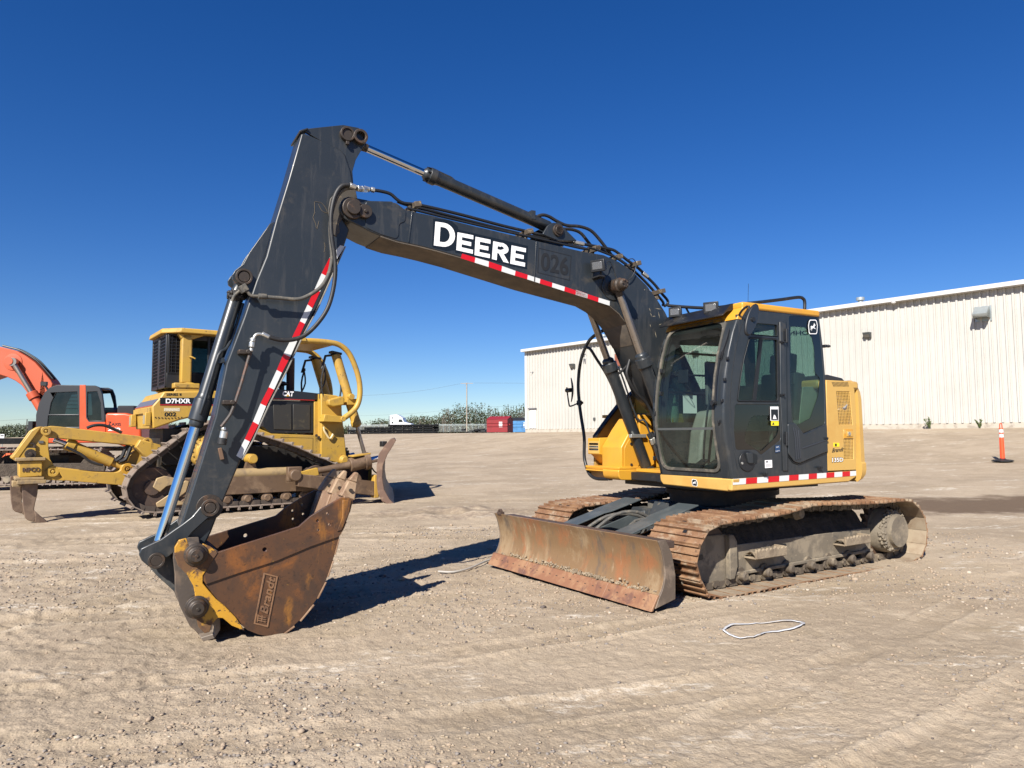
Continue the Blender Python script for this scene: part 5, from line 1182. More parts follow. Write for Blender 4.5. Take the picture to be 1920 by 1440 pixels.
wbx = SF.at(*zc(292, 840)[0], 0, .80)
mb = MB(); mb.lathe([(.075, 0), (.065, .08), (.05, .17), (.03, .20)], (wbx[0], wbx[1], wbx[2]), (0, 0, 1), 16); mb.lathe([(.08, -.3), (.10, -.1), (.085, 0)], (wbx[0], wbx[1], wbx[2]), (0, 0, 1), 16); obj('washer_bottle', mb, mat('pale_grey_plastic', (.42, .42, .38), .5), con)
for (x, y) in ((.42, .42), (.42, 1.02)):
    mb = MB(); mb.tube([(x, y, 1.60), (x+.03, y, 1.72), (x+.05, y, 1.80)], .014, 8); mb.lathe([(.02, 0), (.035, .03), (.035, .08), (.02, .12)], (x+.05, y, 1.78), (.1, 0, 1), 12); obj('joystick', mb, M_black, con)
for y in (.62, .80):
    mb = MB(); mb.tube([(.88, y, 1.18), (.86, y, 1.45), (.80, y, 1.78), (.78, y+.02, 1.88)], .011, 8); mb.box((.92, y, 1.22), (.16, .11, .02), Matrix.Rotation(.5, 3, 'Y')); mb.lathe([(.018, 0), (.022, .05), (.015, .1)], (.78, y+.02, 1.86), (0, 0, 1), 10); obj('travel_lever', mb, M_black, cabp)
mb = MB(); mb.sheet([[(.65+.25*i/8, .62+.5*j/6, 1.165+.05*math.sin(i*1.1+j*2)*math.sin(j)+.04*rng.random()) for j in range(7)] for i in range(9)]); obj('crumpled_rag', mb, mat('pale_rag', (.45, .42, .34), .9), cabp, ang=180)
mb = MB(); mb.box((.86, .33, 2.16), (.02, .12, .14), Matrix.Rotation(.3, 3, 'Z')); mb.cyl((.84, .33, 2.16), (.86, .22, 2.18), .02); mb.cyl((.86, .22, 2.18), (.88, .215, 2.22), .03); mb.tube([(.85, .33, 2.1), (.8, .38, 2.0), (.78, .32, 1.95), (.8, .24, 1.96)], .004, 5); obj('monitor', mb, M_black, cabp, .006)
mb = MB(); mb.box((.70, YI+.055, 1.86), (.20, .004, .20)); obj('paper_notice', mb, mat('notice_paper', (.55, .58, .56), .6), cabp)
mb = MB(); mb.box((.35, YI+.06, 2.1), (.22, .05, .5)); mb.box((.30, YI+.1, 1.55), (.35, .14, .5)); obj('side_trim', mb, M_greyd, cabp, .02)
mb = MB(); mb.box((-.20, .70, 1.82), (.06, .62, .40)); 
mb.prism([(-.30, 1.25), (.10, 1.25), (.02, 1.72), (-.04, 2.02), (-.26, 2.03)], 1, YD-.085, YD-.075); bx_ = obj('side_liner', mb, mat('khaki_liner', (.30, .30, .23), .7, layers=[((.22, .22, .17), 7, .5, .65, .6)]), cabp, .02)
mb = MB(); mb.box((-.13, YD-.30, 2.12), (.10, .12, .12)); mb.box((-.05, .40, 2.35), (.03, .05, .4)); mb.box((-.05, .43, 2.37), (.04, .14, .06)); mb.lathe([(.03, 0), (.05, .04), (.03, .08)], (-.05, .42, 2.25), (0, 1, 0), 12); obj('rear_fittings', mb, M_greyd, cabp, .01)
# stickers on the door
decal(cs, YD, zc(1000,843, 1058,843, 1060,942, 1002,942), M_decalw, lab='white rimmed warning sticker on the door'); decal(cs, YD, zc(1004,862, 1055,862, 1057,938, 1006,938), M_decalk, off=.0038); decal(cs, YD, zc(1007,946, 1060,946, 1060,978, 1007,978), M_decaly, lab='yellow warning sticker on the door')
q = q3(YD+.0042, zc(1016,932, 1046,932, 1046,902, 1016,902)); mb = MB(); mb.prism(SF.xz(zc(1018,930, 1044,930, 1034,905, 1026,900), YD), 1, YD+.004, YD+.0046); obj('warning_figure', mb, M_decalw, cs)
mb = MB(); mb.prism(SF.xz(zc(1013,972, 1030,972, 1021,952), YD), 1, YD+.003, YD+.0036); obj('warning_figure', mb, M_decalk, cs)
decal(cs, YD-.0, zc(1037,1120, 1070,1116, 1070,1165, 1037,1170), M_navy, 'sticker'); decal(cs, YD, zc(962,1224, 1012,1222, 1014,1276, 964,1280), M_decalw, 'sticker')
mb = MB(); mb.prism(SF.xz(zc(968,1230, 985,1229, 985,1240, 968,1241), YD), 1, YD+.003, YD+.0036)
for k in range(3): mb.prism(SF.xz(zc(968,1250+8*k, 1006,1248+8*k, 1006,1251+8*k, 968,1253+8*k), YD), 1, YD+.003, YD+.0036)
obj('sticker_print', mb, M_sign, cs)
lettering('sticker_lettering', 'Left', q3(YD+.0036, zc(1044,1134, 1064,1132, 1064,1124, 1044,1126)), 1, cs, M_decalw, .01); lettering('sticker_lettering', 'Required', q3(YD+.0036, zc(1040,1164, 1068,1160, 1068,1152, 1040,1156)), 1, cs, M_decalw, .01)
emblem(cs, q3(YD+.001, zc(1272,330, 1336,330, 1338,224, 1268,224)))
# ============================================================ front-right yellow tool boxes, hoop rail and mirror
XF = 1.05
def at_x(u, v, x): return SF.at(u, v, 0, x)
tb = bpy.data.objects.new('tool_box', None); COL.objects.link(tb); tb.parent = ex; tb.rotation_euler.z = DR
YB = -.52      # inner (boom side) wall of the box
fr = [SF.at(u, v, 1, YB) for u, v in zt_(897,855, 1025,620, 1120,780, 1170,1140, 897,1155)]
mb = MB(); o_ = [(p[0], p[2]) for p in fr]
xbk = .42
o_ = [(o_[0][0], o_[0][1]), (o_[1][0], o_[1][1]), (xbk+.05, o_[1][1]+.0), (xbk, o_[4][1]), (o_[4][0], o_[4][1])]
XO = o_[0][0]; ZS = o_[0][1]; ZT = o_[1][1]; XT = o_[1][0]; ZB = o_[4][1]
mb.prism([(XO, ZS), (XT, ZT), (XT-.12, ZT+.14), (xbk, ZT+.14), (xbk, ZB), (XO, ZB)], 1, YB, -.90)
bx0 = obj('box_body', mb, M_yel, tb, .012)
mb = MB(); dp_ = SF.xz(zt_(938,1140, 1085,1130, 1138,1100, 1145,950, 1050,700, 1000,745, 935,860), YB); mb.prism(roundpoly(dp_, .03), 1, YB+.002, YB+.010); obj('access_panel', mb, M_yel, bx0, .003)
for u, v in ((1031, 808), (1035, 1090)):
    p = SF.at(*zt_(u, v)[0], 1, YB+.01); mb = MB(); mb.cyl((p[0], YB+.008, p[2]), (p[0], YB+.018, p[2]), .017, n=14); obj('bolt_head', mb, M_pin, bx0)
mb = MB(); mb.prism([(XO-.17, ZS-.12), (XO-.20, ZB+.02), (xbk, ZB+.02), (xbk, ZS-.12)], 1, -.90, -1.19)
# lamp housing on the front-right corner
p0 = at_x(*zt_(465, 730)[0], XO); p1_ = at_x(*zt_(625, 950)[0], XO)
hy0, hy1 = p0[1], p1_[1]; hz1, hz0 = p0[2], p1_[2]
obj('box_corner', mb, M_yel, tb, .01)
lh = MB(); lh.hexa([(XO+.02, hy0, hz0), (XO+.02, hy1, hz0), (XO+.02, hy1, hz1), (XO+.02, hy0, hz1)], [(xbk, hy0, hz0), (xbk, -.84, hz0), (xbk, -.84, hz1+.02), (xbk, hy0, hz1+.02)])
lh.hexa([(XO+.0, hy0+.03, hz0), (XO+.0, hy1, hz0), (XO+.0, hy1+.02, hz0+.01), (XO+.0, hy0+.05, hz0+.01)], [(XO-.2, hy0+.03, ZB), (XO-.2, hy1, ZB), (XO-.25, hy1+.02, ZB), (XO-.25, hy0+.05, ZB)])
lhs = obj('lamp_housing', lh, M_yel, tb, .006)
mb = MB(); mb.hexa([(XO+.023, hy0+.01, hz0+.01), (XO+.023, hy1-.01, hz0+.01), (XO+.023, hy1-.01, hz1-.04), (XO+.023, hy0+.01, hz1-.04)], [(XO+.018, hy0+.01, hz0+.01), (XO+.018, hy1-.01, hz0+.01), (XO+.018, hy1-.01, hz1-.04), (XO+.018, hy0+.01, hz1-.04)]); obj('lamp_bezel', mb, M_yelf, lhs, .002)
for k, mt in ((0, M_lens), (1, mat('dim_lamp_lens', (.3, .3, .27), .3)), (2, M_black)):
    z_ = hz0+.05+(hz1-hz0-.10)*(k+.35)/3; mb = MB(); hh = (hz1-hz0-.1)/3*.36
    mb.prism(rrect(hy0+.03, z_-hh, hy1-.02, z_+hh, .02), 0, XO+.026, XO+.020); obj('headlight', mb, mt, lhs)
# top step plate, hood slope behind and grab plate
st_ = MB(); a = SF.at(*zt_(640, 425)[0], 0, .52); b_ = SF.at(*zt_(945, 425)[0], 0, .45)
st_.mm((.16, a[1], a[2]-.035), (.52, YB-.03, a[2]+.005)); obj('step_plate', st_, mat('dark_step_plate', (.16, .10, .045), .7, layers=[((.5, .28, .06), 3, .52, .56, 1)]), tb, .004)
mb = MB(); mb.mm((XO-.35, -1.18, ZB), (XO+.05, YB+.02, ZB+.03)); mb.prism([(XO+.05, ZB), (XO+.07, ZB-.03), (XO-.1, ZB-.035), (XO-.3, ZB)], 1, -1.16, -.75); obj('lower_ledge', mb, M_yel, tb, .006)
# frame nose below with pin hole (boom bracket side)
ns = SF.xz(zt_(855,1160, 1190,1150, 1215,1165, 1238,1215, 1225,1290, 1190,1302, 900,1300, 870,1260), YB+.03)
mb = MB(); mb.prism(roundpoly(ns, .03), 1, YB+.03, -.80); mb.prism([(ns[0][0], ns[0][1]), (.4, ns[0][1]), (.4, ns[6][1]), (ns[6][0]-.1, ns[6][1])], 1, -.79, -1.16)
nz_ = obj('frame_nose', mb, M_yel, tb, .01)
p = SF.at(*zt_(1150, 1230)[0], 1, YB+.03); mb = MB(); mb.ring((p[0], YB+.03, p[2]), (p[0], YB+.04, p[2]), .045, .028); mb.cyl((p[0], YB+.03, p[2]), (p[0], YB+.034, p[2]), .028); obj('pin_hole', mb, M_pin, nz_)
# engine-side hood, dark olive inside, seen behind the boom cylinders
hd = SF.xz(zt_(520,730, 700,480, 850,290, 1050,110, 1100,72, 1240,60), -1.19)
mb = MB(); o_ = hd+[(-.85, hd[-1][1]), (-.85, 1.12), (hd[0][0], 1.12)]
mb.prism(o_, 1, -1.19, -1.15); rs = EO('right_side_panel', mb, mat('dark_olive_panel_paint', (.30, .19, .05), .6, layers=[((.16, .11, .05), 3, .4, .7, .7)]))
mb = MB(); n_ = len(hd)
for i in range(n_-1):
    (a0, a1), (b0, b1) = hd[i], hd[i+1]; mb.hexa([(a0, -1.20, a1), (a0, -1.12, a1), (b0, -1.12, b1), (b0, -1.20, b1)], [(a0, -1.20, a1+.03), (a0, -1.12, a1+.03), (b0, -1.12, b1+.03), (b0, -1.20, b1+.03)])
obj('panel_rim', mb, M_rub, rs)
mb = MB(); mb.mm((.05, -1.14, 1.1), (.36, YB-.05, 2.0)); mb.prism([(.36, 1.1), (.75, 1.1), (.52, 1.75), (.36, 1.95)], 1, -1.1, -1.14); mb.cyl((.1, -.9, 2.0), (.1, -.9, 2.06), .1); EO('fuel_tank', mb, M_yelw, bevel=.02)
# plate right behind the far cylinder (boom bracket)
bp_ = SF.xz(zt_(1145,412, 1275,420, 1320,600, 1345,1080, 1240,1160, 1190,1100, 1150,650), -.44)
mb = MB(); mb.prism(bp_, 1, -.44, -.48); mb.prism([(a, b) for a, b in bp_], 1, .13, .10); mb.mm((.0, -.46, 1.092), (.90, .14, 1.13)); EO('boom_bracket', mb, M_yel)
# hoop rail
hp = [at_x(u, v, XO+.02) for u, v in z2(570,1335, 470,1330, 410,1290, 375,1200, 362,1120, 362,960, 335,780, 318,650, 308,500, 318,350, 345,220, 400,100, 460,40, 520,5)]
hp += [at_x(*z2(580, -25)[0], XO-.1)]
mb = MB(); mb.tube(hp, .021, 12, smooth=4)
h2 = [at_x(*z2(378, 150)[0], XO+.02), at_x(*z2(418, 168)[0], XO+.01), at_x(*z2(470, 250)[0], XO-.06), at_x(*z2(560, 390)[0], XO-.18), at_x(*z2(630, 540)[0], XO-.32), at_x(*z2(662, 650)[0], XO-.45), at_x(*z2(655, 755)[0], XO-.55)]
mb.tube(h2, .018, 10, smooth=4); hr = obj('hoop_rail', mb, M_black, tb)
mb = MB(); mb.mm((XO-.02, hp[0][1]-.04, hp[0][2]-.015), (XO+.03, hp[0][1]+.05, hp[0][2]+.015)); 
c = hp[7]; mb.cyl((c[0], c[1], c[2]-.03), (c[0], c[1], c[2]+.03), .035); mb.box((c[0], c[1]+.03, c[2]), (.04, .06, .03)); obj('clamp', mb, M_black, hr)
mb = MB(); mb.tube([at_x(*p, XO+.06) for p in z2(300,655, 240,680, 225,660, 210,560, 205,510)], .010, 8)
c = Vector(at_x(*z2(235, 535)[0], XO+.06)); mb.cyl(c+Vector((0, -.08, 0)), c+Vector((0, .02, .0)), .028); ma = obj('mirror_arm', mb, M_black, hr)
mb = MB(); e0 = Vector(at_x(*z2(240, 425)[0], XO+.05)); e1 = Vector(at_x(*z2(240, 640)[0], XO+.05)); m_ = (e0+e1)/2; hh = (e0-e1).length/2
# shallow dish seen almost edge-on: it faces back towards the cab
ax_ = Vector((-.84, .54, 0)).normalized(); tw = ax_.cross(Vector((0, 0, 1)))
rows_ = []
for i in range(9):
    t_ = -1+2*i/8; w_ = .085*math.sqrt(max(0, 1-abs(t_)**3))+.004; rows_.append([m_+Vector((0, 0, hh*t_))+tw*(w_*s)+ax_*(.028*(1-t_*t_)*(1-s*s*.5)) for s in (-1, -.5, 0, .5, 1)])
mb.sheet(rows_); mo = obj('mirror', mb, M_black, hr, ang=80); so = mo.modifiers.new('t', 'SOLIDIFY'); so.thickness = .012

# ============================================================ BOOM
# the boom stands a little to the right of the slewing centre: its own axes
SF_UP = SF; SF = Frame(0, 0, SF_UP.yaw); SF.o = SF_UP.o+SF_UP.e[1]*(-.14); OFFV = Vector((.14*math.sin(DR), -.14*math.cos(DR), 0))
z7 = Z(680, 260, 3.84); z8 = Z(1060, 440, 5.54); z6 = Z(420, 220, 5.54); z5 = Z(380, 460, 4.5); z3b = Z(440, 600, 4); z4b = Z(200, 800, 6.4); zk = Z(240, 860, 3.892)
BY0, BY1 = .20, -.25
top_ = z7(60,446, 210,450, 318,515, 500,552, 800,627, 1160,712, 1250,735, 1600,815) + z8(400,210, 560,282, 700,380, 850,530, 960,680, 1040,805, 1085,905)
bot_ = z7(0,640, 60,672, 130,700, 250,740, 400,772, 520,802, 700,852, 1250,1030, 1700,1155) + z8(460,735, 560,820, 640,925, 750,1130)
T2 = SF.xz(top_, BY0); B2 = SF.xz(bot_, BY0)
piv = SF.at(660, 392, 1, BY0); PX, PZ = piv[0], piv[2]
foot = (.22, 1.55)
hubarc = [(PX+.115*math.cos(R(a)), PZ+.115*math.sin(R(a))) for a in (75, 50, 25, 0, -25, -50, -75)]
outline = [(p[0], p[1]) for p in T2[::-1]]   # from the foot end towards the arm
outl = [(foot[0]-.12, foot[1]+.10), (T2[-1][0]-.45, T2[-1][1]-.75)] + outline[0:] + hubarc + B2 + [(B2[-1][0]-.28, B2[-1][1]-.55), (foot[0]+.10, foot[1]-.12), (foot[0]-.08, foot[1]-.12)]
mb = MB(); mb.prism(outl, 1, BY0, BY1)
boom = EO('boom', mb, M_char, bevel=.010)
# underside mud-brown plate is the same steel: thin lower flange standing 2 mm proud
mb = MB()
fl = B2[2:]; 
for i in range(len(fl)-1):
    (a0, a1), (b0, b1) = fl[i], fl[i+1]
    mb.hexa([(a0, BY0-.004, a1+.004), (a0, BY1+.004, a1+.004), (b0, BY1+.004, b1+.004), (b0, BY0-.004, b1+.004)], [(a0, BY0-.004, a1-.008), (a0, BY1+.004, a1-.008), (b0, BY1+.004, b1-.008), (b0, BY0-.004, b1-.008)])
obj('lower_flange', mb, mat('dirty_boom_underside', (.075, .062, .05), .8, layers=[((.14, .11, .08), 3, .4, .65, .8)]), boom)
# side details: seams, raised casting at the nose, cylinder boss
for a, b in (((1250, 742), (1236, 1028)), ((358, 520), (330, 745))):
    mb = MB(); p, q = SF.xz(z7(*a, *b), BY0); mb.prism([(p[0]-.006, p[1]), (p[0]+.006, p[1]), (q[0]+.006, q[1]), (q[0]-.006, q[1])], 1, BY0+.0005, BY0+.006); obj('weld_seam', mb, M_char, boom, .002)
mb = MB(); r1 = roundpoly(SF.xz(z7(20,452, 240,462, 312,520, 305,600, 262,610, 258,700, 240,722, 130,690, 20,640), BY0), .03); mb.prism(r1, 1, BY0, BY0+.006)
obj('nose_plate', mb, M_char, boom, .003)
for a_, b_ in ((BY1, BY1-.03), (BY0, BY0+.035)): mb = MB(); mb.cyl((PX, a_, PZ), (PX, b_, PZ), .095, n=28); hub = obj('pivot_boss', mb, M_pin, boom, .006)
# boom cylinder pivot boss
BP = (1.66, 3.05)
bpn = SF.at(*z8(575, 520)[0], 1, .34); BP = (bpn[0], bpn[2])
mb = MB(); mb.lathe([(.15, 0), (.145, .012), (.10, .02)], (BP[0], BY0, BP[1]), (0, 1, 0), 32); mb.cyl((BP[0], BY1-.21, BP[1]), (BP[0], BY0+.02, BP[1]), .05); obj('cylinder_boss', mb, M_char, boom, .003)
mb = MB(); mb.lathe([(.055, 0), (.075, .01), (.078, .09), (.062, .10), (.058, .15), (.05, .16), (.045, .17)], (BP[0], BY0+.05, BP[1]), (0, 1, 0), 22)
for k in range(5): t_ = k*1.25; mb.cyl((BP[0]+.034*math.cos(t_), BY0+.20, BP[1]+.034*math.sin(t_)), (BP[0]+.034*math.cos(t_), BY0+.23, BP[1]+.034*math.sin(t_)), .010, n=6)
obj('cylinder_pin', mb, M_pin, boom, .003)
# work light on the boom side
lp = SF.at(*z8(355, 325)[0], 1, BY0+.10); bl_ = lamp(lp, 0, boom, .45, .12, 1.15)
mb = MB(); mb.mm((lp[0]-.05, BY0, lp[2]-.12), (lp[0]+.03, BY0+.14, lp[2]-.105)); mb.tube([(lp[0]-.08, BY0+.08, lp[2]+.02), (lp[0]-.20, BY0+.03, lp[2]+.08), (lp[0]-.3, BY0+.02, lp[2]-.15), (lp[0]-.24, BY0+.02, lp[2]-.26)], .0045, 6)
mb.tube([(lp[0]-.1, BY0+.05, lp[2]-.08), (lp[0]-.13, BY0+.04, lp[2]-.25), (lp[0]-.2, BY0+.03, lp[2]-.22), (lp[0]-.28, BY0+.02, lp[2]-.23)], .0045, 6)
mb.tube([SF.at(*p, 1, BY0+.03) for p in z8(640,265, 700,250, 735,300, 725,370, 690,440, 650,475)], .005, 6); obj('lamp_cable', mb, M_rub, bl_)
# scratches and scuffs showing primer
mb = MB()
for a in ((870,760, 885,800), (880,810, 900,850), (900,850, 940,845), (930,765, 1000,775), (965,800, 980,870), (970,940, 1000,925), (930,1000, 945,1070), (820,565, 826,580), (872,570, 878,582), (880,930, 884,960)):
    p, q = SF.xz(z8(*a), BY0); d = (Vector(q)-Vector(p)); n2 = Vector((-d.y, d.x)).normalized()*.0035; mb.prism([(p[0]-n2.x*.2, p[1]-n2.y*.2), ((p[0]+q[0])/2+n2.x, (p[1]+q[1])/2+n2.y), (q[0], q[1]), ((p[0]+q[0])/2-n2.x, (p[1]+q[1])/2-n2.y)], 1, BY0+.0004, BY0+.0012)
obj('scuff_mark', mb, mat('scuffed_primer', (.30, .25, .17), .8), boom)
# writing
def big(body, uv_out, off, mt, y, name='lettering', ref=None):
    q = [SF.at(u, v, 1, y) for u, v in uv_out]; return lettering(name, body, q, 1, boom, mt, off, ref=ref)
# small-caps word: first letter taller. baseline and cap lines follow the boom
def wordline(x0, x1, yb0, yb1): return lambda x: yb0+(yb1-yb0)*(x-x0)/(x1-x0)
def block_letter(ch, q, th, name, mt, o, w=.27, g=0.):
    """stroke letters D, E, R as polygons in a unit box, w stroke width, g grow"""
    def P(u, v): return Vector(q[0])*(1-u)*(1-v)+Vector(q[1])*u*(1-v)+Vector(q[2])*u*v+Vector(q[3])*(1-u)*v
    polys = []
    h = w*.72
    if ch == 'E': polys = [([(0, 0), (1, 0), (1, h), (w, h), (w, .5-h/2), (.88, .5-h/2), (.88, .5+h/2), (w, .5+h/2), (w, 1-h), (1, 1-h), (1, 1), (0, 1)], [])]
    if ch == 'D':
        cx = .42; o1 = [(0, 0), (cx, 0)]+[(cx+(1-cx)*math.cos(R(a)), .5+.5*math.sin(R(a))) for a in range(-75, 90, 15)]+[(cx, 1), (0, 1)]
        i1 = [(w, h), (cx, h)]+[(cx+(1-cx-w)*math.cos(R(a)), .5+(.5-h)*math.sin(R(a))) for a in range(-75, 90, 15)]+[(cx, 1-h), (w, 1-h)]; polys = [(o1, [i1])]
    if ch == 'R':
        cx = .5; b = .42; cy = (1+b-.0)/2; ry = (1-b)/2+.02
        o1 = [(0, 0), (w, 0), (w, b-.02), (.40, b-.02), (.72, 0), (1.06, 0), (.70, b+.01)]+[(cx+(1-cx)*math.cos(R(a)), cy+ry*math.sin(R(a))) for a in range(-50, 90, 14)]+[(cx, 1), (0, 1)]
        i1 = [(w, b+h*.85), (cx, b+h*.85)]+[(cx+(1-cx-w)*math.cos(R(a)), cy+.02+(ry-h)*math.sin(R(a))) for a in range(-60, 90, 20)]+[(cx, 1-h), (w, 1-h)]; polys = [(o1, [i1])]
    mb = MB(); n3 = (Vector(q[1])-Vector(q[0])).cross(Vector(q[3])-Vector(q[0])).normalized()
    for oo, hs in polys:
        allp = list(oo)+[p for h_ in hs for p in h_]
        if g and hs: hs = []; allp = list(oo)
        if g:
            cxx, cyy = .5, .5; allp = [((u-.5)*(1+2*g*1.0)+.5, (v-.5)*(1+2*g)+.5) for u, v in allp]
        tri = tessellate_polygon([[Vector((u, v, 0)) for u, v in (allp if g else oo)]]+[[Vector((u, v, 0)) for u, v in h_] for h_ in hs])
        mb.add([P(u, v)+n3*o for u, v in allp], [tuple(t) for t in tri])
    return mb
ltrs = [('D', (510,768, 585,782, 665,700), None)]
# quads in zoom-7 pixels: bottom-left, bottom-right, top-right, top-left
LQ = [('D', (512,768, 662,790, 668,618, 524,597)), ('E', (674,802, 793,829, 797,696, 683,674)), ('E', (805,838, 915,860, 921,728, 813,706)), ('R', (930,866, 1046,895, 1052,762, 940,738)), ('E', (1062,900, 1168,922, 1176,790, 1072,768))]
for ch, q in LQ:
    qq = [SF.at(u, v, 1, BY0+.003) for u, v in z7(*q)]; 
    if ch == 'D': pass
    mb = block_letter(ch, qq, 0, 'lettering', M_decalw, 0., w=.30 if ch != 'D' else .26)
    obj('letter', mb, M_decalw, boom)
LB = z7(497,772, 505,580, 540,577, 640,597, 690,640, 700,655, 1010,728, 1040,742, 1190,774, 1184,938, 1060,915, 1045,915, 985,895, 665,816, 655,795, 570,800)
LBo = [(500,780), (508,578), (560,578), (640,592), (683,632), (688,655), (1188,772), (1183,940), (1050,912), (1046,908), (668,818), (664,802), (600,806)]
mb = MB(); mb.prism(SF.xz([p for a in LBo for p in z7(*a)], BY0), 1, BY0+.0006, BY0+.002); obj('lettering_background', mb, M_decalk, boom)
q = [SF.at(u, v, 1, BY0+.0035) for u, v in z7(1280,945, 1480,988, 1485,855, 1288,812)]; lettering('number', '026', q, 1, boom, M_ghost, .02)
rc = SF.xz(z7(1258,965, 1490,1022, 1503,843, 1268,785), BY0); cx = sum(p[0] for p in rc)/4; cz = sum(p[1] for p in rc)/4
mb = MB(); mb.prism(rc, 1, BY0+.0006, BY0+.0018, holes=[[(cx+(p[0]-cx)*.965, cz+(p[1]-cz)*.95) for p in rc]]); obj('number_frame', mb, M_ghost, boom)
tpb = SF.xz(z7(716,828, 810,856, 908,884, 1003,917, 1100,952, 1188,981, 1278,1010, 1365,1038, 1454,1066, 1536,1094, 1620,1118, 1700,1143)+z8(108,572, 232,618, 345,655, 460,690), BY0)
btb = SF.xz(z7(706,861, 806,893, 905,924, 998,956, 1094,986, 1184,1013, 1274,1042, 1362,1070, 1450,1098, 1532,1124, 1617,1150, 1696,1172)+z8(105,622, 228,662, 340,700, 458,738), BY0)
def stripes_explicit(par, y, tp, bt, start_red=True, lab=None):
    return tape(tp, bt, y, par, start_red)
# merge: the last zoom-7 edge and first zoom-8 edge coincide
keep = [i for i in range(len(tpb)) if i not in (11,)]
stripes_explicit(boom, BY0, [tpb[i] for i in keep], [btb[i] for i in keep])
# hydraulic lines along the top of the boom
def lines(uvs, y, r, name, mt, par, smooth=4):
    mb = MB(); mb.tube([SF.at(u, v, 1, y) for u, v in uvs], r, 10, smooth=smooth); return obj(name, mb, mt, par)
pipe1 = z7(40,365, 130,378, 200,398, 250,440, 300,465, 420,480, 700,545, 1000,625, 1200,672, 1450,735, 1540,752, 1680,775, 1790,800) + z8(420,140, 500,160, 560,200, 650,270, 760,350, 850,440, 930,520, 1000,610, 1060,680, 1062,720, 1030,742)
lines(pipe1, .05, .016, 'hydraulic_pipe', M_black, boom)
pipe2 = z7(250,452, 330,480, 500,522, 800,600, 1100,676, 1400,742, 1640,800)+z8(300,125, 470,205, 620,300, 760,420, 860,520, 940,610, 1000,680, 1020,715, 1010,735)
lines(pipe2, -.06, .016, 'hydraulic_pipe', M_black, boom)
lines(z7(320,500, 600,568, 1000,662, 1300,728, 1600,795)+z8(250,135, 450,205, 560,262, 740,400), .14, .012, 'hydraulic_pipe', M_black, boom)
M_clamp = mat('grimy_clamp', (.09, .07, .05), .6, layers=[((.3, .24, .15), 20, .55, .65, .8)])
for u, v in z7(365,480, 1165,672, 1645,790)+z8(265,150, 690,300, 500,230, 940,585):
    p = SF.at(u, v, 1, 0); mb = MB(); mb.box((p[0], -.0, p[2]-.02), (.07, .26, .05), Matrix.Rotation(.25, 3, 'Y')); mb.box((p[0], -.0, p[2]-.06), (.03, .08, .09)); obj('pipe_clamp', mb, M_clamp, boom, .004)
mb = MB()
for a, b in (((1520, 745), (1590, 760)), ((10, 358), (50, 368)), ((60, 366), (85, 372))):
    p, q = SF.at(*z7(*a)[0], 1, .06), SF.at(*z7(*b)[0], 1, .06); mb.cyl(p, q, .026, n=8)
p, q = SF.at(*z8(800, 395)[0], 1, .05), SF.at(*z8(855, 440)[0], 1, .05); mb.cyl(p, q, .026, n=8)
obj('pipe_fitting', mb, M_zinc, boom, .003)
# hoses looping from the arm cylinder base back to the pipes
lines(z7(1230,575, 1290,550, 1340,560, 1400,595, 1470,625, 1560,632, 1640,660, 1700,720, 1770,810, 1800,850), .02, .018, 'hydraulic_hose', M_rub, boom)
lines(z7(1440,650, 1510,655, 1570,680, 1620,740, 1655,785), -.08, .018, 'hydraulic_hose', M_rub, boom)
# lug for the arm cylinder
AP = SF.at(1044.6, 433, 1, .10); AX, AZ = AP[0], AP[2]
for s in (.10, -.15):
    mb = MB(); lg = SF.xz(z7(1290,690, 1330,625, 1370,605, 1420,620, 1460,660, 1540,740, 1400,735), .10); mb.prism(roundpoly(lg, .02), 1, s-.015, s+.015); obj('cylinder_lug', mb, M_char, boom, .004)
mb = MB(); mb.cyl((AX, -.19, AZ), (AX, .15, AZ), .045); mb.cyl((AX, .11, AZ), (AX, .135, AZ), .065); mb.cyl((AX, .135, AZ), (AX, .15, AZ), .04); obj('lug_pin', mb, M_pin, boom, .003)
# brackets below the boom between the cylinders (hoses hanging to the swivel)
for k in range(3): lines([(1187+6*k, 655+3*k), (1178+4*k, 685), (1176+8*k, 705), (1192+5*k, 735), (1215+3*k, 760), (1232, 800)], -.05-.08*k, .019, 'hydraulic_hose', M_rub, boom)
lines([(1160, 700), (1172, 690), (1188, 672)], -.1, .016, 'hydraulic_hose', M_rub, boom)
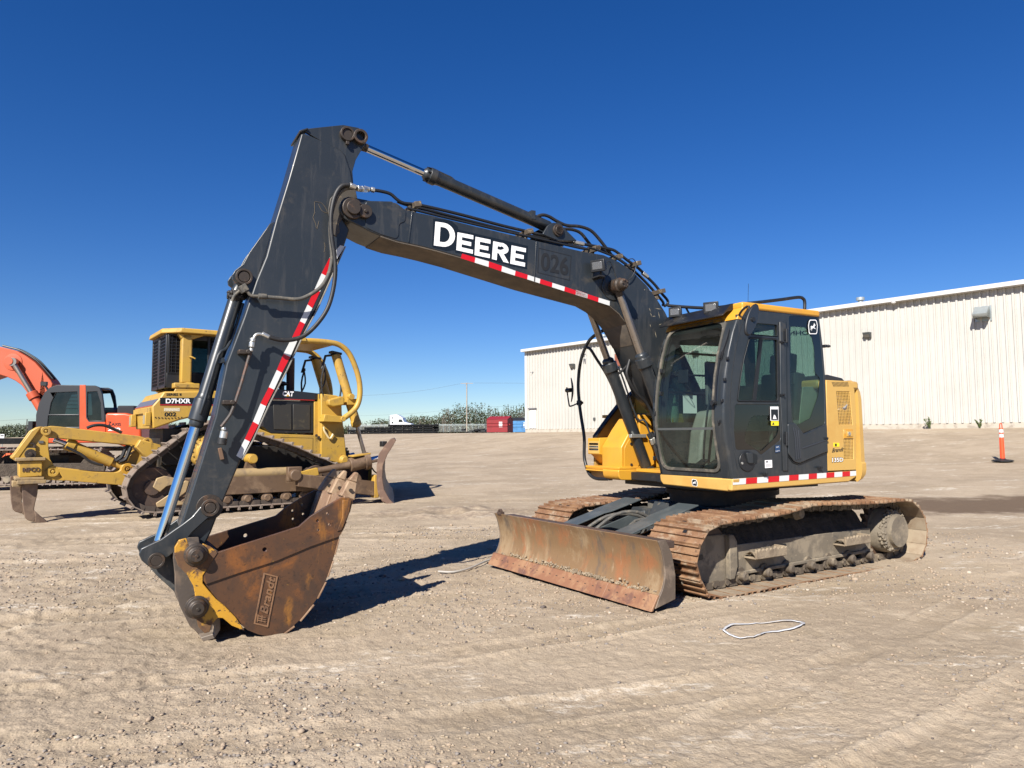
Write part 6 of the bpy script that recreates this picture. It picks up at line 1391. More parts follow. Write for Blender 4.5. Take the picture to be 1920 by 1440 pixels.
# ------------------------------------------------------------ arm cylinder
def cylinder(name, p_rod, p_base, rb, rr, split, par=ex, rod_mat=M_chrome, barrel_mat=M_char, y=None, gland=.13, line_side=None, rz=True):
    A, B = Vector(p_rod), Vector(p_base); d = (B-A).normalized(); L_ = (B-A).length; s0 = L_*split
    mb = MB(); mb.lathe([(rb*.62, 0), (rb*.95, .02), (rb*1.02, .03), (rb*1.02, .06), (rb*1.30, .065), (rb*1.30, gland), (rb*1.12, gland+.015), (rb, gland+.05), (rb, L_-s0-.10), (rb*.8, L_-s0-.06), (rb*.5, L_-s0)], A+d*s0, d, 28)
    mb.cyl(B+Vector((0, -.065, 0)), B+Vector((0, .065, 0)), rb*1.05)
    o = obj(name, mb, barrel_mat, par, .003, rz=DR if par is ex else 0)
    mb = MB(); mb.cyl(A+d*.05, A+d*(s0+.02), rr, n=28); rd = obj('rod', mb, rod_mat, o)
    mb = MB(); mb.cyl(A+Vector((0, -.06, 0)), A+Vector((0, .06, 0)), rr*1.9); mb.cyl(A+d*.03, A+d*.12, rr*1.3, rr*1.02); obj('rod_eye', mb, M_pin, o, .003)
    mb = MB(); nr = 8; a = d.orthogonal().normalized(); b = d.cross(a)
    for k in range(nr): t_ = 2*math.pi*k/nr; c = A+d*(s0+gland-.07)+(a*math.cos(t_)+b*math.sin(t_))*rb*1.14; mb.cyl(c-d*.03, c, rb*.12, n=6)
    obj('gland_bolt', mb, M_black, o)
    return o, A, B, d, s0, L_
rp = SF.at(*z6(1285, 170)[0], 1, .02)
c0_ = SF.at(*z7(20, 68)[0], 1, -.02); c1_ = SF.at(*z7(430, 262)[0], 1, -.02); ce = SF.at(1041, 431, 1, -.02)
rodend = Vector(c0_)-(Vector(c1_)-Vector(c0_)).normalized()*.10
sp_ = (Vector(c1_)-rodend).length/(Vector(ce)-rodend).length
ac, *_r = cylinder('arm_cylinder', rodend, ce, .062, .036, sp_)
lines2 = z7(535,235, 600,265, 640,285, 700,335, 850,405, 1000,470, 1150,540, 1215,565)
mb = MB(); mb.tube([SF.at(u, v, 1, .0) for u, v in lines2], .014, 8); mb.box(SF.at(*z7(1215, 555)[0], 1, .0), (.05, .09, .09)); obj('cylinder_pipe', mb, M_char, ac)
# ------------------------------------------------------------ boom cylinders
bf = SF.at(1213, 885, 1, -.36); near_t = SF.at(*z8(800, 1200)[0], 1, .27)
bf2 = SF.at(1215, 885, 1, -.33); FX, FZ = bf2[0], bf2[2]
for y, lab in ((.27, 'left boom cylinder running down behind the cab'), (-.33, 'right boom cylinder in front of the yellow tool box')):
    A = Vector((BP[0], y, BP[1])); B = Vector((FX, y, FZ)); L_ = (A-B).length
    g = SF.at(*z8(825, 1200)[0], 1, .27); sp = (Vector((g[0], g[2]))-Vector(BP)).length/L_
    o, *_r2 = cylinder('boom_cylinder', A, B, .068, .040, sp if y > 0 else sp*1.0, rod_mat=M_chromed, gland=.16)
    o['label'] = lab
    if y < 0:
        d = (B-A).normalized(); n_ = d.cross(Vector((0, 1, 0))).normalized()
        mb = MB(); P_ = [A+d*(L_*sp+.15)-n_*.085, A+d*(L_*sp+.3)-n_*.095, A+d*(L_*.70)-n_*.09, A+d*(L_*.73)-n_*.15+Vector((0, .05, 0)), A+d*(L_*.80)-n_*.13+Vector((0, .08, 0)), A+d*(L_*.95)-n_*.1+Vector((0, .1, 0))]; mb.tube([p+Vector((0, .03, 0)) for p in P_], .011, 8)
        obj('cylinder_pipe', mb, M_char, o)
        mb = MB()
        for k in (0, 1): mb.tube([A+d*(L_*.80)-n_*(.11+.05*k)+Vector((0, .10, 0)), A+d*(L_*.90)-n_*(.12+.04*k)+Vector((0, .14, 0)), A+d*(L_*1.0)-n_*(.10+.03*k)+Vector((0, .2, 0))], .018, 8)
        obj('hydraulic_hose', mb, M_rub, o)
        mb = MB()
        for k in (0, 1): c = A+d*(L_*.83)-n_*(.115+.045*k)+Vector((0, .12, 0)); mb.cyl(c, c+d*.07, .024, n=8)
        c = A+d*(L_*.79); mb.box(c+Vector((0, .05, 0)), (.22, .05, .04)); obj('hose_fitting', mb, M_zinc, o, .003)
mb = MB(); mb.cyl((FX, -.42, FZ), (FX, .34, FZ), .04); mb.mm((FX-.2, -.44, .97), (FX+.1, .24, 1.02)); EO('cylinder_foot_pin', mb, M_pin)

# ============================================================ ARM
AY0, AY1 = .15, -.19
fe = z6(810,150, 670,640, 540,1060, 440,1440)+[(480, 527), (458, 593), (424.4, 682), (404, 780), (388, 830), (370, 887), (350, 950), (337, 990)]
re_ = [(395, 1000), (414, 951.5), (451.5, 862.5), (472.5, 825), (504, 755.5), (535.5, 695.5), (564.4, 633), (593, 580), (645.5, 462), (655.5, 430)]
mouth = z6(1230,1050, 1240,930, 1290,870, 1385,860, 1345,700, 1320,560, 1260,385, 1200,325)
FE = SF.xz(fe, AY0); RE = SF.xz(re_, AY0); MO = SF.xz(mouth, AY0)
KP = SF.at(361, 1031.5, 1, AY0+.05); KX, KZ = KP[0], KP[2]       # bucket pin
tipa = [(KX+.02, KZ+.07), (KX+.08, KZ), (KX+.03, KZ-.08), (KX-.05, KZ-.07)]
mb = MB(); mb.prism(FE+tipa+RE+MO, 1, AY0, AY1)
arm = EO('arm', mb, M_char, bevel=.014, seg=3)
ear = SF.xz(z6(822,122, 1000,102, 1240,78, 1400,108, 1465,165, 1490,240, 1440,320, 1370,440, 1335,560, 1345,700, 1200,520, 1150,330, 830,140), AY0-.012)
for y0 in (AY0-.012, AY1+.042):
    mb = MB(); mb.prism(ear, 1, y0, y0-.03); obj('cylinder_ear', mb, M_char, arm, .004)
tp_ = SF.xz(z6(822,122, 1150,310), AY0-.01)
mb = MB(); mb.hexa([(FE[0][0]+.015, AY0+.012, FE[0][1]-.01), (FE[0][0]+.015, AY1-.012, FE[0][1]-.01), (FE[0][0]-.05, AY1-.012, FE[0][1]+.03), (FE[0][0]-.05, AY0+.012, FE[0][1]+.03)], [(FE[0][0]+.025, AY0+.012, FE[0][1]+.004), (FE[0][0]+.025, AY1-.012, FE[0][1]+.004), (FE[0][0]-.05, AY1-.012, FE[0][1]+.044), (FE[0][0]-.05, AY0+.012, FE[0][1]+.044)]); obj('top_cap', mb, M_char, arm, .004)
e1_ = SF.at(*z6(1285, 170)[0], 1, AY0+.02); e2_ = SF.at(*z6(1420, 198)[0], 1, AY0+.02)
mb = MB(); mb.ring((e1_[0], AY0-.015, e1_[2]), (e1_[0], AY0+.03, e1_[2]), .066, .047); mb.cyl((e1_[0], AY1, e1_[2]), (e1_[0], AY0+.018, e1_[2]), .046, n=24); mb.box((e1_[0], AY0+.015, e1_[2]-.085), (.03, .03, .03)); mb.ring((e2_[0], AY0-.03, e2_[2]), (e2_[0], AY0+.035, e2_[2]), .066, .043, 28); mb.ring((e2_[0], AY1+.03, e2_[2]), (e2_[0], AY1-.03, e2_[2]), .066, .043, 28); obj('ear_bushing', mb, M_pin, arm, .003)
# pivot pin keeper over the boom nose
mb = MB(); mb.cyl((PX, BY0+.03, PZ), (PX, BY0+.065, PZ), .062, n=24); pk = SF.at(*z6(1475, 970)[0], 1, BY0+.05); mb.cyl((pk[0], BY0+.008, pk[2]), (pk[0], BY0+.045, pk[2]), .062, n=24); mb.cyl((pk[0], BY0+.045, pk[2]), (pk[0], BY0+.058, pk[2]), .018, n=8)
mb.prism([(PX, PZ+.06), (pk[0], pk[2]+.06), (pk[0], pk[2]-.06), (PX, PZ-.06)], 1, BY0+.01, BY0+.035); obj('pivot_pin', mb, M_pin, arm, .004)
# side cheek plates where the arm clasps the boom nose
ck = SF.xz(z6(1080,960, 1100,850, 1160,780, 1280,735, 1360,740, 1385,860, 1290,870, 1240,930, 1225,1060, 1190,1110, 1200,1190, 1160,1240, 1110,1200, 1090,1080), AY0)
# (pads weld to the side)
mb = MB(); mb.prism([(ck[i][0], ck[i][1]) for i in range(len(ck))], 1, AY0, AY0+.012); obj('cheek_plate', mb, mat('greasy_charcoal', (.06, .052, .042), .55, layers=[((.20, .15, .09), 14, .58, .66, .9), ((.02, .018, .016), 8, .5, .7, .8)]), arm, .004)
# grease dribbles
mb = MB()
for pl in (z6(940,875, 1000,885, 1030,905, 1060,950, 1075,985), z6(940,880, 940,990, 925,1040, 950,1100, 965,1160, 985,1080), z6(980,900, 1010,960, 1040,985, 1100,1000), z6(1040,1300, 1050,1340, 1040,1400)):
    mb.tube([SF.at(u, v, 1, AY0+.001) for u, v in pl], .0022, 6, smooth=3)
obj('grease_streak', mb, mat('dried_grease', (.10, .078, .05), .7), arm)
# stripe on the rear edge of the arm side
sa = [(1280,1180, 1160,1300)]
ot = SF.xz([(656.5, 428), (648, 447), (640, 462)] , AY0)
in_uv = z5(1160,0, 1070,105, 1003,238, 945,370, 885,500, 820,640, 755,775, 682,915, 625,1052, 558,1197, 488,1335)+z3b(137,762, 75,893, 12,1018)
out_uv = z5(1200,10, 1110,150, 1048,262, 990,392, 925,530, 862,662, 800,800, 738,942, 668,1075, 602,1217, 534,1357)+z3b(178,785, 113,912, 50,1042)
in_, ou_ = SF.xz(in_uv, AY0), SF.xz(out_uv, AY0)
stripes_explicit(arm, AY0, in_, ou_, start_red=False)
i2 = SF.xz(z6(1235,1150, 1160,1300, 1150,1440), AY0+.012); o2 = SF.xz(z6(1290,1178, 1215,1330, 1185,1440), AY0+.012)
# rear lip flange (light edge)
mb = MB(); RB = RE[2:-1]
for i in range(len(RB)-1):
    (a0, a1), (b0, b1) = RB[i], RB[i+1]; mb.hexa([(a0-.002, AY0+.012, a1), (a0-.002, AY1-.012, a1), (b0-.002, AY1-.012, b1), (b0-.002, AY0+.012, b1)], [(a0-.014, AY0+.012, a1), (a0-.014, AY1-.012, a1), (b0-.014, AY1-.012, b1), (b0-.014, AY0+.012, b1)])
obj('edge_flange', mb, mat('scraped_edge_steel', (.20, .19, .17), .5, layers=[((.07, .07, .07), 8, .5, .7, .8)]), arm, .002)
# auxiliary line down the arm side with clamps and couplers
yl = AY0+.09
mb = MB(); mb.tube([SF.at(u, v, 1, yl) for u, v in z5(408,900, 385,960, 340,1120, 280,1310, 245,1400, 225,1440)+z4b(1375,0)], .0125, 8, smooth=3); 
al_ = obj('auxiliary_pipe', mb, mat('rust_spotted_pipe', (.06, .05, .045), .6, layers=[((.16, .07, .04), 5, .45, .6, .9)]), arm)
mb = MB()
for a, b, r_ in (((412, 868), (408, 895), .016), ((418, 815), (413, 860), .024), ((425, 785), (420, 812), .022), ((500, 745), (560, 775), .020)): mb.cyl(SF.at(*z5(*a)[0], 1, yl), SF.at(*z5(*b)[0], 1, yl), r_, n=8)
mb.tube([SF.at(u, v, 1, yl) for u, v in z5(428,795, 440,765, 465,748, 510,752)], .013, 8)
mb.cyl(SF.at(*z4b(1400, 10)[0], 1, yl), SF.at(*z4b(1410, 45)[0], 1, yl), .020, n=8); mb.cyl(SF.at(*z4b(1412, 55)[0], 1, yl), SF.at(*z4b(1395, 140)[0], 1, yl), .030, n=12)
obj('pipe_coupling', mb, M_zinc, al_, .003)
mb = MB(); mb.cyl(SF.at(*z4b(1393, 140)[0], 1, yl), SF.at(*z4b(1380, 215)[0], 1, yl), .036, n=14); obj('coupling_cap', mb, M_rub, al_, .004)
for (u, v) in ((358, 900), (225, 1325)):
    p = SF.at(*z5(u, v)[0], 1, yl-.02); mb = MB(); mb.box((p[0], AY0+.045, p[2]), (.10, .09, .035), Matrix.Rotation(.0, 3, 'Y')); mb.cyl((p[0]-.02, AY0+.09, p[2]), (p[0]-.02, AY0+.115, p[2]), .02, n=8); obj('pipe_clamp', mb, M_pin, al_, .004)
p = SF.xz(z4b(1330,260, 1375,250, 1410,390, 1360,400), AY0); mb = MB(); mb.prism(p, 1, AY0, AY0+.03); obj('bracket', mb, mat('rust_bracket', (.13, .075, .045), .7), arm, .004)
# long hoses looping from the boom nose down to the arm
hm = lambda uv, y, r_: [SF.at(u, v, 1, y) for u, v in uv]
mb = MB(); mb.tube(hm(z6(1310,705, 1230,710, 1170,780, 1130,900, 1110,1060, 1120,1250, 1150,1440)+z5(1105,30, 1120,200, 1100,380, 1050,540, 960,670, 860,760, 760,795, 660,798, 565,775), AY0+.11, 0), .019, 10, smooth=4); h1_ = obj('hydraulic_hose', mb, M_rub, arm, label='black hose looping from the boom nose to the elbow fitting on the arm')
mb = MB(); mb.tube(hm(z6(1360,735, 1270,740, 1190,800, 1130,950, 1105,1100, 1110,1300), AY0+.08, 0)+hm(z5(1085,0, 1090,120, 1060,250, 1000,350, 900,420, 800,455, 650,445, 470,430), AY0+.09, 0), .017, 10, smooth=4); h2_ = obj('hydraulic_hose', mb, M_hoseg, arm, label='dusty grey hose running across the arm to the bucket cylinder')
mb = MB(); mb.cyl(SF.at(*z6(1305, 705)[0], 1, AY0+.11), SF.at(*z6(1365, 728)[0], 1, AY0+.10), .026, n=8); mb.cyl(SF.at(*z6(1380, 738)[0], 1, AY0+.09), SF.at(*z6(1420, 745)[0], 1, AY0+.07), .03, n=6); mb.cyl(SF.at(*z6(1430, 745)[0], 1, AY0+.07), SF.at(*z6(1480, 750)[0], 1, .06), .028, n=6); obj('hose_fitting', mb, M_zinc, arm, .003)
mb = MB(); mb.cyl(SF.at(*z5(470, 430)[0], 1, AY0+.09), SF.at(*z5(540, 433)[0], 1, AY0+.09), .024, n=10); mb.tube(hm(z5(480,430, 410,425, 370,380, 340,350), AY0+.06, 0), .014, 8); mb.tube(hm(z5(340,365, 300,395, 265,430, 250,470), .08, 0), .014, 8); mb.box(SF.at(*z5(345, 365)[0], 1, AY0+.05), (.06, .06, .06), Matrix.Rotation(.6, 3, 'Y')); obj('hose_fitting', mb, M_hoseg, arm, .003)
# bucket cylinder bracket on the front face
brk = SF.xz(z6(520,1090, 470,1110, 430,1170)+z5(390,65, 340,160, 270,215, 245,255, 250,290, 300,330, 400,420, 430,380), AY0-.05)
for y0 in (AY0-.03, AY1+.06):
    mb = MB(); mb.prism(brk, 1, y0, y0-.03); obj('cylinder_bracket', mb, M_char, arm, .004)
CPn = SF.at(*z5(350, 265)[0], 1, AY0); CX, CZ = CPn[0], CPn[2]
mb = MB(); mb.cyl((CX, AY1+.0, CZ), (CX, AY0+.005, CZ), .045, n=24); mb.ring((CX, AY0-.03, CZ), (CX, AY0+.012, CZ), .068, .05, 28); obj('bracket_pin', mb, M_pin, arm, .003)
# ------------------------------------------------------------ bucket cylinder
YC = -.02
LKP = SF.at(292.7, 1049, 1, .15); LX, LZ = LKP[0], LKP[2]
A = Vector((LX, YC, LZ)); B = Vector((CX, YC, CZ)); L_ = (A-B).length
g1_ = SF.at(*Z(220, 590, 5.54)(778, 1175)[0], 1, YC); sp = (Vector((g1_[0], g1_[2]))-Vector((LX, LZ))).length/L_
bc, A_, B_, d_, s0_, L__ = cylinder('bucket_cylinder', A, B, .056, .041, sp, rod_mat=mat('polished_chrome_rod', (.78, .80, .82), .10, 1.), gland=.24)
n_ = d_.cross(Vector((0, 1, 0))).normalized()
mb = MB(); mb.tube([A_+d_*(s0_+.12)+Vector((0, .075, 0)), A_+d_*(s0_+.2)+Vector((0, .085, 0)), A_+d_*(s0_+.33)+Vector((0, .078, 0)), A_+d_*(s0_+.62)+Vector((0, .078, 0)), A_+d_*(s0_+.70)+Vector((0, .05, 0))+n_*.045, A_+d_*(L__-.45)+n_*.068, A_+d_*(L__-.18)+n_*.068], .013, 8, smooth=3)
for t_ in (.45, .93): mb.box(A_+d_*(s0_+(L__-s0_)*t_)+n_*.03, (.06, .15, .04), Matrix.Rotation(.3, 3, 'Y'))
obj('cylinder_pipe', mb, M_char, bc, .002)
mb = MB(); c = A_+d_*(L__-.14)
for k in range(40): q = Vector(rng.normal(size=3)).normalized(); mb.box(c+Vector((q.x*.06, q.y*.07, q.z*.05)), (.04, .03, .03), Matrix.Rotation(rng.uniform(0, 3), 3, q))
obj('dried_grease_cake', mb, mat('black_grease', (.015, .013, .012), .6), bc, .008)
# ------------------------------------------------------------ linkage
GP = SF.at(393.75, 951.5, 1, .19); GX, GZ = GP[0], GP[2]
lk = SF.xz(zk(600,292, 560,322, 520,360, 465,425, 400,475, 320,530, 240,588, 150,630, 95,655, 78,700, 100,745, 150,788, 205,795, 248,745, 300,715, 390,640, 470,540, 580,440, 640,425, 655,370, 640,315), AY0+.05)
for i, y0 in enumerate((AY0+.05, AY1-.05)):
    mb = MB(); mb.prism(lk, 1, y0, y0-.028*(1 if i == 0 else -1))
    l_ = EO('guide_link', mb, M_char, bevel=.008, label='guide link on the near side of the arm' if i == 0 else 'guide link on the far side of the arm')
    mb = MB(); s = 1 if i == 0 else -1
    mb.ring((GX, y0-.02*s, GZ), (GX, y0+.022*s, GZ), .068, .045, 28); mb.cyl((GX, y0-.02*s, GZ), (GX, y0+.012*s, GZ), .044, n=24); obj('link_pin', mb, M_pin, l_, .003)
    mb = MB(); mb.ring((LX, y0-.02*s, LZ), (LX, y0+.022*s, LZ), .060, .040, 28); mb.cyl((LX, y0-.02*s, LZ), (LX, y0+.010*s, LZ), .039, n=24); obj('link_pin', mb, M_pin, l_, .003)
mb = MB(); mb.cyl((LX, AY1-.07, LZ), (LX, AY0+.07, LZ), .04); obj('linkage_pin', mb, M_pin, arm, .003); mb = MB(); mb.cyl((GX, AY1-.07, GZ), (GX, AY0+.07, GZ), .04); mb.cyl((GX, AY0, GZ), (GX, AY0+.02, GZ), .10, n=28); obj('linkage_pin', mb, M_pin, arm, .003)
QP = SF.at(*zk(498, 1075)[0], 1, .40); QX, QZ = QP[0], QP[2]
for y0 in (.09, -.13):
    d = (Vector((QX, QZ))-Vector((LX, LZ))); n2 = Vector((-d.y, d.x)).normalized()
    p = lambda t, o: (LX+d.x*t+n2.x*o, LZ+d.y*t+n2.y*o)
    mb = MB(); mb.prism([p(-.16, .0), p(-.10, .07), p(.25, .075), p(.75, .06), p(1.05, .07), p(1.14, 0), p(1.05, -.07), p(.75, -.06), p(.3, -.08), p(0, -.09), p(-.13, -.06)], 1, y0, y0-.05)
    EO('bucket_link', mb, M_chard, bevel=.006)
# ============================================================ BUCKET
KY0, KY1 = .42, -.50
def kb(*a): return SF.xz(zk(*a), KY0)
side_o = kb(655,682, 800,636, 1010,570, 1245,495, 1330,420, 1440,350, 1560,282, 1640,292, 1622,380, 1590,470, 1545,560, 1520,660, 1480,790, 1440,900, 1380,1020, 1290,1145, 1180,1245, 1110,1285, 1030,1300, 950,1283, 870,1250, 800,1190, 740,1120, 640,1020, 600,965, 560,915, 545,850, 600,765)
holes_px = [(995, 661, 15), (1452, 398, 10), (1380, 452, 10), (1466, 479, 10), (1384, 520, 10), (1298, 426, 0)]
def circ(u, v, r, y=KY0): c = SF.at(*zk(u, v)[0], 1, y); rr = r/3.892*5.9/CF; return [(c[0]+rr*math.cos(k*math.pi/6), c[2]+rr*math.sin(k*math.pi/6)) for k in range(12)]
bk = bpy.data.objects.new('bucket', None); COL.objects.link(bk); bk.parent = ex; bk.rotation_euler.z = DR; bk.location = OFFV
hs_ = [circ(u, v, r) for u, v, r in holes_px if r]
for i, (ya, yb) in enumerate(((KY0, KY0-.022), (KY1, KY1+.022))):
    mb = MB(); mb.prism(side_o, 1, ya, yb, holes=hs_); sp_l = obj('side_plate', mb, M_rust, bk, .002)
    if i == 0: near_side = sp_l
# side cutter doubler plate, upper band
ct = kb(655,682, 800,636, 1010,570, 1245,495, 1330,420, 1560,282, 1640,292, 1620,380, 1560,520, 1535,568, 1330,640, 1080,745, 800,835, 568,915, 545,880, 548,850, 600,765)
for s, y0 in ((1, KY0), (-1, KY1)):
    mb = MB(); mb.prism(ct, 1, y0, y0+s*.014, holes=hs_); obj('side_cutter', mb, M_rust, bk, .003)
mb = MB(); rc_ = kb(1560,300, 1625,300, 1608,400, 1555,520, 1520,530, 1560,420); mb.prism(rc_, 1, KY0+.014, KY0+.024); obj('corner_gusset', mb, M_rust, bk, .006)
# wrapped shell: follows the lower outline, open mouth between the top edge and lip
shell = kb(1600,300, 1618,380, 1588,470, 1543,560, 1518,660, 1478,790, 1438,900, 1378,1020, 1288,1145, 1178,1245, 1110,1285, 1030,1298, 950,1281, 870,1248, 800,1188, 740,1118, 640,1018, 600,965, 560,905, 560,850, 610,760, 670,700)
P = [(p.x, p.y) for p in crom([Vector((a, b, 0)) for a, b in shell], 3)]
cxk = sum(p[0] for p in P)/len(P); czk = sum(p[1] for p in P)/len(P)
inn = [(cxk+(a-cxk)*.955, czk+(b-czk)*.955) for a, b in P]
mb = MB(); mb.prism(P+inn[::-1], 1, KY1+.02, KY0-.02); obj('shell', mb, M_rustd, bk, 0, ang=50)
# rows of wear strips on the heel
mb = MB()
for k in range(6, len(P)-34, 4):
    a, b = Vector(P[k]), Vector(P[k+3]); o2 = (a-Vector((cxk, czk))).normalized()*.012
    mb.prism([tuple(a), tuple(b), tuple(b+o2), tuple(a+o2)], 1, KY0-.02, KY0+.016); mb.prism([tuple(a), tuple(b), tuple(b+o2), tuple(a+o2)], 1, KY1+.02, KY1-.016)
obj('wear_strip', mb, M_wear, bk, .003)
# lip, adapters and teeth
L0 = SF.at(*zk(1600, 285)[0], 1, KY0); lx, lz = L0[0], L0[2]
t0 = SF.at(*zk(1600, 280)[0], 1, .30); t1 = SF.at(*zk(1668, 100)[0], 1, .30); dv = Vector((t1[0]-t0[0], t1[2]-t0[2])); Lt = dv.length; dv.normalize(); nv = Vector((-dv.y, dv.x))
if nv.x < 0: nv = -nv
mb = MB(); c = Vector((lx, lz)); a_ = c-nv*.02+dv*.0; 
mb.prism([tuple(c+nv*.02+dv*.01), tuple(c-nv*.03+dv*.01), tuple(c-nv*.01-dv*.22), tuple(c+nv*.015-dv*.22)], 1, KY1+.02, KY0-.02); obj('lip', mb, M_wear, bk, .004)
for yk in (.30, -.04, -.38):
    mb = MB(); b0 = Vector((t0[0], t0[2]))-nv*.0
    w0 = .075; 
    def sec(s_, hw, hn, off=0.): q = b0+dv*s_+nv*off; return [(q.x-nv.x*hn, yk-hw, q.y-nv.y*hn), (q.x-nv.x*hn, yk+hw, q.y-nv.y*hn), (q.x+nv.x*hn, yk+hw, q.y+nv.y*hn), (q.x+nv.x*hn, yk-hw, q.y+nv.y*hn)]
    mb.hexa(sec(-.30, .045, .030, .03), sec(-.02, .062, .062, .01)); ad = obj('tooth_adapter', mb, M_wear, bk, .012, seg=3)
    mb = MB(); mb.hexa(sec(-.01, .066, .066, .01), sec(Lt*.62, .036, .040, .01)); mb.hexa(sec(Lt*.62, .036, .040, .01), sec(Lt, .022, .018, .0)); tt = obj('tooth', mb, mat('sandy_worn_tooth', (.30, .205, .125), .65, layers=[((.17, .095, .052), 5, .48, .64, .9), ((.38, .29, .20), 14, .55, .7, .6)], bump=(60, .4, .004)), bk, .012, seg=3)
    mb = MB(); q = b0+dv*.06+nv*.01; mb.cyl((q.x, yk-.07, q.y), (q.x, yk+.07, q.y), .016, n=10); obj('tooth_pin', mb, M_pin, tt)
# inner wear buttons on the far plate
for u, v, r in ((1290, 350, 22), (1218, 405, 22), (1225, 463, 22), (1345, 300, 18)):
    mb = MB(); c = SF.at(*zk(u, v)[0], 1, KY1+.02); mb.cyl((c[0], KY1+.022, c[2]), (c[0], KY1+.032, c[2]), r/3.892*6.6/CF, n=20); obj('wear_button', mb, M_rust, bk, .002)
# yellow hook ear plates
hk = kb(340,645, 372,592, 425,580, 445,640, 470,668, 535,650, 545,618, 600,640, 655,682, 600,765, 545,850, 543,905, 590,962, 640,1020, 700,1068, 780,1150, 850,1252, 755,1215, 690,1160, 652,1158, 612,1200, 592,1262, 555,1270, 512,1222, 490,1135, 440,1100, 432,1040, 490,1003, 478,930, 430,845, 362,775, 338,705)
M_chip = mat('chipped_yellow_hook_paint', (.48, .25, .022), .45, layers=[((.40, .20, .03), 2.5, .4, .65, .7), ((.055, .03, .018), 8.5, .53, .57, 1., None, .85), ((.10, .05, .025), 2.6, .49, .56, .95, None, .85), ((.05, .03, .02), 26, .60, .63, 1., None, .85)], bump=(50, .2, .003))
for s, y0 in ((1, KY0-.09), (-1, KY1+.12)):
    mb = MB(); mb.prism(hk, 1, y0+.11*(s > 0), y0+.11*(s > 0)-.035*s if s > 0 else y0-.035); obj('hook_ear', mb, M_chip, bk, .004)
for (x, z_, r_) in ((KX, KZ, .062), (QX, QZ, .062)):
    mb = MB(); mb.lathe([(.052, 0), (.082, .005), (.085, .03), (.068, .035), (.062, .075), (.050, .085), (.045, .10)], (x, KY0+.0, z_), (0, 1, 0), 28); mb.cyl((x, KY0+.10, z_), (x, KY0+.108, z_), .014, n=6); mb.cyl((x, KY1+.08, z_), (x, KY0+.03, z_), .045); obj('bucket_pin', mb, M_pin, bk, .003)
# coupler body, dark, between the ears
cp_ = kb(350,640, 380,600, 540,600, 560,720, 500,860, 520,960, 560,1150, 640,1180, 685,1165, 688,1270, 640,1340, 560,1360, 515,1310, 470,1270, 400,1130, 360,1010, 358,880, 345,760)
mb = MB(); mb.prism(cp_, 1, .20, .165); mb.prism(cp_, 1, -.22, -.255); mb.prism(kb(380,900, 480,900, 520,1100, 560,1300, 500,1290, 400,1100), 1, .165, -.22); mb.cyl((KX, -.25, KZ), (KX, .34, KZ), .07)
obj('quick_coupler', mb, mat('scuffed_coupler_steel', (.075, .06, .05), .55, layers=[((.15, .11, .08), 5, .45, .65, .8), ((.40, .24, .05), 9, .70, .74, .8)], bump=(40, .3, .004)), bk, .006)
lt_ = kb(600,1215, 640,1180, 686,1165, 688,1270, 645,1338, 560,1362, 540,1330, 640,1300, 650,1240)
mb = MB(); mb.prism(lt_, 1, .32, -.36); 
obj('coupler_lock', mb, mat('worn_lock_steel', (.15, .12, .095), .5, layers=[((.3, .23, .17), 8, .5, .7, .7)]), bk, .006)
# raised maker's plate on the side
pl_ = kb(990,832, 1095,858, 1022,1232, 917,1205)
mb = MB(); mb.prism(pl_, 1, KY0, KY0+.007, holes=[kb(1000,846, 1082,866, 1014,1217, 930,1196)]); mp_ = obj('name_plate', mb, mat('rusty_plate', (.19, .10, .05), .6, layers=[((.09, .05, .03), 12, .45, .65, .8)]), bk, .002)
q = [SF.at(u, v, 1, KY0+.0005) for u, v in zk(1000,1140, 1075,880, 1005,862, 935,1125)]
q = [SF.at(u, v, 1, KY0+.0005) for u, v in zk(1018,1135, 1078,870, 1020,855, 958,1120)]
lettering('raised_lettering', 'Brandt', q, 1, mp_, mp_.data.materials[0], .02, thick=.012, shear=.15)
mb = MB()
for k in range(3): a = zk(945,1140+16*k, 1005,1155+16*k, 1003,1163+16*k, 943,1148+16*k); mb.prism(SF.xz(a, KY0), 1, KY0, KY0+.007)
mb.prism(kb(944,1135, 953,1137, 947,1190, 938,1188), 1, KY0, KY0+.0075); mb.prism(kb(975,1142, 984,1144, 976,1190, 967,1188), 1, KY0, KY0+.0075); obj('raised_logo', mb, mp_.data.materials[0], mp_)

SF = SF_UP; OFFV = Vector((0, 0, 0))
# ============================================================ BULLDOZER (faces away to the right; ripper at the rear)
dz = empty('bulldozer', DF)
tag(dz, 'yellow bulldozer with rear ripper, black screened cab and angled blade behind the dark arm', 'bulldozer')
za = Z(220, 590, 5.54); zC = Z(440, 600, 4.); zD = Z(200, 800, 6.4); zE = Z(440, 780, 5.3333); zF = Z(0, 760, 5.647)
def D_(name, mb, mats, parent=None, bevel=.012, **k): return obj(name, mb, mats, parent or dz, bevel, **k)
def dxz(y, uv): return DF.xz(uv, y)
def d3(y, uv): return [DF.at(u, v, 1, y) for u, v in uv]
lp_ = dxz(-1.27, [(348, 806), (329.7, 820), (309, 836), (287.5, 852), (267, 866), (247, 884), (236, 901), (231, 915), (234, 934), (243, 950), (262, 961), (293, 966)])
lp_ += [(-.6, .02), (.6, .02), (1.5, .03), (1.85, .14), (2.02, .40), (2.0, .70), (1.84, .93)]+dxz(-1.27, [(608, 857), (595, 851), (572, 840), (550, 831), (507.5, 817), (485, 810), (455, 800), (420, 790), (385, 791)])
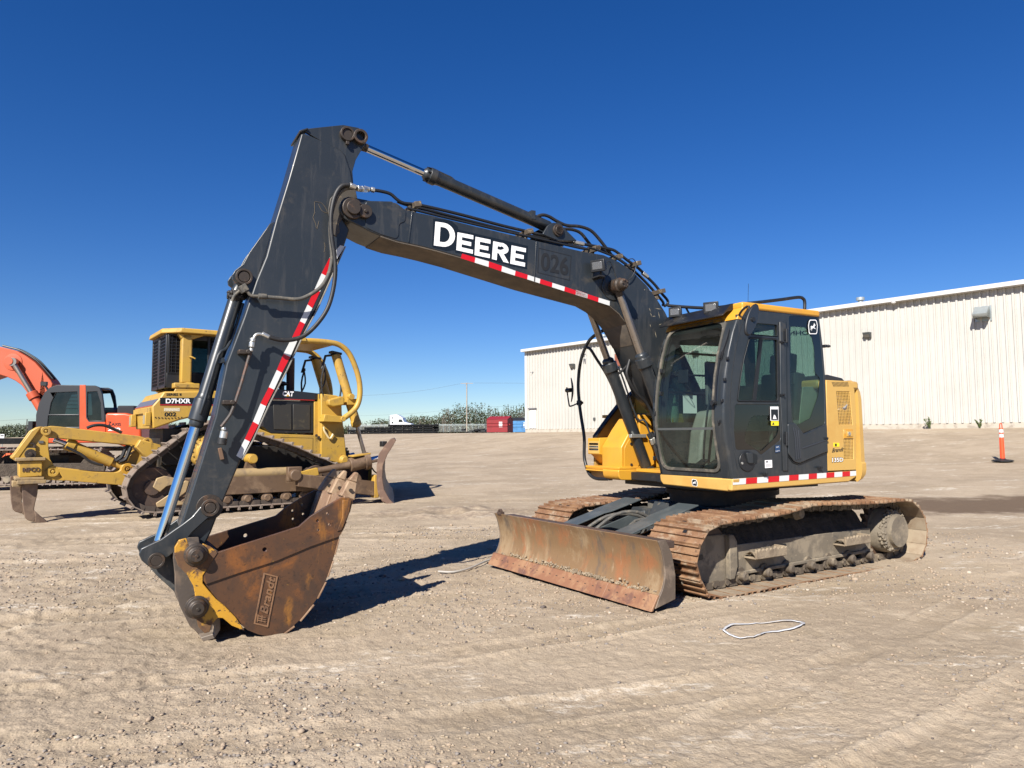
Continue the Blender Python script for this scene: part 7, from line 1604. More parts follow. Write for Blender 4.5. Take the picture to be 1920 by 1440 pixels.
M_rustframe2 = mat('shade_darkened_worn_frame', (.11, .068, .04), .6, layers=[((.19, .125, .075), 2.2, .46, .64, .9), ((.055, .035, .024), 3.2, .50, .68, .85), ((.26, .17, .07), 8, .62, .74, .6)], bump=(40, .3, .006))  # worn steel, base colour lowered to deepen the shade around the dozer's tracks
M_dshoe = mat('pale_worn_grouser_steel', (.20, .16, .13), .6, layers=[((.18, .13, .10), 5, .45, .65, .9), ((.34, .29, .24), 9, .56, .7, .6)])
M_dlink = mat('dark_dozer_chain', (.06, .045, .035), .7, layers=[((.14, .10, .07), 6, .5, .7, .8)])
def dtrack(side):
    T = bpy.data.objects.new('track', None); COL.objects.link(T); T.parent = dz
    sp = resample(lp_, .215); n_ = len(sp); cen = Vector((0, .7, 0)); ya, yb = side*1.27, side*.74; ym = (ya+yb)/2; mb, ln = MB(), MB()
    for i in range(n_):
        a, b = sp[i], sp[(i+1) % n_]; d = b-a; L_ = d.length; d.normalize(); nr = Vector((d.y, -d.x, 0))
        if nr.dot((a+b)/2-cen) < 0: nr = -nr
        rot = Matrix(((d.x, 0, nr.x), (0, 1, 0), (d.y, 0, nr.y))); c = Vector(((a+b).x/2, ym, (a+b).y/2))
        mb.box(c+rot @ Vector((0, 0, -.045)), (L_*.93, .53, .022), rot); mb.box(c+rot @ Vector((L_*.36, 0, -.012)), (.022, .53, .07), rot); mb.box(c+rot @ Vector((L_*.36, side*.24, -.004)), (.05, .05, .055), rot)
        for s in (-.10, .10): ln.box(c+rot @ Vector((0, s+side*.02, -.10)), (L_*.78, .04, .09), rot)
        ln.cyl(c+rot @ Vector((L_*.5, -.13, -.10)), c+rot @ Vector((L_*.5, .15, -.10)), .035, n=8)
    obj('track_shoes', mb, M_dshoe, T, .004); obj('track_chain', ln, M_dlink, T, 0)
    o = side
    mb = MB(); mb.prism([(1.62, .30), (1.62, .66), (-1.15, .66), (-1.30, .56), (-1.30, .30)], 1, o*1.16, o*.84); fr_ = obj('track_frame', mb, M_rustframe2, T, .012)
    mb = MB(); mb.cyl((-.5, o*1.06, .70), (1.05, o*1.06, .70), .11); mb.cyl((-.55, o*1.0, .78), (-.55, o*1.12, .78), .1); obj('recoil_housing', mb, mat('worn_yellow_housing', (.30, .21, .10), .7, layers=[((.18, .13, .08), 3, .45, .65, .8)]), fr_, .01)
    mb = MB(); mb.prism([(-1.68, .52), (-1.62, .68), (-1.48, .72), (-1.25, .66), (-1.25, .58), (-1.45, .52), (-1.56, .42)], 1, o*1.18, o*1.12); mb.prism([(-1.62, .22), (-1.35, .40), (-1.12, .62), (-1.05, .60), (-1.1, .40), (-1.28, .26), (-1.1, .2), (-1.1, .16), (-1.6, .14)], 1, o*1.18, o*1.14); obj('idler_guard', mb, mat('tan_worn_guard', (.34, .24, .12), .6, layers=[((.2, .15, .1), 6, .45, .65, .8)]), fr_, .012)
    for x, z_, r_ in ((-1.68, .50, .40), (1.55, .46, .38)):
        mb = MB(); mb.lathe([(r_-.02, 0), (r_, .02), (r_-.05, .03), (r_-.05, .13), (r_, .14), (r_-.02, .16)], (x, o*1.0-.08, z_), (0, 1, 0), 32); mb.cyl((x, o*1.0-.12, z_), (x, o*1.0+.12, z_), .14); obj('idler', mb, M_rustd, T, .006)
    mb = MB(); sx, sz = -.72, 1.17; pts = []
    for k in range(27):
        for a_, r_ in ((-.35, .31), (-.12, .37), (.12, .37), (.35, .31)): t_ = 2*math.pi*(k+a_)/27; pts.append((sx+r_*math.cos(t_), sz+r_*math.sin(t_)))
    mb.prism(pts, 1, o*1.0-.04, o*1.0+.04); spk = obj('sprocket', mb, M_dlink, T)
    mb = MB(); mb.lathe([(.33, 0), (.33, .12), (.31, .16), (.22, .18), (.20, .23), (.08, .25)], (sx, o*1.0, sz), (0, o, 0), 36)
    for k in range(20): t_ = 2*math.pi*k/20; mb.cyl((sx+.285*math.cos(t_), o*1.16, sz+.285*math.sin(t_)), (sx+.285*math.cos(t_), o*1.185, sz+.285*math.sin(t_)), .018, n=6)
    obj('final_drive', mb, M_dyel, spk, .005)
    for k in range(7): x = -1.12+k*.395; mb = MB(); mb.lathe([(.09, 0), (.115, .02), (.115, .06), (.09, .07), (.09, .20), (.115, .21), (.115, .26), (.07, .27), (.06, .30)], (x, o*1.0-.13*o, .20), (0, o, 0), 18); obj('track_roller', mb, M_rustframe2, T, .003)
    mb = MB(); mb.cyl((.15, o*.85, 1.00), (.15, o*1.16, 1.00), .10); mb.cyl((.15, o*1.16, 1.0), (.15, o*1.2, 1.0), .085); obj('carrier_roller', mb, M_dyel, T, .006)
    mb = MB(); mb.prism([(.0, .66), (.3, .66), (.22, .95), (.08, .95)], 1, o*1.05, o*.9); obj('carrier_bracket', mb, M_rustframe2, fr_)
dtrack(-1); dtrack(1)
mb = MB(); mb.mm((-1.5, -.55, .55), (2.0, .55, 1.25)); mb.mm((-1.45, -.70, .9), (-.3, .70, 1.62)); D_('main_frame', mb, mat('oily_black_frame', (.015, .013, .011), .6, layers=[((.07, .05, .03), 3, .5, .7, .7)]))
# fuel tank / rear body
YT = -.95
tank = dxz(YT, za(372,1188, 358,950, 440,862, 484,797, 1065,790, 1100,1000, 1000,1050, 830,1052, 660,1092))
mb = MB(); mb.prism(tank, 1, YT, -YT); tk = D_('fuel_tank', mb, M_dyel, bevel=.03)
def ddecal(par, y, uv, mt, name='decal', off=.006, lab=None):
    mb = MB(); mb.prism(DF.xz(uv, y), 1, y-.001, y-off); return obj(name, mb, mt, par, label=lab)
ddecal(tk, YT, za(443,862, 1065,865, 1065,930, 443,930), M_decalk, 'decal_band', lab='black band carrying white letters'); ddecal(tk, YT, za(443,930, 1065,932, 1065,944, 443,943), mat('dark_red_line', (.30, .01, .015), .4), 'decal_line')
def dtext(body, y, uv, mt, par, off=.02, name='lettering', shear=0., o=.008): return lettering(name, body, d3(y-o, uv), 1, par, mt, off, shear=shear)
dtext('D7HXR', YT, za(503,922, 762,922, 762,872, 503,872), M_decalw, tk, .03); dtext('SERIES II', YT, za(508,842, 665,842, 665,816, 508,816), M_decalk, tk, .03, o=.004); dtext('002', YT, za(490,1058, 612,1056, 612,1012, 490,1014), M_decalk, tk, .03, o=.004)
ddecal(tk, YT, za(484,968, 650,968, 650,1004, 484,1004), mat('faded_cream_label', (.50, .42, .26), .6), 'faded_label', off=.003)
dtext('PINNING', YT, za(490,1000, 646,1000, 646,974, 490,974), mat('pale_worn_lettering', (.66, .62, .50), .6), tk, .02, o=.005)
xr = tank[1][0]; xs, zs_ = tank[3]
mb = MB()  # dark band across the sloping rear, as a proud strip
A0 = Vector((xr, tank[1][1])); A1 = Vector((tank[2][0], tank[2][1])); A2 = Vector((xs, zs_))
def on(t): return A0.lerp(A1, t)
nrm = Vector((-(A1-A0).y, (A1-A0).x)).normalized()
def sl(t0, t1, o, mt, nm):
    a, b = on(t0), on(t1); mb = MB(); mb.hexa([(a.x, -.93, a.y), (a.x, .93, a.y), (b.x, .93, b.y), (b.x, -.93, b.y)], [(a.x+nrm.x*o, -.93, a.y+nrm.y*o), (a.x+nrm.x*o, .93, a.y+nrm.y*o), (b.x+nrm.x*o, .93, b.y+nrm.y*o), (b.x+nrm.x*o, -.93, b.y+nrm.y*o)]); return obj(nm, mb, mt, tk)
sl(.12, .85, .006, mat('faded_grey_band', (.10, .10, .13), .5), 'rear_band'); sl(.03, .10, .005, mat('faded_red_line', (.45, .08, .05), .5), 'rear_line')
for y in (-.78, .80):
    mb = MB(); mb.mm((xr-.10, y-.13, tank[0][1]+.06), (xr, y+.13, tank[1][1]-.12)); lb = obj('lamp_box', mb, M_dyel, tk, .012)
    mb = MB(); mb.mm((xr-.105, y-.09, tank[0][1]+.10), (xr-.098, y+.09, tank[1][1]-.17)); obj('lens', mb, mat('amber_grey_lens', (.30, .26, .18), .4), lb)
mb = MB(); mb.mm((xr-.03, -.9, tank[1][1]-.12), (xr+.1, .9, tank[1][1]-.02)); mb.mm((xr-.008, -.12, tank[0][1]+.2), (xr, -.02, tank[0][1]+.25)); mb.mm((xr-.008, -.18, tank[0][1]+.12), (xr, -.1, tank[0][1]+.15)); obj('tank_ledge', mb, M_dyel, tk, .02)
for i in range(9):
    p = DF.at(*za(395+i*34, 1075-abs(i-4)*2)[0], 1, YT); mb = MB(); mb.cyl((p[0], YT, p[2]), (p[0], YT-.012, p[2]), .012, n=6); obj('bolt_head', mb, M_pin, tk)
# cab: black screens, yellow posts, roof
YCB = -.70
zr = DF.at(*za(515, 760)[0], 1, YCB)[2]
xcr = DF.at(*za(520, 400)[0], 1, YCB)[0]; xcf = .62; zct = DF.at(*za(540, 185)[0], 1, YCB)[2]
cb_ = bpy.data.objects.new('cab', None); COL.objects.link(cb_); cb_.parent = dz
M_scr = bpy.data.materials.new('cab_guard_screen'); M_scr.use_nodes = True; t = M_scr.node_tree; t.nodes.clear()
o_ = t.nodes.new('ShaderNodeOutputMaterial'); tr = t.nodes.new('ShaderNodeBsdfTransparent'); df = t.nodes.new('ShaderNodeBsdfDiffuse'); df.inputs[0].default_value = (.012, .012, .014, 1); mx = t.nodes.new('ShaderNodeMixShader'); mx.inputs[0].default_value = .62
t.links.new(tr.outputs[0], mx.inputs[1]); t.links.new(df.outputs[0], mx.inputs[2]); t.links.new(mx.outputs[0], o_.inputs[0])
def frame_rect(mb, plane, c, a0, a1, b0, b1, w_, t_=.03):
    """rectangular frame in plane 'x' or 'y' at coordinate c"""
    for (p, q, r, s) in ((a0, a1, b0, b0+w_), (a0, a1, b1-w_, b1), (a0, a0+w_, b0, b1), (a1-w_, a1, b0, b1)):
        if plane == 'x': mb.mm((c-t_, p, r), (c, q, s))
        else: mb.mm((p, c-t_ if c > 0 else c, r), (q, c if c > 0 else c+t_, s))
mb = MB(); frame_rect(mb, 'x', xcr, -.70, -.02, zr, zct, .06); frame_rect(mb, 'x', xcr, .02, .70, zr, zct, .06)
frame_rect(mb, 'y', -.70, xcr, xcr+.42, zr+.25, zct, .05); frame_rect(mb, 'y', -.70, xcr+.75, xcf, zr+.1, zct, .05); frame_rect(mb, 'y', .70, xcr, xcf, zr, zct, .06); frame_rect(mb, 'x', xcf, -.70, .70, zr+.1, zct, .06)
mb.mm((xcr-.005, -.70, zr+.0), (xcr+.4, -.45, zr+.3)); mb.mm((xcr+.0, -.68, zct-.12), (xcf, .68, zct)); obj('screen_frame', mb, M_black, cb_, .01)
mb = MB(); mb.mm((xcr-.02, -.64, zr+.05), (xcr-.015, .64, zct-.05)); mb.mm((xcr, -.69, zr+.3), (xcr+.4, -.685, zct)); mb.mm((xcr+.8, -.69, zr+.15), (xcf, -.685, zct)); mb.mm((xcr, .69, zr), (xcf, .685, zct)); mb.mm((xcf-.02, -.65, zr), (xcf-.015, .65, zct)); obj('guard_screen', mb, M_scr, cb_)
# a real wire grid on the nearest screens
mb = MB()
for i in range(1, 14): y = -.68+1.36*i/14; mb.box((xcr-.022, y, (zr+zct)/2), (.006, .012, zct-zr-.1))
for i in range(1, 16): z_ = zr+(zct-zr)*i/16; mb.box((xcr-.024, 0, z_), (.006, 1.3, .012)); mb.box((xcr+.21, -.693, z_+.1), (.36, .006, .010)); mb.box(((xcr+.8+xcf)/2, -.693, z_+.05), (xcf-xcr-.85, .006, .010))
for i in range(1, 5): mb.box((xcr+.08*i, -.696, (zr+zct)/2+.12), (.010, .006, zct-zr-.35))
for i in range(1, 8): mb.box((xcr+.8+(xcf-xcr-.8)*i/8, -.696, (zr+zct)/2), (.010, .006, zct-zr-.2))
obj('wire_grid', mb, M_black, cb_)
mb = MB(); mb.mm((xcr+.1, -.5, zr), (xcf-.2, .5, zr+.35)); mb.mm((xcr+.35, -.28, zr+.35), (xcr+.5, .28, zr+.95)); obj('operator_seat', mb, M_seat, cb_, .04)
mb = MB(); mb.mm((xcr+.06, -.66, zr), (xcr+.08, .66, zct-.3)); mb.mm((xcr+.05, .66, zr+.02), (xcf, .675, zct-.1)); obj('window', mb, M_glassd, cb_)
px0 = DF.at(*za(665, 500)[0], 1, -.86)[0]; px1 = DF.at(*za(778, 500)[0], 1, -.86)[0]
zpb = DF.at(*za(720, 712)[0], 1, -.86)[2]; zrt = DF.at(*za(600, 180)[0], 1, -.95)[2]
for s in (-1, 1):
    mb = MB(); mb.mm((px0, s*.86, zpb), (px1, s*.68, zrt)); mb.prism([(px0-.08, zrt), (px1+.25, zrt), (px1+.02, zrt-.10), (px0, zrt-.12)], 1, s*.86, s*.68); ps = obj('roof_post', mb, M_dyel, cb_, .03, seg=3)
    mb = MB(); mb.mm((px0-.13, s*.92, zpb-.10), (px1+.14, s*.60, zpb)); mb.lathe([(.30, 0), (.30, .03), (.24, .10), (.1, .13)], (px1-.05, s*.9, zpb-.28), (0, -s, 0), 28); obj('post_base', mb, M_dyel, ps, .02)
    mb = MB(); q = (px0+.15, s*.87, (zpb+zrt)/2+.02); mb.tube([(q[0], s*.87, q[2]), (q[0], s*.95, q[2]+.01), (q[0]+.08, s*.97, q[2]-.03)], .014, 8); obj('tie_hook', mb, M_dyel, ps)
zt2 = DF.at(*za(600, 128)[0], 1, -.95)[2]
RX = DF.at(575, 637, 1, -.9)[0]
mb = MB(); xrr = DF.at(*za(540, 125)[0], 1, -.80)[0]-.12
ro = [(xrr+.30, -.95), (RX, -.95), (RX, .95), (xrr+.30, .95), (xrr, .62), (xrr, -.62)]
n_ = len(ro); rb = [(x, y, zrt) for x, y in ro]; rt_ = [(x*.985, y*.985, zt2) for x, y in ro]; mb.add(rb+rt_, [tuple(range(n_)), tuple(reversed(range(n_, 2*n_)))]+[(k, (k+1) % n_, (k+1) % n_+n_, k+n_) for k in range(n_)])
obj('roof', mb, M_dyel, cb_, .02)
swp = dxz(-.9, zC(470,165, 560,155, 700,165, 790,185, 860,245, 910,350, 940,460, 945,560, 925,640, 880,695, 815,742))
for s in (-1, 1):
    mb = MB(); mb.tube([(x, s*.86, z_) for x, z_ in swp], .062, 12, smooth=4); sw = D_('brush_sweep', mb, M_dyel, bevel=0)
    mb = MB(); x, z_ = swp[-1]; mb.cyl((x, s*.80, z_), (x, s*.92, z_), .06); mb.prism([(x, z_+.06), (x-.42, z_+.10), (x-.46, z_-.06), (x, z_-.08)], 1, s*.88, s*.60); obj('sweep_bracket', mb, M_dyel, sw, .01)
mb = MB(); x0 = swp[2][0]; mb.mm((x0-.9, -.84, swp[2][1]-.03), (x0+.25, .84, swp[2][1]+.02)); D_('canopy_plate', mb, M_dyel)
# exhaust and pre-cleaner
ep = DF.at(*zC(417, 500)[0], 1, 0.); et = DF.at(*zC(417, 285)[0], 1, 0.)
mb = MB(); mb.cyl((ep[0], 0, ep[2]-.3), (ep[0], 0, et[2]), .09); D_('exhaust_stack', mb, mat('rust_black_exhaust', (.04, .02, .018), .7))
pc = DF.at(*zC(352, 500)[0], 1, .0); mb = MB(); mb.lathe([(.06, -.2), (.06, .0), (.14, .02), (.15, .05), (.06, .10)], (pc[0], 0, pc[2]+.02), (0, 0, 1), 20); D_('air_cleaner', mb, M_black)
# hood, engine doors, lower side
YH = -.47
h_ = dxz(YH, zC(220,520, 335,518, 642,552, 648,600, 220,590)); mb = MB(); mb.prism(h_, 1, YH, -YH); hd_ = D_('hood', mb, mat('black_hood_paint', (.012, .013, .016), .3, coat=.3))
ddecal(hd_, YH, zC(220,583, 600,600, 600,605, 220,589), mat('red_hood_line', (.35, .02, .02), .4), 'decal_line')
dtext('CAT', YH, zC(357,570, 440,574, 444,536, 361,532), M_decalw, hd_, .045)
tri_ = zC(386,572, 398,556, 412,573); ddecal(hd_, YH-.009, tri_, mat('gold_triangle', (.55, .33, .05), .4), 'emblem')
e_ = dxz(YH, zC(215,600, 600,612, 596,850, 275,850, 215,800)); mb = MB(); mb.prism(e_, 1, YH+.03, -YH-.03); eb = D_('engine_door', mb, M_black)
mb = MB(); mb.prism(dxz(YH, zC(290,628, 428,632, 428,825, 296,820)), 1, YH+.028, YH+.012); obj('door_panel', mb, mat('dusty_black_panel', (.03, .028, .024), .5, layers=[((.10, .085, .05), 3, .5, .7, .7)]), eb, .01)
mb = MB(); mb.prism(dxz(YH, zC(440,632, 568,637, 568,824, 440,826)), 1, YH+.028, YH+.012); obj('door_panel', mb, eb.children[0].data.materials[0], eb, .01)
mb = MB(); mb.prism(dxz(YH, zC(597,612, 645,614, 645,866, 597,866)), 1, YH, YH+.10); obj('door_post', mb, M_dyel, eb, .008)
YS = -.62
l_ = dxz(YS, zC(150,800, 275,852, 648,866, 648,1040, 560,1030, 450,985, 330,900, 215,900)); mb = MB(); mb.prism(l_, 1, YS, -YS); ls_ = D_('lower_side_panel', mb, M_dyel, bevel=.015)
pn = dxz(YS, zC(345,878, 588,885, 586,994, 345,988)); cx = sum(p[0] for p in pn)/4; cz = sum(p[1] for p in pn)/4
mb = MB(); mb.prism(pn, 1, YS-.001, YS-.004, holes=[[(cx+(a-cx)*.985, cz+(b-cz)*.97) for a, b in pn]]); obj('access_outline', mb, M_black, ls_)
# radiator guard (nose)
YN = -.66
n0_ = dxz(YN, zC(648,552, 770,566, 803,600, 806,700, 828,900, 845,1075, 800,1080, 648,1042)); mb = MB(); mb.prism(n0_, 1, YN, -YN); ng = D_('radiator_guard', mb, M_dyel, bevel=.02)
mb = MB(); a = DF.at(*zC(720, 622)[0], 1, YN); mb.prism(roundpoly(dxz(YN, zC(683,600, 780,572, 805,590, 803,640, 720,655, 685,640)), .04), 1, YN, YN-.16); mb.prism(dxz(YN, zC(682,720, 795,728, 797,765, 684,770)), 1, YN, YN-.14); obj('side_boss', mb, M_dyel, ng, .03, seg=3)
mb = MB(); mb.tube(d3(YN-.05, zC(668,800, 672,830, 690,860, 710,888, 725,880, 738,855)), .022, 8); obj('tow_hook', mb, mat('pale_hook', (.62, .50, .28), .5), ng)
mb = MB()
for u, v in zC(630,880, 652,735, 838,965, 612,866): p = DF.at(u, v, 1, YN); mb.cyl((p[0], YN, p[2]), (p[0], YN-.02, p[2]), .03, n=10)
obj('bolt_head', mb, M_pin, ng)
p = DF.at(*zC(815, 1050)[0], 1, YN); mb = MB(); mb.lathe([(.11, 0), (.11, .05), (.07, .07), (.07, .10)], (p[0], YN, p[2]), (0, -1, 0), 20); obj('pivot_boss', mb, M_dyel, ng, .01)
mb = MB(); mb.mm((n0_[3][0], -.55, 1.0), (n0_[3][0]+.03, .55, n0_[2][1]-.1)); obj('grille', mb, M_black, ng)
# lift cylinders on the nose
for s in (-1, 1):
    Y_ = -.62
    A = Vector(DF.at(*zC(757, 255)[0], 1, Y_)); B = Vector(DF.at(*zC(915, 790)[0], 1, Y_)); Cc = Vector(DF.at(*zC(975, 1010)[0], 1, Y_))
    for q in (A, B, Cc): q.y = s*.62
    d = (B-A).normalized(); L_ = (B-A).length
    mb = MB(); mb.lathe([(.09, .0), (.105, .02), (.105, L_-.12), (.12, L_-.10), (.12, L_), (.06, L_+.04)], A, d, 20); mb.cyl(A+d*L_*.1+Vector((.06, 0, 0)), A+d*L_*.98+Vector((.11, 0, 0)), .02); c = A+d*L_*.60; mb.cyl(c-Vector((0, .2, 0)), c+Vector((0, .2, 0)), .07); mb.box(c+d*.12, (.26, .30, .14)); lc = D_('lift_cylinder', mb, M_dyel, bevel=.008)
    mb = MB(); mb.cyl(B, Cc, .045); obj('rod', mb, M_chromed, lc)
    mb = MB(); mb.box(A-d*.02, (.24, .2, .05), Matrix.Rotation(.15, 3, 'Y')); mb.tube([A+Vector((-.02, 0, -.02)), A+Vector((-.24, 0, -.06)), A+Vector((-.32, 0, -.35)), A+Vector((-.25, 0, -.28))], .03, 8, smooth=1)
    mb.tube([A+Vector((-.26, -.03, -.25)), A+Vector((-.34, -.03, -.6)), A+Vector((-.28, -.02, -1.0)), A+Vector((-.10, 0, -1.15)), A+Vector((.12, 0, -.95)), A+Vector((.12, 0, -.5)), A+Vector((.02, 0, -.3))], .022, 8)
    mb.tube([A+Vector((-.26, .04, -.25)), A+Vector((-.22, .04, -.6)), A+Vector((-.34, .04, -.9)), A+Vector((-.30, .04, -1.15))], .020, 8); obj('hydraulic_hose', mb, M_rub, lc)
# C-frame, struts and angled blade
BD = Vector((.46, .888, 0)); BN = Vector((.888, -.46, 0))      # along the blade, forwards
B0 = Vector((2.72, -1.9, 0))
bp2 = [(.24, -.05), (.10, .10), (-.01, .30), (-.05, .55), (-.04, .80), (.05, 1.03), (.18, 1.24), (.24, 1.35), (.20, 1.40), (.12, 1.38), (-.02, 1.22), (-.13, 1.05), (-.17, .8), (-.17, .45), (-.14, .22), (-.05, .05), (.20, -.09)]
def bpos(f, l, z_): q = B0+BD*l+BN*f; return (q.x, q.y, z_)
n_ = len(bp2); mb = MB(); vs = [bpos(f, 0, z_) for f, z_ in bp2]+[bpos(f, 3.9, z_) for f, z_ in bp2]
mb.add(vs, [tuple(range(n_)), tuple(reversed(range(n_, 2*n_)))]+[(k, (k+1) % n_, (k+1) % n_+n_, k+n_) for k in range(n_)])
M_dbl = mat('brown_rusted_blade', (.12, .07, .048), .6, layers=[((.19, .12, .08), 3, .48, .62, .9), ((.07, .042, .032), 5, .55, .7, .8)], bump=(40, .3, .006))
db = D_('dozer_blade', mb, M_dbl, bevel=.008)
mb = MB(); mb.add([bpos(-.05, .02, .04), bpos(.16, .02, -.05), bpos(.15, .5, -.05), bpos(-.06, .5, .04), bpos(-.09, .02, .12), bpos(.10, .02, .02), bpos(.10, .5, .02), bpos(-.10, .5, .12)], [(0,1,2,3),(7,6,5,4),(0,4,5,1),(1,5,6,2),(2,6,7,3),(3,7,4,0)]); obj('end_bit', mb, M_dbl, db)
mb = MB(); mb.box(bpos(-.04, .5, 1.27), (.12, .14, .12)); obj('blade_bracket', mb, M_black, db, .01)
for s in (-1, 1):
    far = s > 0
    y0 = s*1.47; e0 = Vector(DF.at(*zE(620, 640)[0], 1, -1.47)); e1 = Vector(DF.at(*zE(1390, 725)[0], 1, -1.50))
    e0.y = y0; e1.y = y0
    if far: e1.x = 3.9; e1.z = .45
    mb = MB(); d = (e1-e0); mb.hexa([(e0.x, y0-.09, e0.z-.13), (e0.x, y0+.09, e0.z-.13), (e0.x, y0+.09, e0.z+.13), (e0.x, y0-.09, e0.z+.13)], [(e1.x, y0-.09, e1.z-.16), (e1.x, y0+.09, e1.z-.16), (e1.x, y0+.09, e1.z+.16), (e1.x, y0-.09, e1.z+.16)])
    pa = D_('push_arm', mb, M_rustframe2, bevel=.015)
    mb = MB(); mb.cyl((e0.x-.05, y0-.12, e0.z+.10), (e0.x-.05, y0+.12, e0.z+.10), .12); mb.box((e0.x-.02, y0+.1*s*-1, e0.z+.12), (.3, .14, .3)); obj('trunnion', mb, M_rustframe2, pa, .02); mb = MB(); mb.ring((e1.x-.42, y0-.05, e1.z+.2), (e1.x-.42, y0+.05, e1.z+.2), .14, .06, 18); mb.box((e1.x-.42, y0, e1.z+.14), (.36, .1, .12)); obj('lifting_lug', mb, M_rustframe2, pa, .02)
    # strut: threaded brace / tilt cylinder
    g0 = Vector(DF.at(*zE(830, 548)[0], 1, -1.40)); g1 = Vector(DF.at(*zE(1150, 490)[0], 1, -1.45)); g2 = Vector(DF.at(*zE(1345, 445)[0], 1, -1.5)); g3 = Vector(DF.at(*zE(1440, 425)[0], 1, -1.55))
    for q in (g0, g1, g2, g3): q.y *= -s
    if far:
        for q in (g0, g1, g2, g3): q.x += .8
    mb = MB(); mb.cyl(g0, g1, .065, .08); mb.cyl(g1, g2, .15); mb.cyl(g2-(g2-g1).normalized()*.12, g2, .19); st2 = obj('tilt_cylinder', mb, M_rustframe2, pa, .01)
    mb = MB(); mb.cyl(g2, g3, .07); obj('rod', mb, M_chrome, st2)
    mb = MB(); mb.box((g1+g2)/2+Vector((0, 0, .17)), ((g2-g1).length*.95, .26, .04), Matrix.Rotation(-.12, 3, 'Y')); obj('cylinder_guard', mb, M_dyel, st2, .01); mb = MB(); mb.box(g0+Vector((-.25, 0, -.06)), (.5, .12, .16), Matrix.Rotation(-.2, 3, 'Y')); obj('cylinder_guard', mb, M_dyel, st2, .01); mb = MB(); mb.tube([g2+Vector((.02, 0, -.1)), g2+Vector((.18, 0, -.28)), g2+Vector((.3, 0, -.12)), g3+Vector((0, 0, -.05))], .016, 6); obj('hydraulic_hose', mb, M_rub, st2)
    mb = MB(); mb.box((e1.x+.04, y0, e1.z+.05), (.10, .2, .5)); obj('blade_lug', mb, M_dyel, pa, .01)
# ------------------------------------------------------------ ripper
YR = -.32
rp_ = bpy.data.objects.new('ripper', None); COL.objects.link(rp_); rp_.parent = dz
def rip(name, uv, y0, y1, mt, bevel=.015, r_=.0, mirror=True):
    P_ = dxz(YR, uv); P_ = roundpoly(P_, r_) if r_ else P_
    mb = MB(); mb.prism(P_, 1, y0, y1)
    o = obj(name, mb, mt, rp_, bevel)
    if mirror: mb = MB(); mb.prism(P_, 1, -y0, -y1); obj(name, mb, mt, rp_, bevel)
    return o
rip('upper_link', zF(520,215, 640,225, 1480,325, 1590,362, 1600,420, 1510,436, 640,352, 470,330, 440,270), YR, YR+.14, M_dyel, r_=.05)
rip('lower_link', zF(600,660, 1000,705, 1225,712, 1275,690, 1290,630, 1340,618, 1390,640, 1395,700, 1350,790, 1300,848, 680,795), YR-.02, YR+.12, M_dyel, r_=.04)
rip('carriage_plate', zF(108,560, 400,235, 445,222, 490,240, 520,300, 512,440, 530,570, 575,640, 640,720, 700,800, 480,790, 300,700, 200,600), YR+.02, YR+.08, M_dyel, r_=.03)
rip('carriage_rib', zF(120,560, 330,270, 400,228, 445,222, 200,560), YR+.0, YR-.03, M_dyel, mirror=True)
mb = MB(); q0, q1 = Vector(DF.at(*zF(800, 440)[0], 1, YR)), Vector(DF.at(*zF(1195, 610)[0], 1, YR)); q2 = Vector(DF.at(*zF(590, 365)[0], 1, YR)); q3_ = Vector(DF.at(*zF(1345, 670)[0], 1, YR))
for s in (-1, 1):
    o1_, o2_, o3_, o4_ = [Vector((q.x, s*.16, q.z)) for q in (q0, q1, q2, q3_)]
    mb = MB(); mb.cyl(o1_, o2_, .095); mb.cyl(o1_-(o2_-o1_).normalized()*.15, o1_, .115); mb.cyl(o2_, o4_, .055); rc2 = obj('ripper_cylinder', mb, M_dyel, rp_, .01)
    mb = MB(); mb.cyl(o3_, o1_, .045); obj('rod', mb, M_chrome, rc2)
mb = MB(); bx_ = dxz(-.40, zF(200,590, 450,588, 448,752, 205,765)); mb.prism(bx_, 1, -.40, .40); bb = obj('tool_beam', mb, M_dyel, rp_, .015)
x0 = min(p[0] for p in bx_); x1 = max(p[0] for p in bx_); z0 = min(p[1] for p in bx_); z1 = max(p[1] for p in bx_)
mb = MB(); mb.mm((x0-.06, -.44, z1), (x1+.04, .44, z1+.06)); mb.mm((x0-.05, -.44, z0-.05), (x1+.03, .44, z0)); mb.mm((x0-.02, -.46, z0-.12), (x1+.06, .46, z0-.05))
for k in range(4): mb.box((x0-.02, -.30+.2*k, z0-.12), (.12, .09, .10))
obj('beam_flange', mb, mat('dull_ochre_worn_steel', (.30, .21, .10), .6, layers=[((.16, .12, .08), 5, .45, .65, .8)]), bb, .01)
lettering('raised_lettering', 'RIPCO', [(p[0], -.402, p[2]) for p in d3(-.40, zF(238,705, 425,702, 425,655, 238,660))], 1, bb, M_rustd, .03, thick=.02)
rip('shank_bracket', zF(205,560, 260,450, 380,450, 385,560), YR+.06, YR-.02, M_dyel, r_=.03)
pp = Vector(DF.at(*zF(320, 515)[0], 1, YR)); mb = MB(); mb.cyl((pp.x, YR-.08, pp.z), (pp.x, -YR+.08, pp.z), .09); mb.cyl((pp.x, YR-.10, pp.z), (pp.x, YR-.08, pp.z), .035, n=8)
hh = dxz(YR, zF(268,450, 272,410, 300,395, 350,395, 375,412, 378,450)); hi = dxz(YR, zF(290,440, 290,418, 308,412, 342,412, 352,425, 350,440)); mb.prism(hh, 1, YR-.02, YR+.03, holes=[hi]); obj('shank_pin', mb, M_pin, rp_, .006)
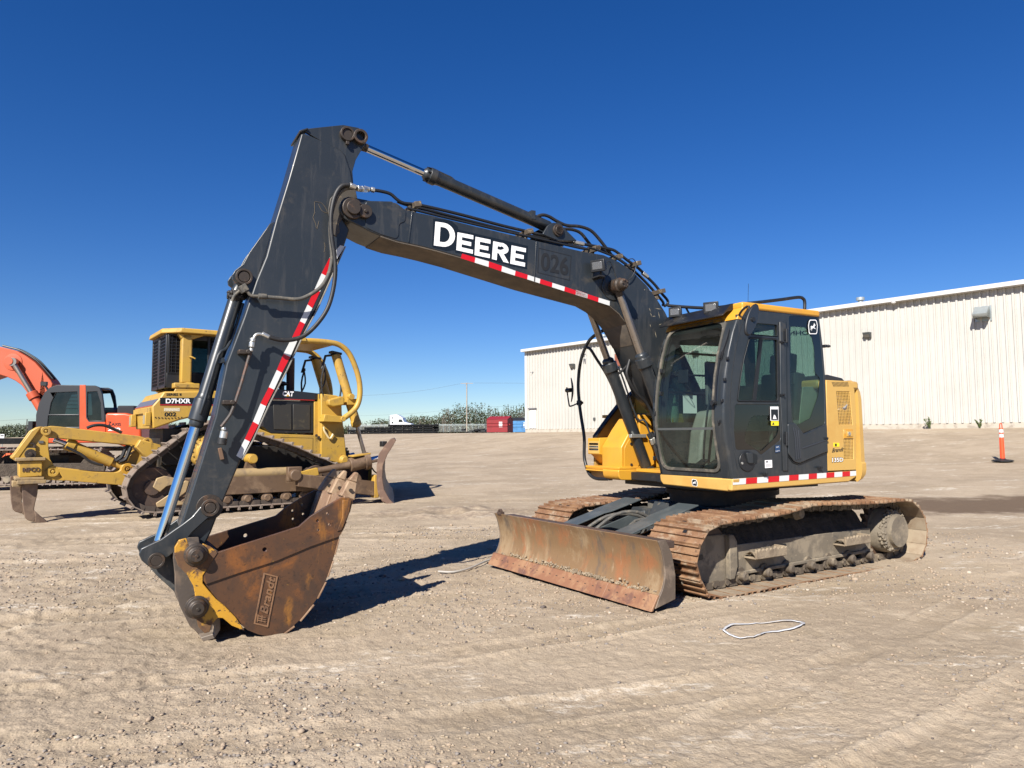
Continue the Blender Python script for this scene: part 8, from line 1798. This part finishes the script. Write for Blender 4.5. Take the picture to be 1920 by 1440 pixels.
for (u, v, r_, y) in ((485, 272, .075, YR-.05), (1555, 392, .085, YR-.05), (1345, 672, .10, YR-.06), (560, 700, .09, YR+.0)):
    p = DF.at(*zF(u, v)[0], 1, YR); mb = MB(); mb.cyl((p[0], y, p[2]), (p[0], -y, p[2]), r_*.9); mb.ring((p[0], y-.02, p[2]), (p[0], y, p[2]), r_*1.1, r_*.5); mb.cyl((p[0], y-.03, p[2]), (p[0], y, p[2]), r_*.3, n=8); obj('ripper_pin', mb, M_dyel if u != 1345 else M_chip, rp_, .006)
mb = MB(); mb.prism(dxz(YR-.0, zF(408,375, 462,375, 460,402, 410,402)), 1, YR+.018, YR+.0); obj('tail_lamp', mb, M_lens, rp_)
mb = MB(); mb.prism(dxz(YR, zF(1470,360, 1690,420, 1690,560, 1560,590, 1420,440)), 1, -.5, .5); mb.prism(dxz(YR, zF(1240,640, 1500,440, 1560,600, 1400,760)), 1, -.2, .2); obj('mounting_bracket', mb, M_dyel, rp_, .02)
M_shk = mat('polished_brown_shank', (.14, .095, .07), .4, .3, layers=[((.24, .17, .12), 3, .45, .65, .8), ((.09, .06, .045), 5, .55, .7, .8)])
for y in (-.26, .26):
    ox_, oz_ = (-.17, .12) if y > 0 else (0, 0)
    sh = dxz(-.26, zF(235,830, 405,830, 395,940, 372,1030, 358,1105, 400,1150, 360,1235, 290,1215, 262,1190, 245,1100, 235,960)); sh = [(a+ox_, b+oz_) for a, b in sh]; mb = MB(); mb.prism(roundpoly(sh, .02), 1, y-.04, y+.04); k_ = obj('shank', mb, M_shk, rp_, .012)
    tp2 = dxz(-.26, zF(360,1110, 420,1165, 530,1250, 545,1262, 480,1272, 362,1238, 375,1180)); tp2 = [(a+ox_, b+oz_) for a, b in tp2]; mb = MB(); mb.prism(tp2, 1, y-.055, y+.055); obj('ripper_tip', mb, M_shk, k_, .01)
mb = MB(); mb.tube(d3(YR+.1, zF(1225,590, 1290,545, 1330,450, 1370,430)), .035, 8); mb.tube(d3(YR+.06, zF(1265,600, 1330,570, 1370,480, 1385,430)), .035, 8); mb.tube(d3(YR-.02, zF(700,440, 860,520, 960,600, 1090,635)), .025, 8); mb.tube(d3(.2, zF(920,240, 1000,212, 1100,212, 1190,245, 1290,290)), .03, 8); obj('hydraulic_hose', mb, M_rub, rp_)
# ============================================================ ORANGE EXCAVATOR
og = empty('excavator', OF); tag(og, 'orange excavator with grey cab standing behind the ripper at the left edge', 'excavator')
zB = Z(0, 600, 3.6); YO = 1.35
def oxz(uv, y=YO): return OF.xz(uv, y)
def O_(name, mb, mt, parent=None, bevel=.015, **k): return obj(name, mb, mt, parent or og, bevel, **k)
for s in (1, -1):
    T = bpy.data.objects.new('track', None); COL.objects.link(T); T.parent = og
    lo = arc(1.75, .53, .50, 90, -90, 8)+arc(-1.75, .53, .50, -90, -270, 8); sp2 = resample([(a, b) for a, b in lo], .2); mb = MB(); n_ = len(sp2)
    for i in range(n_):
        a, b = sp2[i], sp2[(i+1) % n_]; d = (b-a); L_ = d.length; d.normalize(); nr = Vector((d.y, -d.x, 0)); nr = nr if nr.dot((a+b)/2-Vector((0, .47, 0))) > 0 else -nr
        rot = Matrix(((d.x, 0, nr.x), (0, 1, 0), (d.y, 0, nr.y))); c = Vector(((a+b).x/2, s*1.25, (a+b).y/2)); mb.box(c, (L_*.92, .7, .03), rot); mb.box(c+rot @ Vector((.05, 0, .02)), (.03, .7, .05), rot); mb.box(c+rot @ Vector((0, 0, -.06)), (L_*.8, .2, .08), rot)
    obj('track_shoes', mb, M_dshoe, T)
    mb = MB(); mb.prism([(1.5, .25), (1.5, .62), (-1.5, .62), (-1.5, .25)], 1, s*1.35, s*1.1); mb.cyl((1.75, s*1.15, .47), (1.75, s*1.35, .47), .36); mb.cyl((-1.75, s*1.15, .47), (-1.75, s*1.38, .47), .36); tf = obj('track_frame', mb, M_mudd, T, .02)
    for k in range(8): mb = MB(); mb.cyl((-1.25+k*.36, s*1.15, .17), (-1.25+k*.36, s*1.4, .17), .10, n=12); obj('track_roller', mb, M_mudk, T)
mb = MB(); mb.cyl((0, 0, .6), (0, 0, 1.1), .7, n=32); mb.mm((-.9, -.9, .4), (.9, .9, .85)); O_('carbody', mb, M_mudd)
mb = MB(); xd_ = OF.at(90, 830, 1, 1.35)[0]; mb.mm((-2.6, -1.35, 1.22), (xd_, 1.35, 1.38)); O_('deck', mb, M_orange, bevel=.03)
bd = oxz(zB(712,627, 860,632, 910,772, 905,800, 712,800)); xb0 = bd[0][0]
mb = MB(); mb.prism([(xb0, 1.3), (xb0, bd[0][1]), (-2.6, bd[0][1]), (-3.05, bd[0][1]-.12), (-3.1, 1.15), (-2.6, 1.1)], 1, -1.35, 1.35); eh = O_('engine_house', mb, M_orange, bevel=.06, seg=3)
mb = MB(); mb.mm((-2.2, -.6, bd[0][1]-.02), (-1.6, .9, bd[0][1]+.18)); obj('hood_cowl', mb, mat('grey_cowl', (.05, .055, .07), .5), eh, .06)
def otext(b, uv, mt, par, off=.03): return lettering('lettering', b, [OF.at(u, v, 1, YO+.006) for u, v in uv], 1, par, mt, off)
otext('Z', zB(728,713, 750,713, 752,686, 730,685), M_decalk, eh); otext('AXIS', zB(752,713, 816,714, 816,694, 753,694), M_decalk, eh, .02); otext('270', zB(728,748, 812,748, 812,727, 728,727), M_decalw, eh, .03)
oc = bpy.data.objects.new('cab', None); COL.objects.link(oc); oc.parent = og
co_ = oxz(zB(240,800, 242,640, 262,560, 300,490, 335,455, 385,438, 640,442, 672,455, 690,500, 708,640, 712,800))
dw = oxz(zB(378,490, 520,484, 528,600, 528,636, 330,636, 345,560)); dw2 = oxz(zB(326,645, 530,645, 532,722, 318,722)); rw2 = oxz(zB(590,486, 655,482, 678,560, 684,680, 600,680, 588,650))
mb = MB(); mb.prism(co_, 1, YO, YO-.08, holes=[dw, dw2, rw2]); mb.prism(co_, 1, YO-1.05, YO-.98, holes=[dw, rw2]); og_s = obj('cab_side', mb, mat('grey_cab_paint', (.020, .022, .026), .45), oc, .02)
mb = MB(); fx_ = [p for p in co_[:6]]; 
for i in (0, 1, 2, 3, 4):
    a, b = fx_[i], fx_[i+1]; mb.hexa([(a[0], YO-.98, a[1]), (a[0], YO-.08, a[1]), (b[0], YO-.08, b[1]), (b[0], YO-.98, b[1])], [(a[0]-.01, YO-.98, a[1]), (a[0]-.01, YO-.08, a[1]), (b[0]-.01, YO-.08, b[1]), (b[0]-.01, YO-.98, b[1])])
obj('windscreen', mb, M_glassd, oc)
mb = MB(); t_ = co_[5]; u_ = co_[7]; mb.hexa([(t_[0], YO-1.05, t_[1]-.06), (t_[0], YO, t_[1]-.06), (u_[0], YO, u_[1]-.06), (u_[0], YO-1.05, u_[1]-.06)], [(t_[0], YO-1.05, t_[1]), (t_[0], YO, t_[1]), (u_[0], YO, u_[1]), (u_[0], YO-1.05, u_[1])]); obj('cab_roof', mb, og_s.data.materials[0], oc, .03)
mb = MB(); b0_ = oxz(zB(538,438, 578,438, 582,660, 600,688, 712,688, 712,800, 536,800)); mb.prism(b0_, 1, YO+.004, YO-.04); obj('orange_pillar', mb, M_orange, oc, .01)
M_glasso = glass('smoked_glass', (.20, .27, .27))
for w_, nm in ((dw, 'window'), (dw2, 'lower_window'), (rw2, 'rear_window')):
    mb = MB(); mb.prism(w_, 1, YO-.03, YO-.036); obj(nm, mb, M_glasso, oc)
mb = MB()
for k in range(4): a, b = oxz(zB(345+8*(3-k), 520+26*k, 525, 520+26*k)); mb.cyl((a[0], YO-.06, a[1]), (b[0], YO-.06, b[1]), .012, n=6)
obj('guard_bar', mb, M_black, oc)
mb = MB(); mb.box((co_[6][0]-.8, YO-.5, 2.0), (.5, .5, .7)); obj('seat', mb, M_seat, oc, .05); mb = MB(); mb.mm((-1.2+.0, YO-.9, 1.3), (co_[0][0], YO-.2, 1.5)); obj('cab_floor', mb, M_seat, oc, .05)
mb = MB()
for k in range(7): a = oxz(zB(262-k*.5+ k*9, 560-k*14, 240+k*2, 700)); mb.cyl((a[0][0], YO-.1-.12*k, a[0][1]), (a[1][0], YO-.1-.12*k, a[1][1]), .015, n=6)
p = OF.at(*zB(298, 430)[0], 1, .9); mb.box(p, (.16, .12, .12)); mb.cyl(p, (p[0]-.15, p[1], p[2]-.25), .03); p = OF.at(*zB(215, 715)[0], 1, 1.3); mb.box(p, (.12, .2, .28)); obj('front_guard', mb, M_black, oc)
# boom rising out of the picture on the left, arm beyond
ob = OF.xz(zB(355,430, 340,405, 290,345, 235,285, 170,240, 110,208, 40,190, 0,180), .25); ob2 = OF.xz(zB(0,370, 50,385, 100,408, 145,440, 175,480, 205,530, 240,600, 330,700), .25)
sl_1 = (ob[-1][0]+1.9, ob[-1][1]-.35); sl_2 = (ob2[0][0]+1.9, ob2[0][1]-.75)
mb = MB(); mb.prism([(.2, 1.6)]+ob+[sl_1, sl_2]+ob2+[(.3, 1.4)], 1, .25, -.35); obm = O_('boom', mb, M_orangef, bevel=.02)
p = OF.at(*zB(88, 283)[0], 1, .25); mb = MB(); mb.lathe([(.27, 0), (.26, .02), (.16, .03)], (p[0], .25, p[2]), (0, 1, 0), 28); mb.cyl((p[0], .2, p[2]), (p[0], .52, p[2]), .12); obj('cylinder_boss', mb, M_orangef, obm)
for y in (.42, -.52):
    A = Vector(OF.at(*zB(88, 283)[0], 1, .42)); G = Vector(OF.at(*zB(212, 490)[0], 1, .42)); B = A+(G-A)*2.15
    for q in (A, G, B): q.y = y
    mb = MB(); d = (B-A).normalized(); mb.cyl(G, B, .13); mb.cyl(G, G+d*.22, .165); bcy = O_('boom_cylinder', mb, M_orangef); mb = MB(); mb.cyl(A, G, .075); mb.cyl(A+Vector((0, -.08, 0)), A+Vector((0, .08, 0)), .13); obj('rod', mb, M_chromed, bcy)
mb = MB(); mb.tube([(x, .1, z_+.05) for x, z_ in ob[1:]], .03, 8, smooth=3); mb.tube([(x, -.1, z_+.05) for x, z_ in ob[1:]], .03, 8, smooth=3); obj('hydraulic_pipe', mb, M_black, obm)
mb = MB(); mb.prism([(sl_1[0]-.3, sl_1[1]+.1), (sl_1[0]+.9, sl_1[1]+.3), (sl_1[0]+1.2, sl_1[1]-.2), (sl_1[0]+.6, .7), (sl_1[0]+.3, .7), (sl_2[0]-.2, sl_2[1])], 1, .2, -.3); O_('arm', mb, M_orangef)
mb = MB(); mb.prism([(sl_1[0]+.2, .9), (sl_1[0]+.9, .9), (sl_1[0]+1.1, .3), (sl_1[0]+.7, 0), (sl_1[0], .05), (sl_1[0]-.3, .6)], 1, .6, -.7); O_('bucket', mb, M_rust)
mb = MB(); 
for k in range(2): mb.cyl((-.2, -1.0+.3*k, 1.3), (-.2, -1.0+.3*k, 2.0), .12)
mb.mm((-1.4, -1.3, 1.3), (.1, -.5, 1.9)); O_('tank_housing', mb, M_orange, bevel=.04)
